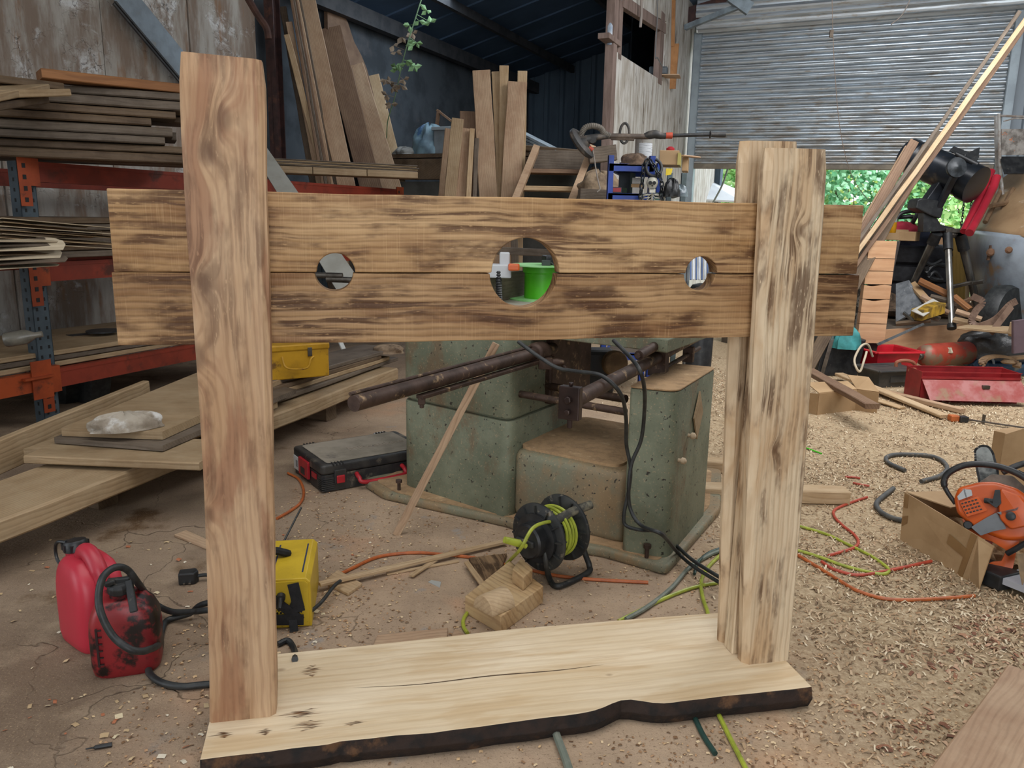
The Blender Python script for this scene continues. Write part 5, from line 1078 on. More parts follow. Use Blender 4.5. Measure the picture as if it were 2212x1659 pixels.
# shelf loads -----------------------------------------------------------
G = 'boards in the tall stack on the top rack shelf'
SD = Vector((.9, .43, 0)).normalized(); SPn = Vector((-SD.y, SD.x, 0))
r2 = random.Random(11); ordn = ['bottom', 'second', 'third', 'fourth', 'fifth', 'sixth', 'seventh', 'eighth', 'ninth', 'tenth', 'eleventh']
z = 1.372; lay = 0; ends = [.02, .0, -.10, -.06, -.16, -.04, -.01, .05, .05]
mats_ = [W_OLD, W_OLD2, W_OLD, W_OLD, W_OLD2, W_OLD, W_OLD2, W_OLD2]
base_end = at(400, 330, 4.35); base_end.z = 0
def shade(i): return mats_[i % len(mats_)]
for L_ in range(8):
    t_ = .040 if L_ % 3 else .048
    for c_ in range(2):
        e_ = ends[L_] + (r2.uniform(-.10, .10) if c_ else 0); off = c_ * .23 + r2.uniform(-.01, .01) + .02 * (L_ % 2); ang = r2.uniform(-.02, .02)
        d_ = SD.copy(); d_.rotate(Euler((0, 0, ang))); p1 = base_end + SPn * off + d_ * e_ + UP * (z + t_ / 2); ln_ = 1.12 + r2.uniform(-.08, .04) - c_ * .02
        board('rough_board', shade(L_ * 2 + c_), p1 - d_ * ln_, p1, .21, t_ - .004, ch=.006, wob=.006, twist=r2.uniform(-.02, .02), bow=0,
              label=f'rough dusty board in the tall rack-top stack, {ordn[L_]} layer up, {("front", "rear")[c_]} row', cat='board', group=G)
    z += t_ + .002
top = z
q_a = at(90, 220, 3.98); q_b = at(399, 224, 4.40); q_a.z = q_b.z = top + .028
board('rough_board', W_ORANGE, q_a, q_b, .16, .045, label='clean orange-brown board lying on top of the tall board stack', cat='board')
bt_ = top + .047
for k, (u0, v0, u1, v1, Y0, Y1, w_, lab) in enumerate([(-60, 232, 74, 214, 3.2, 3.75, .13, 'lowest'), (-60, 212, 68, 188, 3.2, 3.75, .15, 'middle'), (-60, 205, 129, 200, 3.3, 3.75, .12, 'longest'), (-60, 168, 110, 188, 3.5, 3.9, .15, 'topmost')]):
    board('loose_board', (W_OLD, W_DUST, W_DUST, W_OLD)[k], at(u0, v0, Y0), at(u1, v1, Y1), w_, .032, label=f'{lab} of the four weathered board ends on top of the tall stack, far left', cat='board', group='loose board ends at the far left')
for k, (v_, ln_, z_) in enumerate([(258, 105, 1.60), (282, 60, 1.54)]):
    pass
# second shelf: grey boards, veneers
z = .880
for L_ in range(6):
    for c_ in range(2):
        p0 = rp(-.55, .06 + c_ * .29 + .02 * (L_ % 2), z + .016); p1 = p0 + B * (2.1 + .1 * c_) + A * (.0)
        board('grey_board', (W_OLD2, W_OLD)[(L_ + c_) % 2], p0, p1, .27, .032, wob=.003, label=f'grey dusty board on the middle rack shelf, {ordn[L_]} layer, {("front", "rear")[c_]} row', cat='board', group='grey boards on the middle shelf')
    z += .035
r3 = random.Random(4)
def curl(name, p0, p1, w_, arch, mat, label, group, lift=0.):
    p0 = Vector(p0); p1 = Vector(p1); x = (p1 - p0).normalized(); y = UP.cross(x).normalized(); M = frame(p0, x, y); Ln = (p1 - p0).length; vs = []; fs = []; nx, ny = 10, 8
    for i in range(nx + 1):
        for j in range(ny + 1):
            f = j / ny - .5; vs.append((Ln * i / nx + (.03 * math.sin(j) if i in (0, nx) else 0), w_ * f, arch * (1 - 4 * f * f) * (i / nx) + lift * (i / nx) ** 2))
    for i in range(nx):
        for j in range(ny): a = i * (ny + 1) + j; fs.append((a, a + ny + 1, a + ny + 2, a + 1))
    m = MB(); m.add(vs, fs); o = m.build(name, mat, M=M, smooth=False); s_ = o.modifiers.new('t', 'SOLIDIFY'); s_.thickness = .003
    return tag(o, label, 'veneer sheet', group)
for k in range(7):
    p1 = at((225, 232, 195, 222, 240, 180, 210)[k], 536 - k * 7.5, 3.93) ; p0 = at(-40, 520 - k * 8.5, 3.3)
    curl('veneer_sheet', p0, p1, .20, (.004, .01, .0, .012, .004, .006, .002)[k], (W_VENEER, W_DUST)[k % 2], f'thin pale veneer sheet projecting in front of the middle shelf, {ordn[k]} of the flat bundle', 'flat veneer bundle')
for k in range(7):
    p1 = at((96, 118, 104, 92, 112, 100, 95)[k], 572 - k * 8.5, 3.42); p0 = at(-50, 580 - k * 10, 3.15)
    curl('curled_veneer', p0, p1, .16, (.008, .03, .045, .02, .05, .035, .012)[k], (W_VENEER, W_OLD2, W_VENEER, W_OLD, W_VENEER, W_OLD2, W_VENEER)[k], f'curled veneer offcut hanging over the rack at the far left, {ordn[k]} of the curled bundle', 'curled veneer bundle')
# bottom shelf sheets
for k in range(3):
    board('shelf_sheet', (W_DUST, W_OLD2, W_DUST)[k], rp(-.75, .38 + .02 * k, .318 + k * .03), rp(1.65 - .3 * k, .38 - .02 * k, .318 + k * .03), .74, .026, label=f'wide dusty sheet on the lowest rack shelf, {ordn[k]} of three', cat='sheet', group='sheets on the lowest shelf')
m = MB(); c_ = rp(.62, .28, .410); m.lathe([(.075, 0), (.095, 0), (.095, .008), (.075, .008)], c_, UP, 28)
for k in range(5): a_ = k * 1.257; m.bar(c_ + Vector((0, 0, .004)), c_ + Vector((math.cos(a_) * .08, math.sin(a_) * .08, .004)), .02, .007)
tag(m.build('spoked_disc', BLACKP), 'dark spoked disc lying on the lowest rack shelf', 'disc')
m = MB(); m.lathe([(.03, 0), (.035, .01), (.035, .09), (.014, .13), (.014, .16)], at(10, 735, 3.6), Vector((.9, .3, .15)), 16); tag(m.build('glass_jar', plain('dusty_glass', '#7b766a', '#5a5750', .3, scale=10), smooth=True), 'dusty glass bottle lying at the far left edge above the orange beam', 'bottle')
for k, (u, v) in enumerate(((152, 815), (205, 800))):
    c_ = at(u, v, 4.7); m = MB(); m.lathe([(.13, 0), (.20, .0), (.235, .02), (.235, .13), (.20, .15), (.13, .15)], c_, (-.6, -.8, 0), 30); tag(m.build('tyre', BLACKR, smooth=True), ('left' if k == 0 else 'right') + ' of two old tyres in the dark under the rack', 'tyre')
# right end shelf: bundle of strips on the top beam
BW = plain('stacked_lath_ends', '#8f7b66', '#6d5a49', .8, scale=14)
q0 = at(545, 352, 6.3); q1 = at(893, 368, 6.9)
for k in range(5):
    o1 = UP * (.012 + .011 * k); board('lath', W_DUST if k % 2 else W_OLD2, q0 + o1 + Vector((-.02 * k, .03, -.02)), q1 + o1 + Vector((-.03 + .01 * (k % 3), .05, -.025)), .30, .009, label=f'thin lath in the bundle on the right end of the rack, {ordn[k]} up', cat='lath', group='lath bundle on the rack end')
for k in range(3):
    a_ = q0.lerp(q1, k / 3) - UP * .045; b_ = q0.lerp(q1, (k + .985) / 3) - UP * .045; board('short_board', W_DUST, a_, b_, .26, .075 * .72, label=f'short square-cut board under the lath bundle, {("left", "middle", "right")[k]} of three end to end', cat='board', group='short boards under the lath bundle')
# pale panel leaning in front of the rack, and the grey channel on the wall
sheet('leaning_sheet', [at(540, 320, 5.6), at(578, 322, 5.6), at(790, 620, 4.9), at(735, 640, 4.9)], .02, plain('pale_grey_panel', '#a5a49c', '#96948a', .7, scale=5), label='pale grey sheet leaning diagonally behind the near left post and upper board', cat='sheet')
a_ = pl(262, -20, wl(0, 0, .06), A); b_ = pl(425, 178, wl(0, 0, .06), A); chn = thing('metal_channel', 'pale blue-grey metal channel slanting across the painted wall behind the board stack', 'channel', b_)
d_ = (b_ - a_).normalized(); nn = A.copy(); sdv = d_.cross(nn).normalized(); 
if sdv.x < 0: sdv = -sdv
m = MB(); m.obox(a_ - sdv * .105, (b_ - a_) * 1.9, sdv * .20, -nn * .01); m.build('web', plain('galvanised_channel', '#8e979d', '#7c8286', .45, .5, scale=5, c3='#a08f72', s3=5, l3=.55, h3=.75), chn)
m = MB(); m.obox(a_ - sdv * .12, (b_ - a_) * 1.9, sdv * .014, nn * .02); m.obox(a_ - sdv * .14, (b_ - a_) * 1.9, sdv * .012, nn * .015); m.build('dark_flange', plain('dark_flange', '#2e2f31', '#4a4845', .6), chn)
# rusty brace at the top of the column, wire along the wall
m = MB(); m.tube(smooth_path([at(520, -30, 6.6), at(555, 30, 6.6), at(575, 60, 6.6), at(580, 84, 6.6)], 5), .028, 8); tag(m.build('rusty_pipe', plain('rusty_brown_pipe', '#5a3c30', '#452d25', .8, scale=12, bump=.4)), 'rusty pipe curving down beside the column at the end of the painted wall', 'pipe')
cable('wall_wire', [wl(-6.0, 2.55, .01), wl(-4.0, 2.45, .01), wl(-3.2, 2.6, .01), wl(-2.0, 2.9, .01), wl(-1.2, 3.2, .01)], .006, BLACKR, 'thin dark wire strung across the painted wall', 'wire')

# ------------------------------------------------------------------ low planks on the left floor
G = 'low plank pile on the left floor'
def plank_px(nm, mat, e0, e1, width, zt, th, label, cat='plank', out=None, **kw):
    """front top edge given in the photo at height zt; body extends away from the viewer"""
    a = fl(*e0, zt); b = fl(*e1, zt); d = (b - a).normalized(); n = UP.cross(d)
    if n.dot(Vector((-1, .3, 0))) < 0: n = -n
    a = a + n * width / 2 - UP * th / 2; b = b + n * width / 2 - UP * th / 2
    return board(nm, mat, a, b, width, th, label=label, cat=cat, **kw)
plank_px('long_plank', W_DUST, (-120, 1168), (860, 795), .34, .20, .075, 'very long thick dusty plank lying low along the left side, nearest the viewer', ch=.008, wob=.012, seg=30)
plank_px('wide_plank', W_DUST, (50, 985), (430, 1000), .30, .245, .03, 'wide dusty board lying across the long plank at its near end', wob=.004)
b1_ = [fl(52, 985, .235), fl(300, 998, .235), fl(440, 955, .235), fl(560, 900, .235), fl(350, 880, .235), fl(130, 960, .235)]
sheet('stacked_board', [fl(52, 985, .215), fl(300, 994, .215), fl(600, 880, .215), fl(420, 850, .215)], .028, W_DUST, label='lower of the two dusty boards stacked askew on the long plank', cat='board')
sheet('stacked_board', [fl(118, 957, .25), fl(352, 975, .25), fl(640, 850, .25), fl(460, 815, .25)], .022, W_OLD2, label='dark edged board sandwiched between the two dusty stacked ones', cat='board')
sheet('stacked_board', [fl(134, 942, .275), fl(352, 950, .275), fl(640, 818, .275), fl(480, 795, .275)], .032, W_DUST, label='upper of the dusty boards stacked on the long plank, a crumpled bag on it', cat='board')
board('edge_plank', W_DUST, fl(-60, 1010, .20), fl(318, 850, .26), .035, .13, label='plank standing on edge behind the stacked boards on the left', cat='plank')
blob('crumpled_bag', fl(272, 925, .309), .135, .07, .06, plain('dusty_white_bag', '#a59b8c', '#7f7364', .8, scale=9, bump=.8, c3='#c3c0bb', s3=5, l3=.56, h3=.66), 'crumpled dusty white paper bag on the stacked boards at the left', 'bag', 2, .5, kind=None)
for k in range(4):
    zt = .225 + .024 * k
    a_ = fl(540, 893 - k * 15, zt); b_ = fl(868, 776 - k * 7, zt); d_ = (b_ - a_).normalized(); n = UP.cross(d_); a_ += n * (.16 + .015 * (k % 2)); b_ += n * .16 - d_ * .1 * (k % 3)
    board('stacked_plank', (W_OLD2, W_DUST, W_OLD)[k % 3], a_, b_, .26, .024, wob=.004, label=f'dusty plank in the low pile left of the planer, {ordn[k]} up', cat='plank', group='long low pile by the planer')
for k, (u, v) in enumerate(((200, 1075), (420, 985), (700, 890))):
    c_ = fl(u, v, 0.06) + Vector((-.12, .12, 0)); board('bearer', W_OLD, c_ - B.cross(UP) * .16, c_ + B.cross(UP) * .16, .09, .115, label=f'dark timber bearer on the floor under the long low plank, {("nearest", "middle", "farthest")[k]}', cat='timber')
yb = thing('yellow_toolbox', 'old yellow steel toolbox with wire handle on the plank pile left of the planer', 'toolbox', at(650, 818, 4.35))
ya = fl(598, 822, .305); yb_ = fl(712, 812, .305); dy = (yb_ - ya); dy.z = 0; dy.normalize(); My = frame(ya, dy, UP.cross(dy)); Ly = (yb_ - ya).length
YB = plain('worn_yellow_paint', '#b88a17', '#a07612', .5, .1, scale=8, c3='#6b4a1c', s3=9, l3=.56, h3=.68)
m = MB(); m.box((Ly / 2 - .06, .10, .075), (Ly + .12, .20, .15)); m.build('box_body', YB, yb, M=My, bevel=.006)
m = MB(); m.box((Ly / 2 - .06, .10, .160), (Ly + .13, .21, .035)); m.build('box_lid', YB, yb, M=My, bevel=.008)
m = MB(); m.tube(smooth_path([(.03, -.004, .12), (.04, -.02, .07), (.09, -.03, .055), (.15, -.03, .06), (.17, -.02, .10), (.19, -.004, .11)], 6), .005, 8); m.build('wire_handle', YB, yb, M=My, smooth=True)
m = MB(); m.box((Ly - .10, -.005, .135), (.022, .01, .045)); m.build('hasp', DSTEEL, yb, M=My, bevel=.002)
m = MB(); m.bar(at(735, 738, 4.9), at(752, 778, 4.85), .03, .01); tag(m.build('white_strip', plain('white_plastic_strip', '#b9b9b4')), 'narrow white plastic strip leaning behind the plank pile', 'strip')
blob('paper_rag', fl(838, 762, .29), .10, .06, .05, plain('brown_rag', '#8d7861', '#5d4b3b', .9, scale=14, bump=.8), 'crumpled brown paper on the plank pile beside the planer', 'paper', 5)

# ------------------------------------------------------------------ boards leaning in the bay
def lean(nm, mat, t, bt, Y0, Y1, w_px, th, label, group=None, to_floor=True, taper=1., **kw):
    """centre line px top t -> px bt; Y0 at top, Y1 at the lower point, carried on down to the floor"""
    a = at(t[0], t[1], Y0) if Y0 > 1.5 else pl(t[0], max(t[1], -4), wl(0, 0, Y0), A); b = at(bt[0], bt[1], Y1) if Y1 > 1.5 else pl(bt[0], bt[1], wl(0, 0, Y1), A); wd = w_px * (b.y * _c) / F
    if to_floor: b = a + (b - a) * ((a.z - .01) / (a.z - b.z))
    view = Vector((b.x, b.y, 0)).normalized(); 
    return board(nm, mat, b, a, wd, th, up=-view, label=label, cat='board', group=group, **kw)
GB = 'tall boards leaning in the dark bay'
specs = [
 ('leaning_board', W_FRESH, (661, -12), (752, 418), 0.10, .62, 38, .035, 'widest pale board leaning at the left of the dark bay, reaching above the picture'),
 ('leaning_board', W_BROWN, (713, 60), (805, 420), 0.02, .48, 46, .03, 'broad flat-topped brown board leaning just right of the widest pale one'),
 ('leaning_board', W_FRESH, (765, 141), (851, 420), 0.16, .62, 40, .03, 'pale board with knots leaning in front of the rightmost of the left group'),
 ('leaning_board', W_FRESH2, (806, 163), (870, 420), 0.10, .5, 26, .03, 'narrow pale board leaning at the right end of the left group'),
 ('leaning_board', W_FRESH, (624, 48), (668, 280), 0.14, .3, 13, .03, 'narrow board leaning at the far left of the bay beside the column'),
 ('leaning_board', W_OLD, (611, 15), (655, 270), 0.04, .2, 14, .03, 'dark narrow board leaning hard against the rusty column'),
 ('leaning_board', W_FRESH2, (619, 75), (690, 345), 0.2, .4, 12, .03, 'thin pale edge board leaning between the dark one and the bundle of edges')]
for s_ in specs: lean(s_[0], s_[1], s_[2], s_[3], s_[4], s_[5], s_[6], s_[7], s_[8], GB)
for k in range(5):
    lean('leaning_board', (W_BROWN, W_OLD2, W_BROWN, W_FRESH, W_OLD2)[k], (629 + k * 4.4, -12), (700 + k * 7, 415), 0.16 - k * .02, .50, 6.2, .06, f'board seen edge-on in the leaning bundle left of the widest pale board, {("leftmost", "second", "third", "fourth", "fifth")[k]}', GB)
# live-edge slab
m = MB(); Ye = 9.2
def wq(u, v, y): return pl(u, v, wl(0, 0, -.03 + max(0, v) * .0008), A)
pts = [wq(707, -5, Ye + .3), wq(722, -5, Ye + .3), wq(738, 20, Ye + .15), wq(752, 50, Ye), wq(765, 90, Ye), wq(781, 120, Ye - .1), wq(793, 150, Ye - .1), wq(806, 200, Ye - .25), wq(826, 270, Ye - .4), wq(870, 420, Ye - .6), wq(820, 420, Ye - .6), wq(742, 130, Ye - .1), wq(708, 60, Ye + .1)]
ply(m, pts, .045); tag(m.build('live_edge_slab', W_BROWN), 'dark live-edge slab leaning behind the flat-topped board, ragged bark side to the right', 'board')
MG = 'shorter boards standing by the bench'
MBD = [('standing_board', W_FRESH, (1040, 153), (1055, 428), 7.2, 6.9, 39, .03, 'pale board with a dark saw cut near its top, leftmost tall upright one'),
 ('standing_board', W_FRESH2, (1070, 156), (1082, 428), 7.3, 7.0, 16, .03, 'narrow pale board second from left in the tall upright group'),
 ('standing_board', W_FRESH2, (1089, 143), (1086, 428), 7.25, 7.0, 19, .03, 'tallest narrow board in the middle of the tall upright group'),
 ('standing_board', W_FRESH, (1118, 178), (1102, 428), 7.15, 6.9, 42, .03, 'broad pale board with a notched top at the right of the tall upright group'),
 ('standing_board', W_FRESH2, (1129, 154), (1122, 428), 7.22, 6.98, 21, .02, 'narrow board standing proud behind the notched one'),
 ('standing_board', W_DUST, (989, 257), (972, 425), 6.75, 6.6, 26, .03, 'grey-brown knotty short board in the low upright group'),
 ('standing_board', W_FRESH, (967, 279), (953, 425), 6.9, 6.7, 12, .03, 'leftmost narrow board of the low upright group'),
 ('standing_board', W_FRESH, (1010, 279), (995, 425), 6.85, 6.65, 22, .03, 'pale short board third from left in the low upright group'),
 ('standing_board', W_FRESH2, (1020, 279), (1012, 425), 6.8, 6.6, 11, .03, 'thin short board at the right of the low upright group'),
 ('standing_board', W_BROWN, (1014, 241), (1012, 425), 7.2, 7.1, 40, .02, 'brown board top showing behind the low upright group'),
 ('standing_board', W_OLD2, (1030, 300), (1025, 425), 6.9, 6.7, 10, .03, 'weathered strip between the low and the tall upright groups')]
for s_ in MBD: lean(*s_[:9], MG)

# ------------------------------------------------------------------ bench and clutter at the back of the bay
bn = thing('timber_bench', 'heavy dark timber bench on grey blocks at the back of the bay', 'bench', at(1000, 500, 8.2))
bA = at(838, 338, 8.6); bB = at(1235, 345, 7.75); bd = (bB - bA); bd.z = 0; bL = bd.length; bd.normalize(); bnm = UP.cross(bd)
zt = at(900, 333, 8.5).z
m = MB(); m.obox(Vector((bA.x, bA.y, zt - .04)), bd * bL, bnm * .8, UP * .04); m.build('bench_top', W_OLD, bn)
m = MB(); m.obox(Vector((bA.x, bA.y, zt - .26)) + bd * .02, bd * (bL * .98), bnm * .08, UP * .21); m.build('front_beam', W_OLD, bn, bevel=.006)
m = MB(); m.obox(Vector((bA.x, bA.y, 0)) + bd * .1 + bnm * .05, bd * (bL - .2), bnm * .2, UP * (zt - .28)); m.build('block_support', plain('grey_concrete_block', '#5f5f5a', '#4c4b47', .9, scale=4, bump=.4), bn)
def on_bench(u): p = pl(u, 330, (bA.x, bA.y, 0), bnm); return Vector((p.x, p.y, zt))
blob('blue_sack', on_bench(907) + bnm * .2, .20, .15, .30, plain('pale_blue_sack', '#69828c', '#4c5f6b', .6, scale=5, bump=.5, c3='#2c4a6a', s3=3.5, l3=.55, h3=.6), 'pale blue patterned sack on the bench at the back of the bay', 'sack', 9)
cb_ = thing('storage_crate', 'grey plastic storage crate on the bench beside the blue sack', 'crate', on_bench(944) + bnm * .1)
m = MB(); m.obox(on_bench(926) + bnm * .1, bd * .28, bnm * .3, UP * .26); m.build('crate_body', plain('grey_crate_plastic', '#767d81', '#666c6f', .5, scale=6), cb_, bevel=.01); m = MB(); m.obox(on_bench(926) + bnm * .08 + UP * .24 - bd * .015, bd * .31, bnm * .34, UP * .035); m.build('crate_rim', plain('grey_crate_rim', '#868d90', rough=.5), cb_, bevel=.004)
board('bench_plank', W_OLD2, on_bench(885) + bnm * .55 + UP * .30, on_bench(985) + bnm * .5 + UP * .32, .12, .03, label='dark plank lying across crate and sack on the bench', cat='plank')
m = MB(); m.bar(on_bench(892) + bnm * .5 + UP * .32, on_bench(897) + bnm * .5 + UP * .5, .05, .02); m.bar(on_bench(893) + bnm * .5 + UP * .5, on_bench(925) + bnm * .5 + UP * .38, .03, .02); tag(m.build('timber_scrap', W_BROWN), 'angled timber scrap standing behind the blue sack', 'timber')
blob('rag_heap', on_bench(868) + bnm * .1, .14, .1, .08, plain('pale_rags', '#84827c', '#4d4b47', .9, scale=10, bump=.8), 'small heap of pale rags on the left end of the bench', 'rags', 12)
# tarpaulin/pipes to the right of the upright boards
m = MB()
for k in range(4): m.bar(at(1128 - k * 2, 287 + k * 8, 7.6), at(1215 - k * 4, 331 + k * 2, 7.2), .10 - k * .01, .02)
tag(m.build('plastic_offcuts', plain('pale_plastic_strip', '#8e999f', '#5d666c', .5, scale=6)), 'pale grey plastic strips sloping down on the bench behind the upright boards', 'plastic strips')
board('bench_plank', W_OLD, at(1125, 320, 7.5), at(1290, 335, 7.2), .3, .05, label='dark plank along the bench behind the wooden steps', cat='plank')

# ivy shoot hanging in the bay
iv = thing('climbing_shoot', 'green climbing plant shoot with small leaves hanging in front of the dark bay roof', 'plant', at(845, 250, 8.3))
LEAF = plain('muted_green_leaf', '#6f8f5b', '#58764a', .6, scale=20); LEAFD = plain('dried_brown_leaf', '#7d6a55', '#5f4f3f', .8, scale=20)  # muted green leaves, dried ones brown
sp_ = smooth_path([at(915, -15, 8.2), at(898, 38, 8.2), at(880, 95, 8.2), at(866, 150, 8.25), at(853, 210, 8.3), at(838, 260, 8.35), at(835, 300, 8.4)], 8)
m = MB(); m.tube(sp_, .006, 6); m.build('stem', plain('green_stem', '#5c7350'), iv)
rl = random.Random(3)
def leafm(m, c, s_, d):
    d = Vector(d).normalized(); sd_ = d.cross(Vector((rl.uniform(-.3, .3), -1, rl.uniform(-.3, .3)))).normalized(); n = d.cross(sd_)
    m.add([c, c + d * s_ * .5 + sd_ * s_ * .33 + n * .1 * s_, c + d * s_ + n * -.05 * s_, c + d * s_ * .5 - sd_ * s_ * .33 + n * .1 * s_], [(0, 1, 2, 3)])
lf = MB(); ld_ = MB()
for i, (u, v, br) in enumerate([(922, 22, 0), (930, 48, 0), (905, 45, 0), (885, 55, 0), (892, 72, 1), (868, 80, 1), (900, 92, 0), (893, 98, 0), (880, 92, 0), (850, 98, 1), (856, 112, 1), (887, 135, 0), (895, 143, 0), (878, 130, 0), (862, 140, 0), (855, 142, 0), (858, 150, 0), (833, 172, 1), (840, 178, 1), (872, 172, 1), (866, 184, 1), (848, 188, 1), (836, 205, 1), (845, 225, 1)]):
    c_ = at(u, v, 8.25 + rl.uniform(-.05, .05)); near = min(sp_, key=lambda p: (p - c_).length)
    t_ = ld_ if br else lf; t_.bar(near, c_, .004, .004)
    for _ in range(3): leafm(t_, c_, rl.uniform(.055, .085), (rl.uniform(-1, 1), rl.uniform(-.3, .3), rl.uniform(-1.2, .4)))
lf.build('green_leaves', LEAF, iv); ld_.build('dried_leaves', LEAFD, iv)

# ------------------------------------------------------------------ wooden steps
Ys = 6.6; st_ = thing('wooden_steps', 'open wooden steps unit with slanting battens, left of the blue shelving', 'steps', at(1195, 440, Ys))
WB = W_BROWN
def hb_(nm, u0, u1, v0, v1, Y, dep, mat, par=st_):
    a = at(u0, v1, Y); b = at(u1, v0, Y); m = MB(); m.hexa([(a.x, Y, a.z), (b.x, Y, a.z), (b.x, Y + dep, a.z), (a.x, Y + dep, a.z), (a.x, Y, b.z), (b.x, Y, b.z), (b.x, Y + dep, b.z), (a.x, Y + dep, b.z)]); return m.build(nm, mat, par, bevel=.003)
hb_('riser', 1152, 1272, 326, 364, Ys + .25, .03, W_OLD2); hb_('tread', 1143, 1262, 366, 373, Ys, .28, WB); hb_('tread', 1126, 1248, 403, 411, Ys - .1, .30, W_FRESH2); hb_('tread', 1112, 1240, 440, 447, Ys - .25, .35, WB)
hb_('back_panel', 1140, 1255, 330, 480, Ys + .36, .02, plain('dark_grey_board', '#3f403b', '#33332f', .9, scale=4))
for (p, q_) in (((1158, 322), (1110, 440)), ((1278, 322), (1232, 440))):
    a = at(*p, Ys + .1); b = at(*q_, Ys - .25); b = a + (b - a) * (a.z / (a.z - b.z)) ; m = MB(); m.bar(b, a, .055, .10, up=(0, -1, .3)); m.build('stringer', W_FRESH, st_, bevel=.002)
hb_('side_post', 1276, 1290, 360, 470, Ys + .0, .2, W_OLD)
board('trestle_plank', W_OLD2, at(1272, 337, 6.5), at(1330, 330, 6.5), .12, .12, label='rough timber end just left of the blue shelving, under the sander head', cat='timber')
m = MB(); m.lathe([(.07, 0), (.075, .02), (.07, .25), (.075, .28), (.07, .30)], at(1290, 455, 6.3) - UP * .1, UP, 20); tag(m.build('metal_drum', plain('old_can', '#77756a', '#5c5a50', .6, .3, scale=6), smooth=True), 'small dusty metal drum between the steps and the blue shelving', 'drum')
blob('cardboard_heap', at(1295, 412, 6.2), .16, .10, .14, plain('crumpled_card', '#8e7a62', '#665544', .85, scale=12, bump=.7), 'crumpled brown card heap left of the blue shelving', 'card', 4)
board('grey_block', W_OLD2, at(1250, 432, 6.0), at(1330, 436, 6.0), .25, .16, label='grey timber block at the foot of the right stringer of the steps', cat='timber')

# ------------------------------------------------------------------ blue shelving
Yb = 5.0; bs_ = thing('blue_shelving', 'bright blue steel shelving unit loaded with boxes, right of the wooden steps', 'shelving', (at(1313, 440, Yb).x, Yb, 0))
BLU = plain('bright_blue_paint', '#1f3f94', '#1a3680', .4, .1, scale=8)
xl = at(1318, 400, Yb).x; xr = at(1407, 400, Yb).x; zl = [at(1318, 362, Yb).z, at(1318, 426, Yb).z, at(1318, 500, Yb).z, .25]; ztp = at(1318, 335, Yb).z
dp = Vector((.24, .95, 0)).normalized() * .62
for (x_, d_) in ((xl, 0), (xr, 0), (xl, 1), (xr, 1)):
    o = Vector((x_, Yb, 0)) + dp * d_; m = MB(); m.obox(o - Vector((.018, 0, 0)), (.036, 0, 0), (0, .004, 0), (0, 0, ztp)); m.obox(o - Vector((.018, 0, 0)), (.004, 0, 0), (0, .036, 0), (0, 0, ztp)); m.build('upright', BLU, bs_)
for z_ in zl:
    o = Vector((xl, Yb, z_)); m = MB(); m.obox(o - UP * .02, (xr - xl, 0, 0), (0, .03, 0), (0, 0, .045)); m.obox(o + dp - UP * .02, (xr - xl, 0, 0), (0, .03, 0), (0, 0, .045)); m.obox(o - UP * .02 + Vector((xr - xl - .01, 0, 0)), dp, (.02, 0, 0), (0, 0, .045)); m.obox(o - UP * .02 - Vector((.01, 0, 0)), dp, (.02, 0, 0), (0, 0, .045)); m.build('shelf_beam', BLU, bs_)
    m = MB(); m.obox(o + UP * .012, (xr - xl, 0, 0), dp, (0, 0, .012)); m.build('shelf_board', W_OLD2, bs_)
def boxon(nm, u0, u1, v0, v1, Y, dep, mat, label, cat, bevel=.003, lv=None):
    a = at(u0, v1, Y); b = at(u1, v0, Y); z0 = a.z if lv is None else lv; m = MB(); m.obox((a.x, Y, z0), (b.x - a.x, 0, 0), (.05, dep, 0), (0, 0, b.z - z0)); return tag(m.build(nm, mat, bevel=bevel), label, cat)
s1z = zl[1] + .026; s0z = zl[0] + .026
boxon('white_box', 1365, 1383, 384, 397, Yb + .1, .2, plain('white_carton', '#b8b4ae', '#a19c94'), 'upper of two white cartons on the blue shelving', 'carton'); boxon('white_box', 1365, 1383, 405, 422, Yb + .1, .2, plain('white_carton', '#b8b4ae', '#a19c94'), 'lower of two white cartons on the blue shelving', 'carton', lv=s1z)
boxon('brown_box', 1363, 1386, 397.5, 405, Yb + .1, .2, CARD, 'thin brown box between the two white cartons', 'carton')
bb_ = boxon('battery_box', 1320, 1344, 404, 417, Yb + .08, .14, plain('black_battery', '#1b1d2a', '#272a3c', .4), 'small black and blue battery box on the blue shelving', 'box', lv=s1z)
m = MB(); a = at(1326, 410, Yb + .078); m.box((a.x + .02, Yb + .077, a.z), (.05, .003, .025)); m.build('red_label', REDP, bb_)
boxon('grey_monitor', 1336, 1362, 372, 415, Yb + .35, .1, plain('dark_grey_plate', '#3c444b', '#2d3338'), 'dark grey panel standing at the back of the blue shelf', 'panel', lv=s1z)
pc = at(1401, 352, 4.95); can_ = thing('paint_tin', 'tall rust-flecked white tin with a printed label on top of the blue shelving', 'tin', (pc.x, 5.15, s0z))
m = MB(); hT = at(1401, 302, 5.15).z - s0z; m.lathe([(.055, 0), (.058, .004), (.058, hT - .004), (.060, hT), (.050, hT), (.050, hT - .006)], (pc.x, 5.15, s0z), UP, 28); m.build('tin_body', plain('rusty_white_tin', '#b5b3ad', '#9a948b', .45, .3, scale=6, c3='#7a5236', s3=14, l3=.60, h3=.66), can_, smooth=True)
m = MB(); n_ = 10
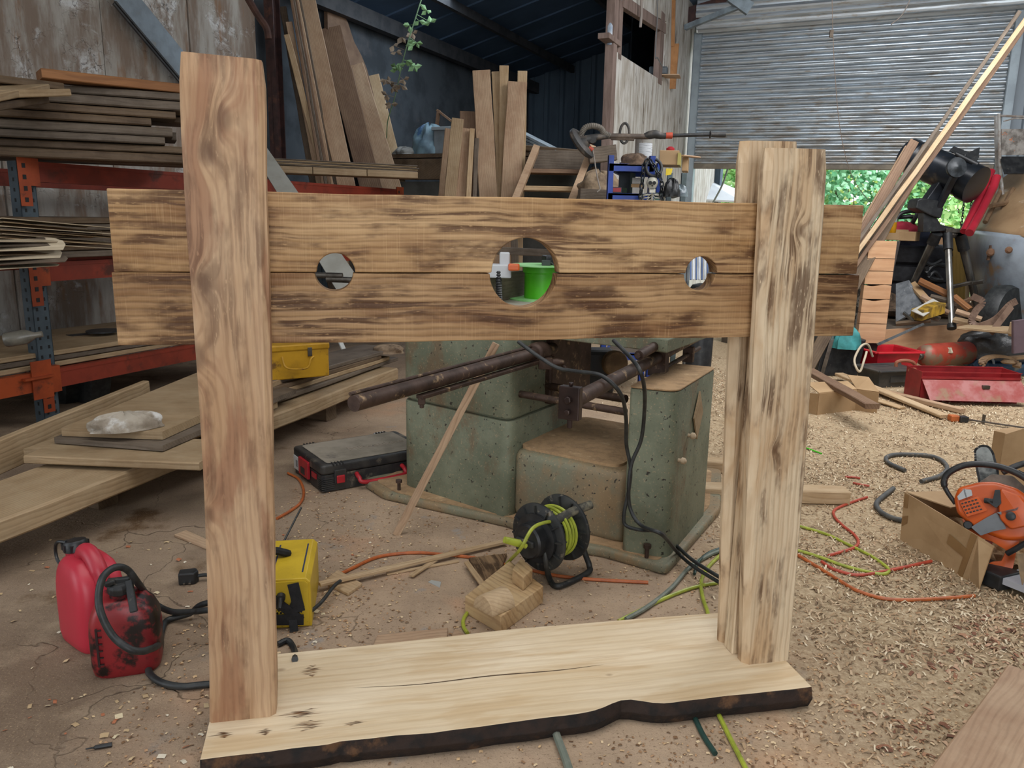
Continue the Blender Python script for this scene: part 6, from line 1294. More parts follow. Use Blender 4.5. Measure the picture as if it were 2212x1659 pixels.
for i in range(n_): 
    t0_, t1_ = -2.3 + i * .16, -2.3 + (i + 1) * .16; c_ = Vector((pc.x, 5.15, s0z)); r_ = .0588; m.add([c_ + Vector((math.cos(t0_) * r_, math.sin(t0_) * r_, hT * .3)), c_ + Vector((math.cos(t1_) * r_, math.sin(t1_) * r_, hT * .3)), c_ + Vector((math.cos(t1_) * r_, math.sin(t1_) * r_, hT * .85)), c_ + Vector((math.cos(t0_) * r_, math.sin(t0_) * r_, hT * .85))], [(0, 1, 2, 3)])
m.build('printed_label', plain('faint_print', '#c3c6c9', '#8b9096', .5, scale=60, st=(.2, .2, 2.5), lo=.5, hi=.6), can_)
cb2 = boxon('open_carton', 1423, 1468, 325, 366, 5.05, .25, CARD, 'brown cardboard carton with a yellow taped edge on the shelving behind the chain', 'carton', lv=s0z)
m = MB(); a = at(1462, 366, 5.045); b = at(1470, 330, 5.045); m.obox((a.x, 5.04, s0z), (b.x - a.x, 0, 0), (.06, .25, 0), (0, 0, b.z - s0z)); m.build('yellow_edge', plain('yellow_tape', '#a79c55', '#8f8448'), cb2)
boxon('side_carton', 1472, 1487, 338, 372, 5.3, .2, CARD, 'small carton at the right end of the shelving, in front of the doorway', 'carton', lv=s0z - .02)
board('thin_lath', W_FRESH, at(1470, 336, 5.2) , at(1506, 340, 5.4), .05, .01, label='thin lath end projecting over the right carton of the shelving', cat='lath')
m = MB(); xx = at(1500, 400, 5.1).x; m.obox(Vector((xr + .0, Yb + .1, zl[0] - .16)), (xx - xr - .06, .1, 0), (.05, .5, 0), (0, 0, .02)); m.bar((xr + .22, 5.1, 0), (xr + .22, 5.1, zl[0] - .02), .03, .03, up=(1, 0, 0)); m.bar((xr + .13, 5.1, 0), (xr + .13, 5.1, zl[0] - .02), .03, .03, up=(1, 0, 0)); tag(m.build('side_table', plain('grey_blue_stand', '#5c6b70', '#44504f', .7, scale=8)), 'grey stand beside the right side of the blue shelving', 'stand')
m = MB(); a = at(1440, 366, 4.98); ply(m, [at(1439, 364, 4.96), at(1453, 364, 4.96), at(1450, 377, 4.95), at(1438, 379, 4.95)], .004); tag(m.build('yellow_cloth', plain('yellow_cloth', '#d8bd18', '#c3a812')), 'small yellow cloth hanging from the shelf edge behind the chain', 'cloth')
blob('dusty_scraps', at(1370, 357, 5.05), .09, .06, .07, plain('brown_scraps', '#7b6553', '#4c3d33', .9, scale=20, bump=.8), 'heap of brown scraps on the top of the blue shelving, left of the tin', 'scraps', 6)
m = MB(); m.lathe([(.022, 0), (.026, .005), (.026, .02), (.012, .03)], Vector((at(1451, 330, 5.1).x, 5.15, at(1451, 326, 5.1).z)), UP, 14); tag(m.build('red_pot', REDP, smooth=True), 'small red pot on top of the brown cardboard carton', 'pot')

# skeleton decoration with chain
Yk = 4.93; BONE = plain('ivory_bone_plastic', '#c9c7ba', '#aaa799', .5, scale=14)
sk = thing('toy_skeleton', 'small ivory plastic skeleton hanging with dark chains in front of the blue shelving', 'skeleton', at(1408, 440, Yk))
def SK(u, v, dy=0): return at(u, v, Yk + dy)
m = MB(); hc_ = SK(1409, 396); rs = .040
vs = []; fs = []; nn, KK = 22, 16
for i in range(KK + 1):
    th_ = math.pi * i / KK
    for k in range(nn):
        t = 2 * math.pi * k / nn; x = math.sin(th_) * math.cos(t); y = math.sin(th_) * math.sin(t); z = math.cos(th_)
        w1 = 1.0 if z > -.1 else 1 - .42 * min(1, (-z - .1) / .7); vs.append(hc_ + Vector((x * .036 * w1, y * .040 * w1, z * .040 + (-.008 if z < -.3 else 0))))
for i in range(KK):
    for k in range(nn): fs.append((i * nn + k, i * nn + (k + 1) % nn, (i + 1) * nn + (k + 1) % nn, (i + 1) * nn + k))
m.add(vs, fs); m.box(hc_ + Vector((-.002, -.018, -.046)), (.036, .034, .022)); skl = m.build('skull', BONE, sk, smooth=True)
m = MB()
for e in (-.014, .010): m.lathe([(.010, 0), (.0115, .003), (.0115, .008)], hc_ + Vector((e - .004, -.033, .001)), (-.1, -1, 0), 12)
m.lathe([(.004, 0), (.006, .005)], hc_ + Vector((-.006, -.034, -.016)), (0, -1, 0), 6); m.box(hc_ + Vector((-.004, -.036, -.034)), (.024, .006, .003)); m.build('eye_sockets', plain('socket_black', '#0b0b0b'), skl)
m = MB()
m.tube([SK(1409, 412), SK(1408, 445, .02), SK(1407, 480, .02)], .006, 8)
for i in range(5):
    zc = SK(1408, 421 + i * 6).z; xc = SK(1408, 420).x; w_ = .052 + .005 * i
    for sgn in (-1, 1): m.tube([Vector((xc, Yk + .03, zc + .008))] + [Vector((xc + sgn * w_ * math.sin(t), Yk - .025 * math.cos(t * 1.0) * 1.0, zc - .010 * (1 - math.cos(t)))) for t in np.linspace(2.6, .3, 8)], .0032, 6)
m.tube([SK(1384, 423), SK(1398, 420), SK(1420, 420), SK(1434, 424)], .0045, 6); m.tube([SK(1384, 423), SK(1381, 445), SK(1383, 470)], .005, 6); m.tube([SK(1434, 424), SK(1437, 445), SK(1436, 470)], .005, 6)
m.build('rib_cage', BONE, sk, smooth=True)
CH = plain('dark_chain', '#34373b', '#1d1f22', .35, .7, scale=20)
def chain(nm, P, label, r=.014, w_=.004, step=.026):
    P = smooth_path(P, 10); m = MB(); acc = 0; last = P[0]; k = 0
    for i in range(1, len(P)):
        while (P[i] - last).length >= step:
            d = (P[i] - last).normalized(); c = last + d * step / 2; s_ = d.cross(Vector((0, -1, 0)) if k % 2 else Vector((.7, -.7, 0))).normalized()
            m.tube([c + d * r * math.cos(t) * 1.25 + s_ * r * .62 * math.sin(t) for t in [2 * math.pi * j / 10 for j in range(10)]], w_, 5, closed=True); last = last + d * step; k += 1
    return tag(m.build(nm, CH, smooth=True), label, 'chain')
Yc = 4.9
chain('dark_chain', [at(1398, 343, Yc), at(1390, 360, Yc), at(1388, 390, Yc), at(1384, 420, Yc), at(1382, 460, Yc)], 'dark steel chain hanging to the left of the toy skeleton', .016, .005, .030)
chain('dark_chain', [at(1404, 345, Yc), at(1420, 372, Yc), at(1430, 395, Yc), at(1428, 420, Yc), at(1436, 455, Yc)], 'dark steel chain hanging to the right of the toy skeleton', .016, .005, .030)
m = MB(); hcc = at(1412, 362, 4.94); m.tube([hcc + Vector((math.cos(t) * .048, math.sin(t) * .02, math.sin(t) * .052)) for t in np.linspace(2.2, 7.6, 30)], .010, 10); tag(m.build('black_ring', BLACKP, smooth=True), 'thick black rubber ring hanging above the toy skeleton', 'ring')
blob('black_bundle', at(1450, 425, 4.9), .05, .05, .10, BLACKP, 'black shiny bundle hanging at the right of the toy skeleton', 'bundle', 8)
blob('grey_bundle', at(1465, 425, 5.0), .06, .05, .07, plain('pale_glassy_grey', '#7e8b8f', '#566168', .3, scale=10, bump=.6), 'pale grey crumpled plastic at the right of the black bundle', 'plastic', 10)

# ------------------------------------------------------------------ long-neck drywall sander lying across
Yd = 4.9; sn = thing('wall_sander', 'long-necked dusty black wall sander with orange collars, lying across above the steps and the tin', 'sander', at(1400, 296, Yd))
DB = plain('dusty_tool_black', '#2c2b2a', '#6a6056', .6, scale=12, lo=.45, hi=.7)
def D(u, v, dy=0): return at(u, v, Yd + dy)
m = MB(); m.tube([D(1318, 294), D(1400, 295)], .016, 14); m.tube([D(1320, 299), D(1370, 301)], .010, 8); m.build('neck_tube', plain('brown_dusty_tube', '#6a5c50', '#4d423a', .6, scale=14), sn, smooth=True)
m = MB(); m.tube([D(1448, 293), D(1532, 291)], .011, 14); m.build('pole', BLACKP, sn, smooth=True)
m = MB(); m.tube([D(1438, 293), D(1452, 293)], [.018, .019], 14); m.tube([D(1272, 318), D(1280, 325)], [.012, .014], 10); tag(m.build('collar', plain('orange_collar', '#c04a2c', '#a83f26', .5), sn, smooth=True), 'orange collar')
m = MB(); m.tube(smooth_path([D(1392, 294), D(1402, 292), D(1415, 290), D(1425, 293), D(1438, 294)], 4), [.016, .018, .02, .022, .024, .025, .025, .025, .025, .024, .024, .022, .02, .02, .018, .018, .018], 14); m.build('motor_grip', DB, sn, smooth=True)
m = MB(); m.tube([D(1532, 291), D(1534, 291), D(1536, 291), D(1567, 291)], [.012, .024, .014, .015], 14); m.build('end_grip', DB, sn, smooth=True)
m = MB(); m.tube([Vector((D(1349, 288).x + .028 * math.cos(t), Yd, D(1349, 288).z + .058 * math.sin(t))) for t in [2 * math.pi * j / 24 for j in range(24)]], .008, 8, closed=True); m.build('loop_handle', DB, sn, smooth=True)
hp = smooth_path([D(1318, 294), D(1305, 288), D(1297, 277), D(1280, 272), D(1265, 276), D(1257, 287), D(1252, 298)], 8); m = MB(); m.tube(hp, [.017 + .0022 * (i % 2) for i in range(len(hp))], 12); m.build('ribbed_hose', plain('ribbed_grey_hose', '#6d665c', '#544e47', .7, scale=20), sn, smooth=False)
m = MB(); cH = D(1257, 310); axd = Vector((.75, -.35, .62)).normalized(); m.lathe([(.03, -.025), (.09, -.02), (.105, -.008), (.105, .010), (.095, .016), (.04, .02), (.02, .05)], cH, axd, 32); m.build('sanding_head', DB, sn, smooth=True)
m = MB(); m.tube([cH + axd * .03, D(1290, 296), D(1318, 294)], [.03, .02, .015], 10); m.lathe([(.02, 0), (.026, .01), (.02, .03)], D(1279, 303), (0, -1, 0), 14); m.build('pivot_arm', DB, sn, smooth=True)
cable('hanging_cord', [D(1280, 322), D(1284, 345), D(1288, 370), D(1293, 395), D(1296, 408), D(1290, 415)], .004, plain('grey_cord', '#8b837b'), '', parent=sn)

# ------------------------------------------------------------------ on the partition: bottle, speaker, hanging bits
bo = pw(1326, 84) - A * .03; bt2 = thing('spray_bottle', 'white plastic bottle with a dark nozzle on the ledge of the partition opening', 'bottle', bo)
m = MB(); m.lathe([(.030, -.02), (.032, -.01), (.032, .13), (.022, .16)], bo - UP * .03, UP, 16); m.build('bottle_body', plain('white_blue_bottle', '#b9c1c8', '#8fa0b4', .4, scale=12), bt2, smooth=True); m = MB(); m.lathe([(.022, .16), (.018, .17), (.006, .20)], bo - UP * .03, UP, 12); m.build('nozzle', plain('brown_nozzle', '#4a3f38'), bt2, smooth=True)
sp0 = pw(1436, 172); so2 = sp0 + A * .14; spk = thing('small_speaker', 'small dark grey portable speaker on a little shelf at the partition opening', 'speaker', so2)
zs = at(1420, 163, so2.y).z; z1s_ = at(1420, 145, so2.y).z; so2.z = zs; xa = at(1400, 155, so2.y).x; xb = at(1439, 155, so2.y).x
m = MB(); m.obox((xa, so2.y - .05, zs), (xb - xa, -.02, 0), (.02, .07, 0), (0, 0, z1s_ - zs)); m.build('speaker_case', plain('grey_speaker', '#4e565c', '#41484d', .5), spk, bevel=.015); m = MB(); m.lathe([(.012, 0), (.035, .0), (.04, .004), (.042, .006)], (xa + (xb - xa) * .52, so2.y - .064, (zs + z1s_) / 2), (0, -1, 0), 20); m.build('speaker_cone', plain('dark_cone', '#2e3337', '#3a3f43', .5), spk, smooth=True)
sheet('speaker_shelf', [(xa + .05, so2.y - .09, zs - .012), (xb + .12, so2.y - .12, zs - .012), (xb + .18, so2.y + .10, zs - .012), (xa + .08, so2.y + .1, zs - .012)], .010, W_FRESH, label='little triangular wooden shelf under the small speaker', cat='shelf')
m = MB(); q0 = pw(1452, -10) + A * .012; q1 = pw(1450, 100) + A * .012; q2 = pw(1447, 192) + A * .012; m.bar(q1, q0, .02, .05, up=A); m.bar(q2, pw(1451, 95) + A * .03, .03, .10, up=A); tag(m.build('orange_strip', plain('orange_stained_ply', '#b58354', '#996a40', .7, scale=6)), 'orange-brown wooden strip fixed on the whitish boards right of the opening', 'strip')
cable('hanging_rod', [pw(1374, -10) + A * .05, pw(1374, 30) + A * .05, pw(1372, 60) + A * .05], .012, plain('pale_cord', '#8f857d'), 'pale rod hanging down in the partition opening', 'rod')
cable('hanging_wire', [pw(1408, -10) + A * .05, pw(1409, 40) + A * .05, pw(1405, 120) + A * .05, pw(1408, 126) + A * .06, pw(1414, 145) + A * .08], .006, plain('dark_grey_wire', '#6a6a6a'), 'thin wire hanging down beside the small speaker', 'wire')
cable('door_wire', [at(1797, -20, 7.5), at(1799, 60, 7.5), at(1803, 150, 7.5), at(1815, 280, 7.6), at(1840, 380, 7.7), at(1885, 445, 7.8), at(1900, 470, 7.8)], .003, plain('light_brown_string', '#7d6d60'), 'long thin string hanging from the roof in front of the shutter', 'string')
m = MB(); m.box(at(1796, 73, 7.45), (.03, .02, .06)); tag(m.build('string_toggle', W_OLD2), 'little wooden toggle on the long string before the shutter', 'toggle')
cable('roof_stick', [at(1975, -20, 7.0), at(1950, 30, 7.0), at(1925, 53, 7.0)], .005, plain('grey_stick', '#6b635c'), 'thin stick hanging from the roof in front of the shutter roll', 'stick')
# ------------------------------------------------------------------ right background
JG = 'long battens leaning at the right'
def lean2(nm, mat, t, bt, Y0, Y1, w, th, label, group=JG, **kw):
    a = at(t[0], t[1], Y0); b = at(bt[0], bt[1], Y1); b = a + (b - a) * ((a.z - .02) / (a.z - b.z)); return board(nm, mat, b, a, w, th, up=(-.2, -1, .2), label=label, cat='batten', group=group, ch=.003, **kw)
lean2('leaning_batten', W_OLD2, (2203, 25), (1868, 500), 6.1, 5.9, .028, .02, 'longest grey batten leaning at the right, its tip near the top of the shutter')
lean2('leaning_batten', W_FRESH2, (2230, 22), (1880, 505), 6.0, 5.85, .034, .022, 'long pale batten leaning at the right, just in front of the grey one')
lean2('leaning_batten', W_BROWN, (2225, 42), (1892, 512), 6.05, 5.9, .03, .025, 'long brownish batten under the pale one, leaning at the right')
lean2('leaning_batten', W_OLD2, (2128, 172), (1885, 520), 6.2, 5.95, .03, .03, 'thin rough weathered stick leaning under the long battens')
lean2('leaning_batten', W_BROWN, (1975, 305), (1864, 500), 6.25, 6.0, .07, .025, 'brown wide board with a pointed top behind the long battens')
lean2('leaning_batten', W_OLD2, (2028, 284), (1878, 515), 6.3, 6.05, .06, .025, 'dark weathered board between the long battens')
lean2('leaning_batten', W_FRESH, (1960, 318), (1858, 490), 6.35, 6.15, .04, .025, 'short pale-brown board leaning leftmost among the battens')
lean2('leaning_batten', W_OLD, (2005, 318), (1892, 525), 6.15, 5.95, .09, .03, 'broad dark board lowest among the leaning battens')
# panel edge and stepped plywood tower
Yp = 5.9
pwt = thing('stacked_panel_tower', 'tall narrow tower of stacked plywood off-cuts with wavy dark gaps, right of the pillory boards', 'panel', (at(1890, 700, Yp).x, Yp, 0))
e = [520, 559, 586, 615, 647, 676, 700, 742]; 
for k in range(7):
    v0, v1 = e[k], e[k + 1] - 1.5
    def xx(v, s): return (1879 if s == 0 else 1938) + ((1851 - 1879) if s == 0 else (1910 - 1938)) * (v - 520) / 222
    z1 = at(1900, v0, Yp).z; z0 = at(1900, v1, Yp).z; z0 = max(z0, .002); g_ = .008 if k in (3, 4) else .003
    P = [at(xx(v1, 0), v1, Yp), at(xx(v1, 1), v1, Yp), at(xx(v0, 1), v0, Yp), at(xx(v0, 0), v0, Yp)]
    Mq = frame(P[0], (1, 0, 0), (0, 0, 1)); m = MB(); w_ = (P[1] - P[0]).x; h_ = P[2].z - P[0].z; top = [(P[2].x - P[0].x - w_ * 0 - t * (P[2].x - P[3].x), h_ - g_ * (1 + .9 * math.sin(t * 7 + k) * (1 if k in (3, 4) else .2))) for t in np.linspace(0, 1, 9)]
    poly = [(0, 0), (w_, 0)] + top; m.prism(poly, .05, o=(0, 0, -.05)); m.build('plywood_piece', W_PLY, pwt, M=Mq)
m = MB(); b0_ = at(1852, 742, Yp); m.obox((at(1851, 742, Yp).x - .005, Yp + .052, .0), (.17, 0, 0), (0, .02, 0), (.10, 0, at(1879, 520, Yp).z)); tag(m.build('backing_board', plain('dark_backing', '#2b2421', '#3a312c', .8), pwt), 'dark backing behind the plywood pieces')
sheet('striped_board', [at(1845, 762, 6.15), at(1852, 765, 6.1), at(1880, 512, 6.1), at(1871, 512, 6.15)], .03, plain('flaking_white_edge', '#b2b2ae', '#3f3c38', .6, scale=14, st=(1, 1, 6), lo=.48, hi=.54), label='panel edge with flaking white and black stripes, left of the plywood tower', cat='panel')
# low plywood box front with junk heap platform
jb = thing('plywood_platform', 'low platform of plywood sheet holding a heap of junk under the telescope', 'platform', at(1980, 745, 6.0))
pA = at(1852, 745, 6.05); pB = at(2095, 745, 6.75); pA.z = 0; pB.z = 0; zt = at(1980, 706, 6.4).z
pd = (pB - pA).normalized(); pn = UP.cross(pd)
m = MB(); m.obox((0, -.02, 0), ((pB - pA).length, 0, 0), (0, .02, 0), (0, 0, zt)); m.build('front_board', W_PLY, jb, M=frame(pA, pd, pn))
m = MB(); m.obox(pA, pd * 2.1, pn * 1.5, UP * (zt - .02)); m.build('platform_body', plain('dusty_junk_base', '#6b5c4c', '#4c4238', .9, scale=5, bump=.5), jb)
# telescope on tripod
Yt = 6.8
tel = thing('telescope', 'large black reflector telescope pointing up left on a steel tripod, on the plywood platform', 'telescope', (at(2055, 700, Yt).x, Yt, zt))
TB = plain('black_tube_gloss', '#1d2229', '#15181c', .3, .1, scale=5, c3='#5d5040', s3=3, l3=.58, h3=.75)
def T(u, v, dy=0): return at(u, v, Yt + dy)
t0 = T(1985, 345, .25); t1 = T(2098, 395, -.15); ax_ = (t1 - t0).normalized()
m = MB(); m.lathe([(.135, -.12), (.145, -.12), (.145, .0), (.150, .0), (.150, .0), (.145, .01), (.145, (t1 - t0).length - .04), (.155, (t1 - t0).length - .04), (.155, (t1 - t0).length + .05), (.10, (t1 - t0).length + .06)], t0, ax_, 40); m.build('telescope_tube', TB, tel, smooth=True)
m = MB(); m.lathe([(.146, .0), (.147, .12), (.147, .26), (.146, .27)], t0 + ax_ * .0, ax_, 40); 
m = MB(); fm = T(2066, 362, -.32); m.lathe([(.0, -.02), (.075, -.02), (.082, 0), (.078, .012), (.05, .014), (.03, .02), (.012, .03)], fm, (0, -1, .1), 28); m.build('altitude_wheel', plain('dark_wheel_metal', '#2c2f31', '#44474a', .35, .4, scale=18), tel, smooth=True)
m = MB(); upv = Vector((0, 0, 1)); fA = T(2065, 332, -.1); fB = T(2112, 356, -.2); m.tube([fA, fA.lerp(fB, .7), fB], [.018, .02, .022], 14); m.lathe([(.012, 0), (.012, .03)], fA.lerp(fB, .4), UP, 8); m.bar(T(2070, 345, -.1), T(2080, 338, -.1), .04, .05); m.build('finder_scope', BLACKP, tel, smooth=True)
m = MB(); ply(m, [T(2052, 326, 0), T(2062, 316, 0), T(2116, 338, 0), T(2108, 352, 0)], .02); ply(m, [T(2092, 331, .05), T(2117, 318, .05), T(2113, 346, .05)], .02); m.box(T(2088, 352, 0), (.10, .05, .06)); m.build('bracket', BLACKP, tel)
m = MB(); m.bar(T(1995, 452, 0), T(2050, 375, 0), .10, .10, up=(0, -1, 0)); m.bar(T(2026, 450, -.05), T(2062, 380, -.2), .05, .05, up=(0, -1, 0)); m.build('fork_arm', plain('blue_black_metal', '#262a31', '#1b1d22', .4, .2, scale=12), tel, bevel=.008)
m = MB(); m.prism([(p.x, p.z) for p in [T(1972, 432), T(1982, 428), T(2020, 434), T(2028, 452), T(2022, 472), T(2005, 468), T(1968, 450)]], .16, o=(0, Yt - .08, 0), ex=(1, 0, 0), ey=(0, 0, 1), ez=(0, 1, 0)); m.build('drive_base', BLACKP, tel, bevel=.01)
m = MB(); m.prism([(p.x, p.z) for p in [T(1989, 460), T(2018, 472), T(2026, 485), T(2055, 492), T(2058, 497), T(2000, 501), T(1988, 501)]], .10, o=(0, Yt - .05, 0), ex=(1, 0, 0), ey=(0, 0, 1), ez=(0, 1, 0)); m.build('wedge', BLACKP, tel, bevel=.004)
m = MB(); m.box(T(2060, 498), (.20, .14, .035)); m.lathe([(.05, -.03), (.07, 0), (.05, .03)], T(2050, 506), UP, 16); hd = m.build('tripod_head', DSTEEL, tel, bevel=.003)
for (p, q_, r0, r1) in ((T(2022, 508, -.02), T(1970, 615, .25), .035, .024), (T(2047, 510, -.05), T(2056, 712, -.50), .026, .024), (T(2075, 510, .02), T(2118, 690, .15), .035, .026)):
    q2_ = Vector(q_); 
    if q2_.z < zt + .01: q2_ = p + (q2_ - p) * ((p.z - zt - .01) / (p.z - q2_.z))
    m = MB(); m.tube([p, p.lerp(q2_, .10), p.lerp(q2_, .12), q2_], [r0 + .006, r0 + .004, r0, r1], 12); lg = m.build('tripod_leg', plain('chrome_grey_leg', '#8c8a85', '#5f5b55', .3, .8, scale=8, st=(1, 1, .3)), tel, smooth=True)
    m = MB(); m.lathe([(r1 + .01, -.01), (r1 + .012, 0), (r1 + .01, .03)], q2_, (p - q2_), 12); m.build('rubber_foot', BLACKR, lg, smooth=True); m = MB(); m.tube([p + (p - q2_).normalized() * .02, p.lerp(q2_, .16)], r0 + .012, 12); m.build('leg_collar', BLACKP, lg, smooth=True)
chain('shutter_chain', [at(2086, 400, 8.2), at(2082, 440, 8.2), at(2076, 500, 8.2)], 'left strand of thin pale hanging chain beside the doorway at the right', .016, .004, .028)
chain('shutter_chain', [at(2101, 395, 8.2), at(2098, 440, 8.2), at(2090, 500, 8.2)], 'right strand of thin pale hanging chain beside the doorway at the right', .016, .004, .028)
# tyres stack, bottle, clutter behind
for k in range(3):
    v = (548, 588, 625)[k]; c_ = at(1965, v, 7.5); m = MB(); m.lathe([(.16, -.0), (.30, -.005), (.345, .02), (.36, .08), (.345, .15), (.30, .175), (.16, .17)], Vector((c_.x, c_.y, c_.z - .085)), UP, 40); ty = tag(m.build('tyre', plain('tyre_rubber', '#26262a', '#35353a', .7, scale=20), smooth=True), f'black car tyre in the pile behind the plywood tower, {("topmost", "middle", "lowest")[k]}', 'tyre')
m = MB(); tz = at(1965, 650, 7.5).z; m.obox((at(1925, 600, 7.4).x, 7.2, 0), (.75, 0, 0), (0, .6, 0), (0, 0, max(.05, tz))); tag(m.build('timber_crate', W_OLD, bevel=.005), 'dark crate under the pile of tyres', 'crate')
bxx = at(1925, 505, 6.9); m = MB(); m.obox((at(1893, 515, 6.9).x, 6.9, at(1893, 518, 6.9).z), (.30, .05, 0), (-.02, .25, 0), (0, 0, .09)); tag(m.build('low_carton', CARD, bevel=.004), 'shallow carton on the tyres under the amber bottle', 'carton')
m = MB(); m.obox((at(1935, 515, 6.95).x, 6.95, at(1935, 520, 6.9).z), (.12, -.1, 0), (.1, .12, 0), (0, 0, .08)); tag(m.build('small_carton', CARD, bevel=.004), 'small skewed carton right of the amber bottle', 'carton')
ab = at(1926, 503, 6.8); bo_ = thing('amber_bottle', 'clear bottle half full of amber liquid on the shallow carton', 'bottle', ab); m = MB(); m.lathe([(.030, 0), (.033, .004), (.033, .09)], ab, UP, 18); tag(m.build('amber_liquid', plain('amber_liquid', '#c08a12', '#a87408', .15), bo_, smooth=True), 'amber liquid'); m = MB(); m.lathe([(.033, .09), (.033, .12), (.015, .15), (.013, .17), (.018, .172), (.018, .2)], ab, UP, 18); m.build('bottle_neck', plain('clear_bottle_glass', '#9da89b', '#7f8a7e', .1), bo_, smooth=True)
GX = 'tangle on the tyres'
m = MB(); 
for (P) in ([at(1930, 485, 7.2), at(1945, 462, 7.2), at(1975, 456, 7.2), at(1990, 470, 7.2)], [at(1935, 470, 7.25), at(1975, 470, 7.2), at(1955, 500, 7.2)], [at(1950, 480, 7.2), at(1965, 505, 7.2), at(1985, 515, 7.2)], [at(1960, 500, 7.2), at(1975, 475, 7.1), at(1985, 455, 7.1)]): m.tube(smooth_path(P, 5), .018, 8)
tag(m.build('folding_frame', BLACKP, smooth=True), 'black tubular folding frame silhouetted in the doorway below the telescope', 'frame')
blob('red_rag', at(1950, 500, 7.15), .16, .08, .08, plain('crimson_cloth', '#a2263a', '#84202f', .8, scale=8, bump=.5), 'crimson cloth on the tyres behind the amber bottle', 'cloth', 7)
blob('navy_cloth', at(1985, 530, 7.1), .17, .10, .12, plain('navy_cloth', '#252c40', '#1c2130', .8, scale=8, bump=.5), 'navy blue cloth draped over the tyres under the telescope', 'cloth', 15)
# boards behind tripod
board('upright_sheet', W_PLY, at(2025, 600, 7.9), at(2025, 505, 7.9), .42, .02, up=(0, -1, 0), label='brown plywood sheet standing behind the tripod legs', cat='sheet')
board('upright_post', wood('yellowed_board', '#a98a4a', '#92753c', '#73592c', .5, freq=30), at(2068, 660, 7.6), at(2072, 505, 7.6), .13, .04, up=(0, -1, 0), label='yellowed board standing behind the right tripod leg', cat='board')
board('upright_post', W_FRESH2, at(2086, 660, 7.65), at(2090, 505, 7.65), .05, .04, up=(0, -1, 0), label='narrow pale post right of the yellowed board', cat='post')
# junk heap on the platform
def on(u, v, z=None):
    z = zt if z is None else z; return fl(u, v, z)
foil = tag(sheet('foil_sheet', [on(1934, 700) + UP * .02, at(1997, 660, 6.5), at(1970, 618, 6.8), at(1935, 612, 6.8)], .02, plain('crinkled_silver_foil', '#b4b6b8', '#8d9093', .25, .7, scale=14, bump=1., bs=20)), 'crinkled silver foil board leaning on the junk beside the plywood tower', 'foil board')
tag(sheet('brown_flap', [at(1962, 618, 6.75), at(1998, 658, 6.45), at(2010, 650, 6.5), at(1975, 612, 6.8)], .02, CARD), 'brown card strip behind the silver foil board', 'cardboard')
tag(sheet('white_sheet', [at(1968, 672, 6.2), at(1995, 684, 6.1), at(2035, 658, 6.3), at(2015, 646, 6.4)], .006, plain('off_white_sheet', '#b7b3aa', '#a09a8f', .6, scale=6)), 'off-white sheet lying on the yellow-edged carton under the telescope', 'sheet')
m = MB(); m.obox(at(1990, 694, 6.15), (.20, .04, .06), (-.03, .12, 0), (0, 0, .085)); tag(m.build('yellow_carton', plain('yellow_printed_carton', '#a58225', '#5f4a1c', .6, scale=10, st=(4, 1, 1)), bevel=.003), 'dented yellow and dark carton under the off-white sheet', 'carton')
tag(sheet('silver_strip', [at(1893, 742, 5.6), at(1897, 747, 5.6), at(1995, 702, 6.0), at(1992, 698, 6.0)], .01, STEEL), 'long bright metal strip sloping across the plywood platform front', 'metal strip')
RS = plain('red_brown_wood', '#8a5c42', '#6d4633', .7, scale=10)
jr = random.Random(21)
junk = [('wooden_jaw', (1985, 606), (2055, 640), .07, W_ORANGE, 'orange-brown notched board sloping behind the tripod'), ('wooden_jaw', (2060, 640), (2095, 668), .06, W_ORANGE, 'second orange-brown board right of the centre tripod leg'),
  ('curved_stick', (1990, 640), (2040, 665), .05, W_FRESH, 'pale curved stick lying under the tripod'), ('metal_bar', (2055, 620), (2100, 610), .025, DSTEEL, 'dull metal bar across behind the tripod'), ('metal_bar', (2095, 612), (2125, 608), .03, DSTEEL, 'knob-ended metal bar right of the tripod'),
  ('timber_scrap', (1985, 676), (2030, 690), .05, W_OLD2, 'grey timber scrap left of the centre tripod foot'), ('timber_scrap', (2060, 690), (2105, 700), .07, W_DUST, 'dusty timber scrap right of the centre tripod foot'), ('timber_scrap', (2065, 672), (2120, 690), .05, W_FRESH, 'pale timber scrap in front of the right tripod leg'),
  ('metal_rod', (1952, 676), (1975, 694), .015, STEEL, 'short shiny rod before the silver foil board'), ('timber_scrap', (1935, 700), (2010, 692), .03, W_OLD, 'dark thin scrap along the front of the platform'), ('timber_scrap', (2000, 655), (2050, 676), .04, W_BROWN, 'brown scrap under the centre of the telescope'),
  ('timber_scrap', (2010, 640), (2062, 652), .04, W_OLD2, 'grey scrap behind the centre tripod leg'), ('timber_scrap', (2075, 655), (2110, 640), .05, W_BROWN, 'brown scrap beside the right tripod leg')]
for k, (nm, p, q_, w_, mt, lab) in enumerate(junk):
    Y_ = 6.55 - (max(p[1], q_[1]) - 640) * .006; a, b = at(*p, Y_ + .1), at(*q_, Y_); 
    board(nm, mt, a, b, w_, .03, label=lab, cat='scrap' if 'scrap' in nm else 'stick' if 'stick' in nm else 'bar' if 'metal' in nm else 'board', up=(jr.uniform(-.3, .3), -.5, 1))
blob('junk_heap', on(2020, 690) + Vector((0, .5, 0)), .62, .36, .20, plain('brown_debris', '#6b5644', '#40342a', .9, scale=9, bump=1., bs=30, c3='#8c7760', s3=14), 'low heap of brown debris under the telescope tripod', 'debris', 33, amp=.25, kind='stuff')
m = MB()
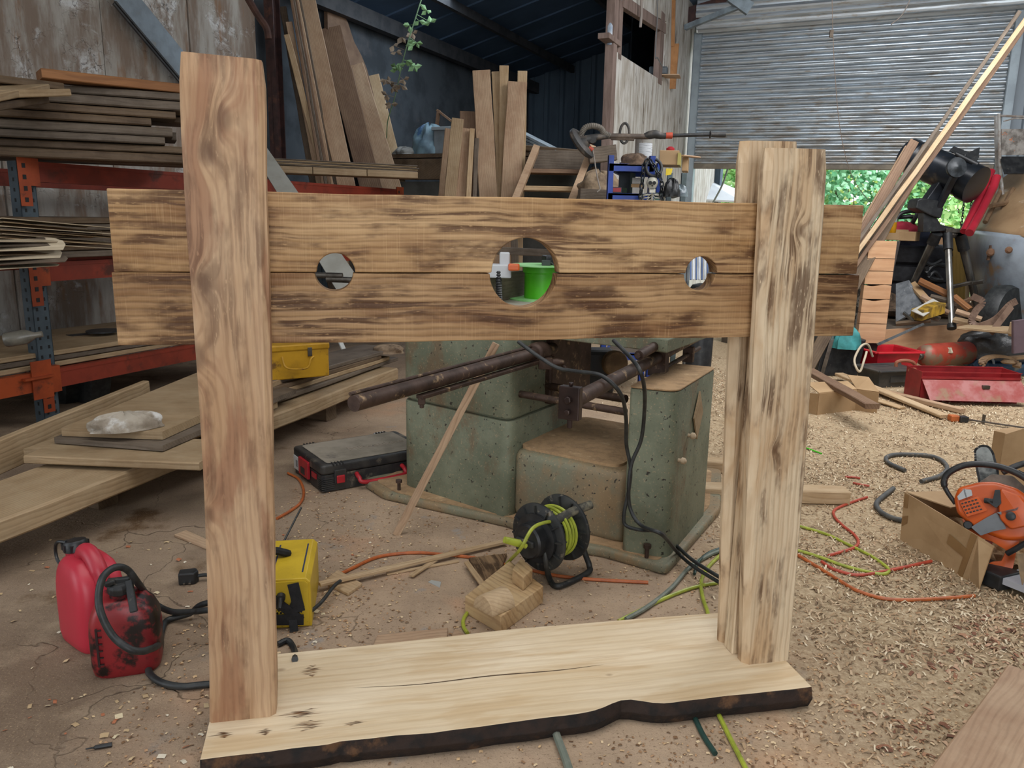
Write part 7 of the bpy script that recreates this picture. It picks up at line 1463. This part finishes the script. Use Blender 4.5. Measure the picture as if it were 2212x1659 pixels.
for (P) in ([at(1992, 560, 7.0), at(2010, 572, 7.0), at(2033, 562, 7.0)], [at(2000, 590, 7.0), at(2020, 572, 7.0), at(2045, 575, 7.0)], [at(2000, 575, 7.0), at(2010, 600, 7.0), at(2035, 605, 7.0)], [at(2005, 600, 7.0), at(2018, 588, 7.0), at(2030, 600, 7.0)]): m.tube(smooth_path(P, 5), .022, 8)
tag(m.build('chair_base', BLACKP, smooth=True), 'upturned black office chair base between the tyres and the tripod', 'chair base')
# hooked rusty iron at right of the heap
m = MB(); Hk = [at(2100, 640, 6.1), at(2122, 652, 6.1), at(2108, 672, 6.1), at(2098, 694, 6.05), at(2115, 704, 6.0), at(2150, 690, 6.0), at(2180, 660, 6.0), at(2196, 650, 6.0)]; P = smooth_path(Hk, 5)
for i in range(len(P) - 1): m.bar(P[i], P[i + 1], .05, .015, up=(0, -1, 0))
m.bar(at(2185, 662, 5.95), at(2140, 720, 5.9), .045, .012, up=(0, -1, 0)); tag(m.build('rusty_hook_iron', plain('rusty_brown_iron', '#7d6555', '#604a3d', .7, .2, scale=10)), 'curly rusty iron bracket at the right of the tripod, in front of the van', 'bracket')
board('flat_board', W_DUST, at(2085, 705, 6.0), at(2215, 716, 5.7), .35, .02, label='pale flat board lying behind the black sack at the right edge', cat='board')
m = MB(); m.lathe([(.05, 0), (.06, .02), (.055, .10)], at(2198, 712, 5.6) - UP * .05, UP, 9); tag(m.build('split_log', W_DUST), 'short split log at the right edge behind the black sack', 'log')
board('purple_board', plain('dull_purple_board', '#5d4c52', '#4b3d42', .7, scale=6), at(2212, 760, 5.4), at(2212, 690, 5.4), .16, .03, up=(0, -1, 0), label='dull purple-brown board standing at the right edge behind the black sack', cat='board')
# black case with teal cloth, left of the tower
m = MB(); qa = at(1775, 762, 5.6); m.obox(Vector((at(1762, 760, 5.8).x, 5.75, 0)), (.32, .02, 0), (0, .3, 0), (.04, 0, .28)); cse = tag(m.build('black_case', BLACKP, bevel=.008), 'black case with a silver strip half hidden behind the right end of the lower board', 'case')
m = MB(); m.obox(Vector((at(1769, 760, 5.8).x, 5.74, .01)), (.03, .0, 0), (0, .008, 0), (.05, 0, .27)); m.build('silver_strip', STEEL, cse)
blob('teal_cloth', at(1828, 752, 5.75), .10, .08, .16, plain('teal_cloth', '#3f8f8f', '#2f7474', .7, scale=8, bump=.6), 'teal cloth bundle beside the black case, behind the right end of the lower board', 'cloth', 19)
blob('dark_rags', fl(1835, 775) , .16, .10, .09, plain('dark_rags', '#34312f', '#22201f', .9, scale=14, bump=.8), 'small dark rag heap on the floor below the teal cloth', 'rags', 27)

# red pipes, van, scruffy notice frame
RP = plain('glossy_red_pipe', '#9c2230', '#891d2a', .3, scale=4)
m = MB(); m.tube([at(2142, 370, 7.0), at(2082, 500, 6.6)], .030, 16); tag(m.build('red_pipe', RP, smooth=True), 'rear left of the two glossy red pipes leaning on the van', 'pipe')
m = MB(); m.tube([at(2153, 382, 6.9), at(2146, 404, 6.85), at(2120, 455, 6.7), at(2094, 503, 6.5)], .034, 16); tag(m.build('red_pipe', RP, smooth=True), 'front right of the two glossy red pipes leaning on the van', 'pipe')
van = thing('old_van', 'old white and brown van with a peeling bonnet, standing at the right edge', 'van', (5.0, 7.6, 0))
VW = plain('dirty_white_van_paint', '#98a2ac', '#7d848b', .35, .1, scale=3, c3='#9a7a58', s3=3, l3=.54, h3=.68); VB = plain('rusty_cream_bonnet', '#9b7f5e', '#8a6e50', .6, .1, scale=4, c3='#c3b9a8', s3=6, l3=.62, h3=.72)
Yv = 7.2
vp = [at(2092, 500, Yv), at(2098, 590, Yv), at(2110, 700, Yv), at(2230, 760, Yv - .5), at(2400, 760, Yv - .9), at(2400, 480, Yv - .9), at(2205, 512, Yv - .5)]
def curved(m, rows, mi=0):
    n = len(rows[0]); vs = [p for r_ in rows for p in r_]; m.add(vs, [(i * n + j, i * n + j + 1, (i + 1) * n + j + 1, (i + 1) * n + j) for i in range(len(rows) - 1) for j in range(n - 1)], mi)
m = MB(); curved(m, [[at(2098, 497, 7.5), at(2120, 498, 7.1), at(2160, 503, 6.8), at(2212, 512, 6.55), at(2420, 530, 6.0)], [at(2094, 530, 7.5), at(2118, 535, 7.05), at(2160, 545, 6.72), at(2212, 555, 6.5), at(2420, 580, 5.95)], [at(2098, 600, 7.5), at(2122, 612, 7.1), at(2160, 625, 6.8), at(2212, 640, 6.55), at(2420, 660, 6.0)], [at(2108, 680, 7.5), at(2130, 700, 7.15), at(2170, 715, 6.9), at(2212, 730, 6.7), at(2420, 760, 6.1)]])
o_ = m.build('van_body', VW, van, smooth=True); o_.modifiers.new('s', 'SUBSURF').levels = 2; o_.modifiers['s'].render_levels = 2; q = o_.modifiers.new('t', 'SOLIDIFY'); q.thickness = .03
m = MB(); curved(m, [[at(2155, 398, 8.0), at(2180, 380, 7.8), at(2212, 362, 7.6), at(2420, 300, 7.0)], [at(2135, 430, 7.7), at(2165, 425, 7.4), at(2212, 425, 7.1), at(2420, 415, 6.5)], [at(2105, 488, 7.5), at(2140, 492, 7.0), at(2212, 500, 6.6), at(2420, 515, 6.05)], [at(2098, 497, 7.5), at(2130, 502, 7.0), at(2212, 514, 6.55), at(2420, 530, 6.0)]])
o_ = m.build('bonnet', VB, van, smooth=True); q = o_.modifiers.new('t', 'SOLIDIFY'); q.thickness = .02
m = MB()
for (p, q_) in (((2128, 480), (2165, 405)), ((2150, 483), (2188, 408)), ((2178, 487), (2212, 420)), ((2140, 445), (2212, 432))): m.tube([at(*p, 7.05), at(*q_, 7.35)], .022, 6)
m.build('bonnet_rib', plain('brown_rib', '#7a6046', '#5f4a36', .7, scale=8), van, smooth=True)
m = MB(); m.tube([Vector(at(2192, 700, 6.65)) + Vector((.16 * math.cos(t) * .6, .02, .20 * math.sin(t))) for t in [2 * math.pi * j / 20 for j in range(20)]], .015, 6, closed=True); m.lathe([(.02, 0), (.22, .0), (.24, .05), (.23, .14)], at(2185, 678, 6.55), (-.5, .86, 0), 24); m.build('wheel', BLACKR, van, smooth=True)
m = MB(); m.lathe([(.02, 0), (.035, .012), (.02, .025)], at(2139, 545, 6.82), (-.3, -1, 0), 10); m.lathe([(.02, 0), (.03, .015), (.015, .03)], at(2178, 540, 6.6), (-.3, -1, 0), 10); m.bar(at(2134, 562, 6.85), at(2141, 530, 6.85), .02, .02); m.build('lamp_bracket', plain('rust_brown', '#6b4c35', '#4b3425', .8), van)
m = MB(); Yn = 7.3; 
nf = thing('paint_rack', 'paint-spattered wire ladder frame standing at the right edge before the grey cladding', 'frame', at(2180, 380, Yn))
m.tube([at(2158, 245, Yn), at(2160, 350, Yn), at(2166, 420, Yn)], .014, 6); m.tube([at(2160, 250, Yn), at(2215, 252, Yn)], .010, 6); m.tube([at(2168, 262, Yn), at(2190, 256, Yn), at(2214, 256, Yn)], .006, 6); m.tube([at(2152, 250, Yn + .2), at(2152, 300, Yn + .2), at(2156, 440, Yn + .2)], .016, 6); m.build('frame_tube', plain('spattered_frame', '#9a9a97', '#7a6f66', .7, scale=16), nf, smooth=True)
sheet_ = MB(); ply(sheet_, [at(2161, 335, Yn), at(2215, 335, Yn), at(2215, 279, Yn), at(2162, 279, Yn)], .015); sheet_.build('spattered_panel', plain('paint_spatter', '#8e8a84', '#5a544e', .7, scale=14, c3='#a8633a', s3=9, l3=.62, h3=.66), nf)
sheet_ = MB(); ply(sheet_, [at(2160, 338, Yn), at(2215, 338, Yn), at(2212, 375, Yn - .1), at(2170, 375, Yn - .1)], .01); sheet_.build('dark_tray', BLACKP, nf)

# ------------------------------------------------------------------ seen through the holes
tz2 = .749; 
sp = thing('green_spool', 'bright green plastic spool seen through the centre hole, on the planer table', 'spool', at(1170, 640, 3.2))
LIME = plain('bright_green_plastic', '#4fae20', '#459c1b', .4, scale=8, c3='#5b7a3a', s3=30, l3=.68, h3=.74); LIMED = plain('dusty_pale_green', '#93c98a', '#6fb862', .6, scale=4)
sc_ = fl(1168, 646, tz2); R1 = .145; hS = at(1168, 574, sc_.y).z - tz2
m = MB(); m.lathe([(.02, .0), (R1 * 1.05, 0), (R1 * 1.05, .006), (.02, .006)], sc_, UP, 36); m.build('lower_flange', LIMED, sp, smooth=True)
m = MB(); rC = 36 * sc_.y / F; m.lathe([(rC, .006), (rC, hS - .035), (rC * 1.1, hS - .03), (rC * 1.1, hS)], sc_, UP, 32); m.build('spool_core', LIME, sp, smooth=True)
m = MB(); m.lathe([(.02, hS), (R1 * 1.02, hS), (R1 * 1.02, hS + .006), (.02, hS + .006)], sc_, UP, 36); m.build('upper_flange', LIMED, sp, smooth=True)
tt = at(1188, 562, sc_.y - .02); ch_ = thing('black_charger', 'black charger with a plug lying on the green spool', 'charger', tt)
m = MB(); m.box((tt.x + .01, tt.y, sc_.z + hS + .006 + .022), (.085, .07, .044), Matrix.Rotation(.3, 3, 'Z')); m.build('charger_body', BLACKP, ch_, bevel=.008); m = MB(); m.box((tt.x - .02, tt.y - .06, sc_.z + hS + .006 + .012), (.04, .03, .024)); m.tube([(tt.x, tt.y - .06, sc_.z + hS + .02), (tt.x + .03, tt.y - .08, sc_.z + hS + .0), (tt.x + .035, tt.y - .085, sc_.z + hS - .09)], .004, 6); m.build('plug', plain('dark_green_plug', '#2a332f', '#3a4540', .5), ch_, bevel=.002)
tag(sheet('grey_plank', [fl(1040, 656, tz2 + .001), fl(1143, 636, tz2 + .001), at(1143, 583, fl(1143, 636, tz2).y), at(1040, 592, fl(1040, 656, tz2).y)], .02, W_OLD2), 'grey-brown plank on edge seen through the centre hole left of the spool', 'plank')
hq = fl(1080, 655, .75); hs_ = smooth_path([hq, at(1078, 625, hq.y), at(1077, 585, hq.y)], 14); m = MB(); m.tube(hs_, [.012 + .003 * (i % 2) for i in range(len(hs_))], 10); tag(m.build('corrugated_hose', BLACKP), 'black corrugated hose standing left of the spool in the centre hole', 'hose')
m = MB(); pw_ = at(1080, 585, 3.5); m.box(pw_ - UP * .0, (.10, .08, .06)); m.box(at(1090, 562, 3.5), (.045, .04, .07)); wt_ = tag(m.build('white_power_tool', plain('white_tool_plastic', '#bcbfc2', '#a6a9ac', .4), bevel=.006), 'white and orange power tool seen at the left of the centre hole', 'power tool'); m = MB(); m.box(at(1110, 577, 3.45), (.05, .05, .03)); m.build('orange_housing', ORG, wt_, bevel=.006)
board('back_rail', W_OLD2, at(1045, 540, 5.5), at(1220, 548, 5.5), .06, .05, label='dusty horizontal timber seen high in the centre hole', cat='timber')
board('back_rail', W_OLD2, at(1110, 500, 5.8), at(1113, 580, 5.8), .05, .05, up=(0, -1, 0), label='upright timber seen in the top left of the centre hole', cat='timber')
# wrist holes
for k, (a_, b_) in enumerate((((660, 594), (740, 596)), ((705, 603), (790, 606)))):
    m = MB(); m.tube([at(*a_, 4.6), at(*b_, 4.6)], .018, 12); tag(m.build('steel_tube', DSTEEL, smooth=True), ('upper thin' if k == 0 else 'lower thick') + ' steel tube seen through the left small hole', 'tube')
cc = thing('striped_chair', 'blue and white striped folding chair seen through the right small hole', 'chair', at(1508, 660, 5.4))
m = MB()
for k in range(7): ply(m, [at(1490 + k * 6, 605, 5.4), at(1493.5 + k * 6, 605, 5.4), at(1493.5 + k * 6, 545, 5.5), at(1490 + k * 6, 545, 5.5)], .01, k % 2)
m.build('striped_back', [plain('blue_stripe_cloth', '#35507e', '#2b436c'), plain('white_stripe_cloth', '#c6cbd2', '#aab0b8')], cc)
m = MB(); q_ = at(1484, 700, 5.3); q_.z = 0; m.tube([at(1488, 540, 5.4), q_], .012, 8); q_ = at(1538, 700, 5.3); q_.z = 0; m.tube([at(1534, 540, 5.4), q_], .012, 8); m.build('chair_frame', STEEL, cc, smooth=True)
m = MB(); q_ = at(1520, 612, 5.0); m.lathe([(.07, 0), (.08, .01), (.09, q_.z - .04), (.07, q_.z - .01), (.03, q_.z)], (q_.x, q_.y, 0), UP, 20); tag(m.build('black_bin', BLACKP, smooth=True), 'black bin whose lid shows low in the right small hole', 'bin')
# ------------------------------------------------------------------ outside, beyond the shutter
m = MB(); m.obox((-14, 13.6, -.15), (40, 0, 0), (0, 30, 0), (0, 0, .12)); tag(m.build('ground', plain('outdoor_gravel', '#8c8a78', '#6f7a55', .9, scale=3)), kind='structure')
hr = random.Random(77)
def leafmat(name, a, b, c):
    t = NT(name); isl = t.n('ShaderNodeNewGeometry').outputs['Random Per Island']
    cr = t.n('ShaderNodeValToRGB', i_0=isl); cr.color_ramp.elements[0].color = srgb(a); cr.color_ramp.elements[1].color = srgb(b); e = cr.color_ramp.elements.new(.5); e.color = srgb(c)
    t.b.inputs['Transmission Weight'].default_value = 0
    return t.out(cr.outputs[0], .55)
LM = [leafmat('bush_leaf_light', '#79b465', '#d0e8a0', '#9fd07a'), leafmat('bush_leaf_mid', '#62a873', '#b0e0b4', '#7fc48a'), leafmat('bush_leaf_yellow', '#a4c060', '#e8eca8', '#c8d874')]
def bush(nm, c, r, h, n, mat, label, seed):
    t = thing(nm, label, 'bush', (c[0], c[1], 0)); rr = random.Random(seed); m = MB(); vs = []; fs = []
    for i in range(n):
        th = rr.uniform(0, 2 * math.pi); ph = rr.uniform(.0, math.pi); q = rr.uniform(.72, 1.03)
        bump = 1 + .18 * mnoise.noise((math.cos(th) * 2 + seed, math.sin(th) * 2, ph * 1.6))
        p = Vector((c[0] + math.cos(th) * math.sin(ph) * r * q * bump, c[1] + math.sin(th) * math.sin(ph) * r * .6 * q * bump, h / 2 + math.cos(ph) * h / 2 * q * bump))
        if p.z < 0: continue
        s_ = rr.uniform(.07, .14); d = Vector((rr.uniform(-1, 1), rr.uniform(-1, .2), rr.uniform(-.9, .5))).normalized(); sd_ = d.cross(Vector((rr.uniform(-.5, .5), -1, rr.uniform(.1, .9)))).normalized() * s_ * .42
        b_ = len(vs); n_ = d.cross(sd_).normalized() * s_ * .12; vs += [p, p + d * s_ * .5 + sd_ + n_, p + d * s_, p + d * s_ * .5 - sd_ + n_]; fs.append((b_, b_ + 1, b_ + 2, b_ + 3))
    m.add(vs, fs); m.build('foliage', mat, t)
    m = MB()
    for k in range(5): a_ = rr.uniform(0, 6.28); m.tube([(c[0], c[1], 0), (c[0] + math.cos(a_) * r * .2, c[1] + math.sin(a_) * r * .15, h * .35), (c[0] + math.cos(a_) * r * .5, c[1] + math.sin(a_) * r * .3, h * .6)], [.02, .012, .005], 6)
    m.build('stem', BARKED, t); return t
for k, (x, y, r, h, mi, lab) in enumerate([(4.3, 14.2, 1.2, 2.5, 0, 'light green bush beyond the doorway, between the blue shelving and the right posts'), (6.0, 13.9, 1.2, 2.9, 1, 'blue-green bush beyond the doorway, just right of the front right post'), (7.8, 13.6, 1.3, 2.9, 0, 'light green bush beyond the doorway, behind the leaning battens'), (9.2, 13.0, 1.0, 2.6, 1, 'dark green bush beyond the doorway, right of the telescope fork'), (2.9, 13.2, .8, 1.35, 2, 'yellow-green bush low in the left of the doorway'), (5.0, 15.8, 1.6, 3.4, 1, 'tall green bush furthest back, behind the white canopy'), (7.4, 15.6, 1.8, 3.5, 2, 'tall pale bush furthest back at the right of the doorway')]):
    bush('garden_bush', (x, y), r, h, 7000 if y < 15 else 6000, LM[mi], lab, k * 5 + 3)
cv = thing('white_canopy', 'white sloping canopy roof outside, at the left of the doorway', 'canopy', at(1530, 470, 12))
WC = plain('white_canvas', '#e4e8ec', '#d7dce1', .6, scale=3)
sheet_ = MB(); ply(sheet_, [at(1478, 366, 12.3), at(1478, 432, 11.6), at(1600, 438, 11.6), at(1600, 416, 12.3)], .03); sheet_.build('canopy_roof', WC, cv)
m = MB(); m.tube([at(1482, 432, 11.6), Vector((at(1482, 432, 11.6).x, 11.6, 0))], .03, 8); m.build('canopy_pole', WC, cv)
for k, u in enumerate((1528, 1553)):
    p = at(u, 375, 12.9); m = MB(); m.box((p.x, p.y, p.z / 2 + .06), (.075, .075, p.z + .12)); tag(m.build('garden_post', W_FRESH2), ('left' if k == 0 else 'right') + ' wooden post beyond the white canopy', 'post')
cable('guy_line', [at(1574, 358, 10.6), at(1560, 400, 10.6), at(1540, 438, 10.6)], .012, GREYCABLE, 'dark line crossing the left of the doorway', 'line')

# ------------------------------------------------------------------ shavings on the floor
def chips(name, n, region, dens, size, mat, seed, label, curl_=.5, aspect=3.):
    rng = np.random.default_rng(seed); V = []; Fc = []; cnt = 0; tries = 0
    while cnt < n and tries < n * 14:
        tries += 1; x, y = rng.uniform(region[0], region[1]), region[2] + (region[3] - region[2]) * rng.uniform() ** 1.5
        if rng.uniform() > dens(x, y): continue
        q = Vector((x, y, 0)) - Vector((PL.x, PL.y, 0)); s_, n_ = q.dot(PD), q.dot(PN)
        if -.02 < s_ < 1.37 and -.125 < n_ < .28: continue
        L_ = rng.uniform(*size); w_ = L_ / aspect * rng.uniform(.6, 1.3); a = rng.uniform(0, 6.283); c, s2 = math.cos(a), math.sin(a); h = L_ * curl_ * rng.uniform(.1, .8); z0 = rng.uniform(.0005, .003); tl = rng.uniform(-.4, .4) * w_
        b = len(V)
        for (f, zz) in ((-1, 0), (0, h), (1, 0)):
            for g in (-1, 1):
                lx = f * L_ / 2; ly = g * w_ / 2; V.append((x + lx * c - ly * s2, y + lx * s2 + ly * c, z0 + zz + max(0, g * tl)))
        Fc += [(b, b + 2, b + 3, b + 1), (b + 2, b + 4, b + 5, b + 3)]; cnt += 1
    me = bpy.data.meshes.new(name); me.from_pydata(V, [], Fc); me.materials.append(mat); o = bpy.data.objects.new(name, me); C.objects.link(o)
    return tag(o, label, 'shavings', kind='stuff')
def chipmat(name, cols, rough=.8):
    t = NT(name); isl = t.n('ShaderNodeNewGeometry').outputs['Random Per Island']; cr = t.n('ShaderNodeValToRGB', i_0=isl)
    cr.color_ramp.interpolation = 'CONSTANT'; cr.color_ramp.elements[0].color = srgb(cols[0]); cr.color_ramp.elements[1].color = srgb(cols[-1]); cr.color_ramp.elements[1].position = 1 - 1 / len(cols)
    for i, c in enumerate(cols[1:-1]): e = cr.color_ramp.elements.new((i + 1) / len(cols)); e.color = srgb(c)
    return t.out(cr.outputs[0], rough, 0, .3)
def dn(x, y, s=1.): return mnoise.noise((x * 1.3 * s, y * 1.3 * s, 3.))
def d_right(x, y):
    if (x - 6.2) - (y - 8.16) * .4367 > 0: return 0
    e = (x - .45 - .15 * y * 0) / .9; e = min(max(e, 0), 1); k = e * (.55 + .9 * dn(x, y) + .5 * dn(x, y, 3))
    if y < 1.9 and x < 1.7: k *= .75
    return max(0, min(1, k))
CM1 = chipmat('pale_shaving_colours', ['#cdb898', '#bda486', '#a68b6c', '#dccbae', '#8c7358', '#c4a98a', '#b39474', '#7a644d'])
CM2 = chipmat('red_bark_chip_colours', ['#94674f', '#a67c60', '#7d5440', '#b8947a', '#6f4c3a', '#bd9d80'])
CM3 = chipmat('fine_sawdust_colours', ['#c7a67e', '#b58f6c', '#9a7858', '#d6bd98', '#7a5c42'])
chips('wood_shavings', 62000, (.3, 4.2, 1.0, 6.5), d_right, (.007, .024), CM1, 1, 'carpet of pale curly wood shavings over the right half of the floor', .55, 4.6)
chips('fine_wood_chips', 22000, (-.9, 2.6, .95, 3.6), lambda x, y: max(.0, min(1, .28 + .5 * dn(x, y, 2) + (.3 if x > .2 and y < 1.6 else 0))), (.004, .010), CM3, 2, 'fine pale chips and sawdust scattered over the middle and front of the floor', .3, 1.8)
chips('bark_chips', 5200, (.7, 1.9, .95, 2.1), lambda x, y: max(0, min(1, (x * 1.1 - y * .55 - .05) * 1.1 + .5 * dn(x, y, 3))), (.007, .026), CM2, 3, 'reddish bark chips thick at the bottom right of the floor', .25, 2.6)
chips('scattered_chips', 330, (-1.6, -.45, 1.05, 2.6), lambda x, y: max(0, min(1, .5 + .6 * dn(x, y, 2))), (.006, .018), chipmat('scattered_chip_colours', ['#c9b08a', '#d8cdb8', '#a8694a', '#b49a76', '#cdbd9c']), 4, 'sparse pale chips scattered over the bare floor at the left', .2, 1.6)
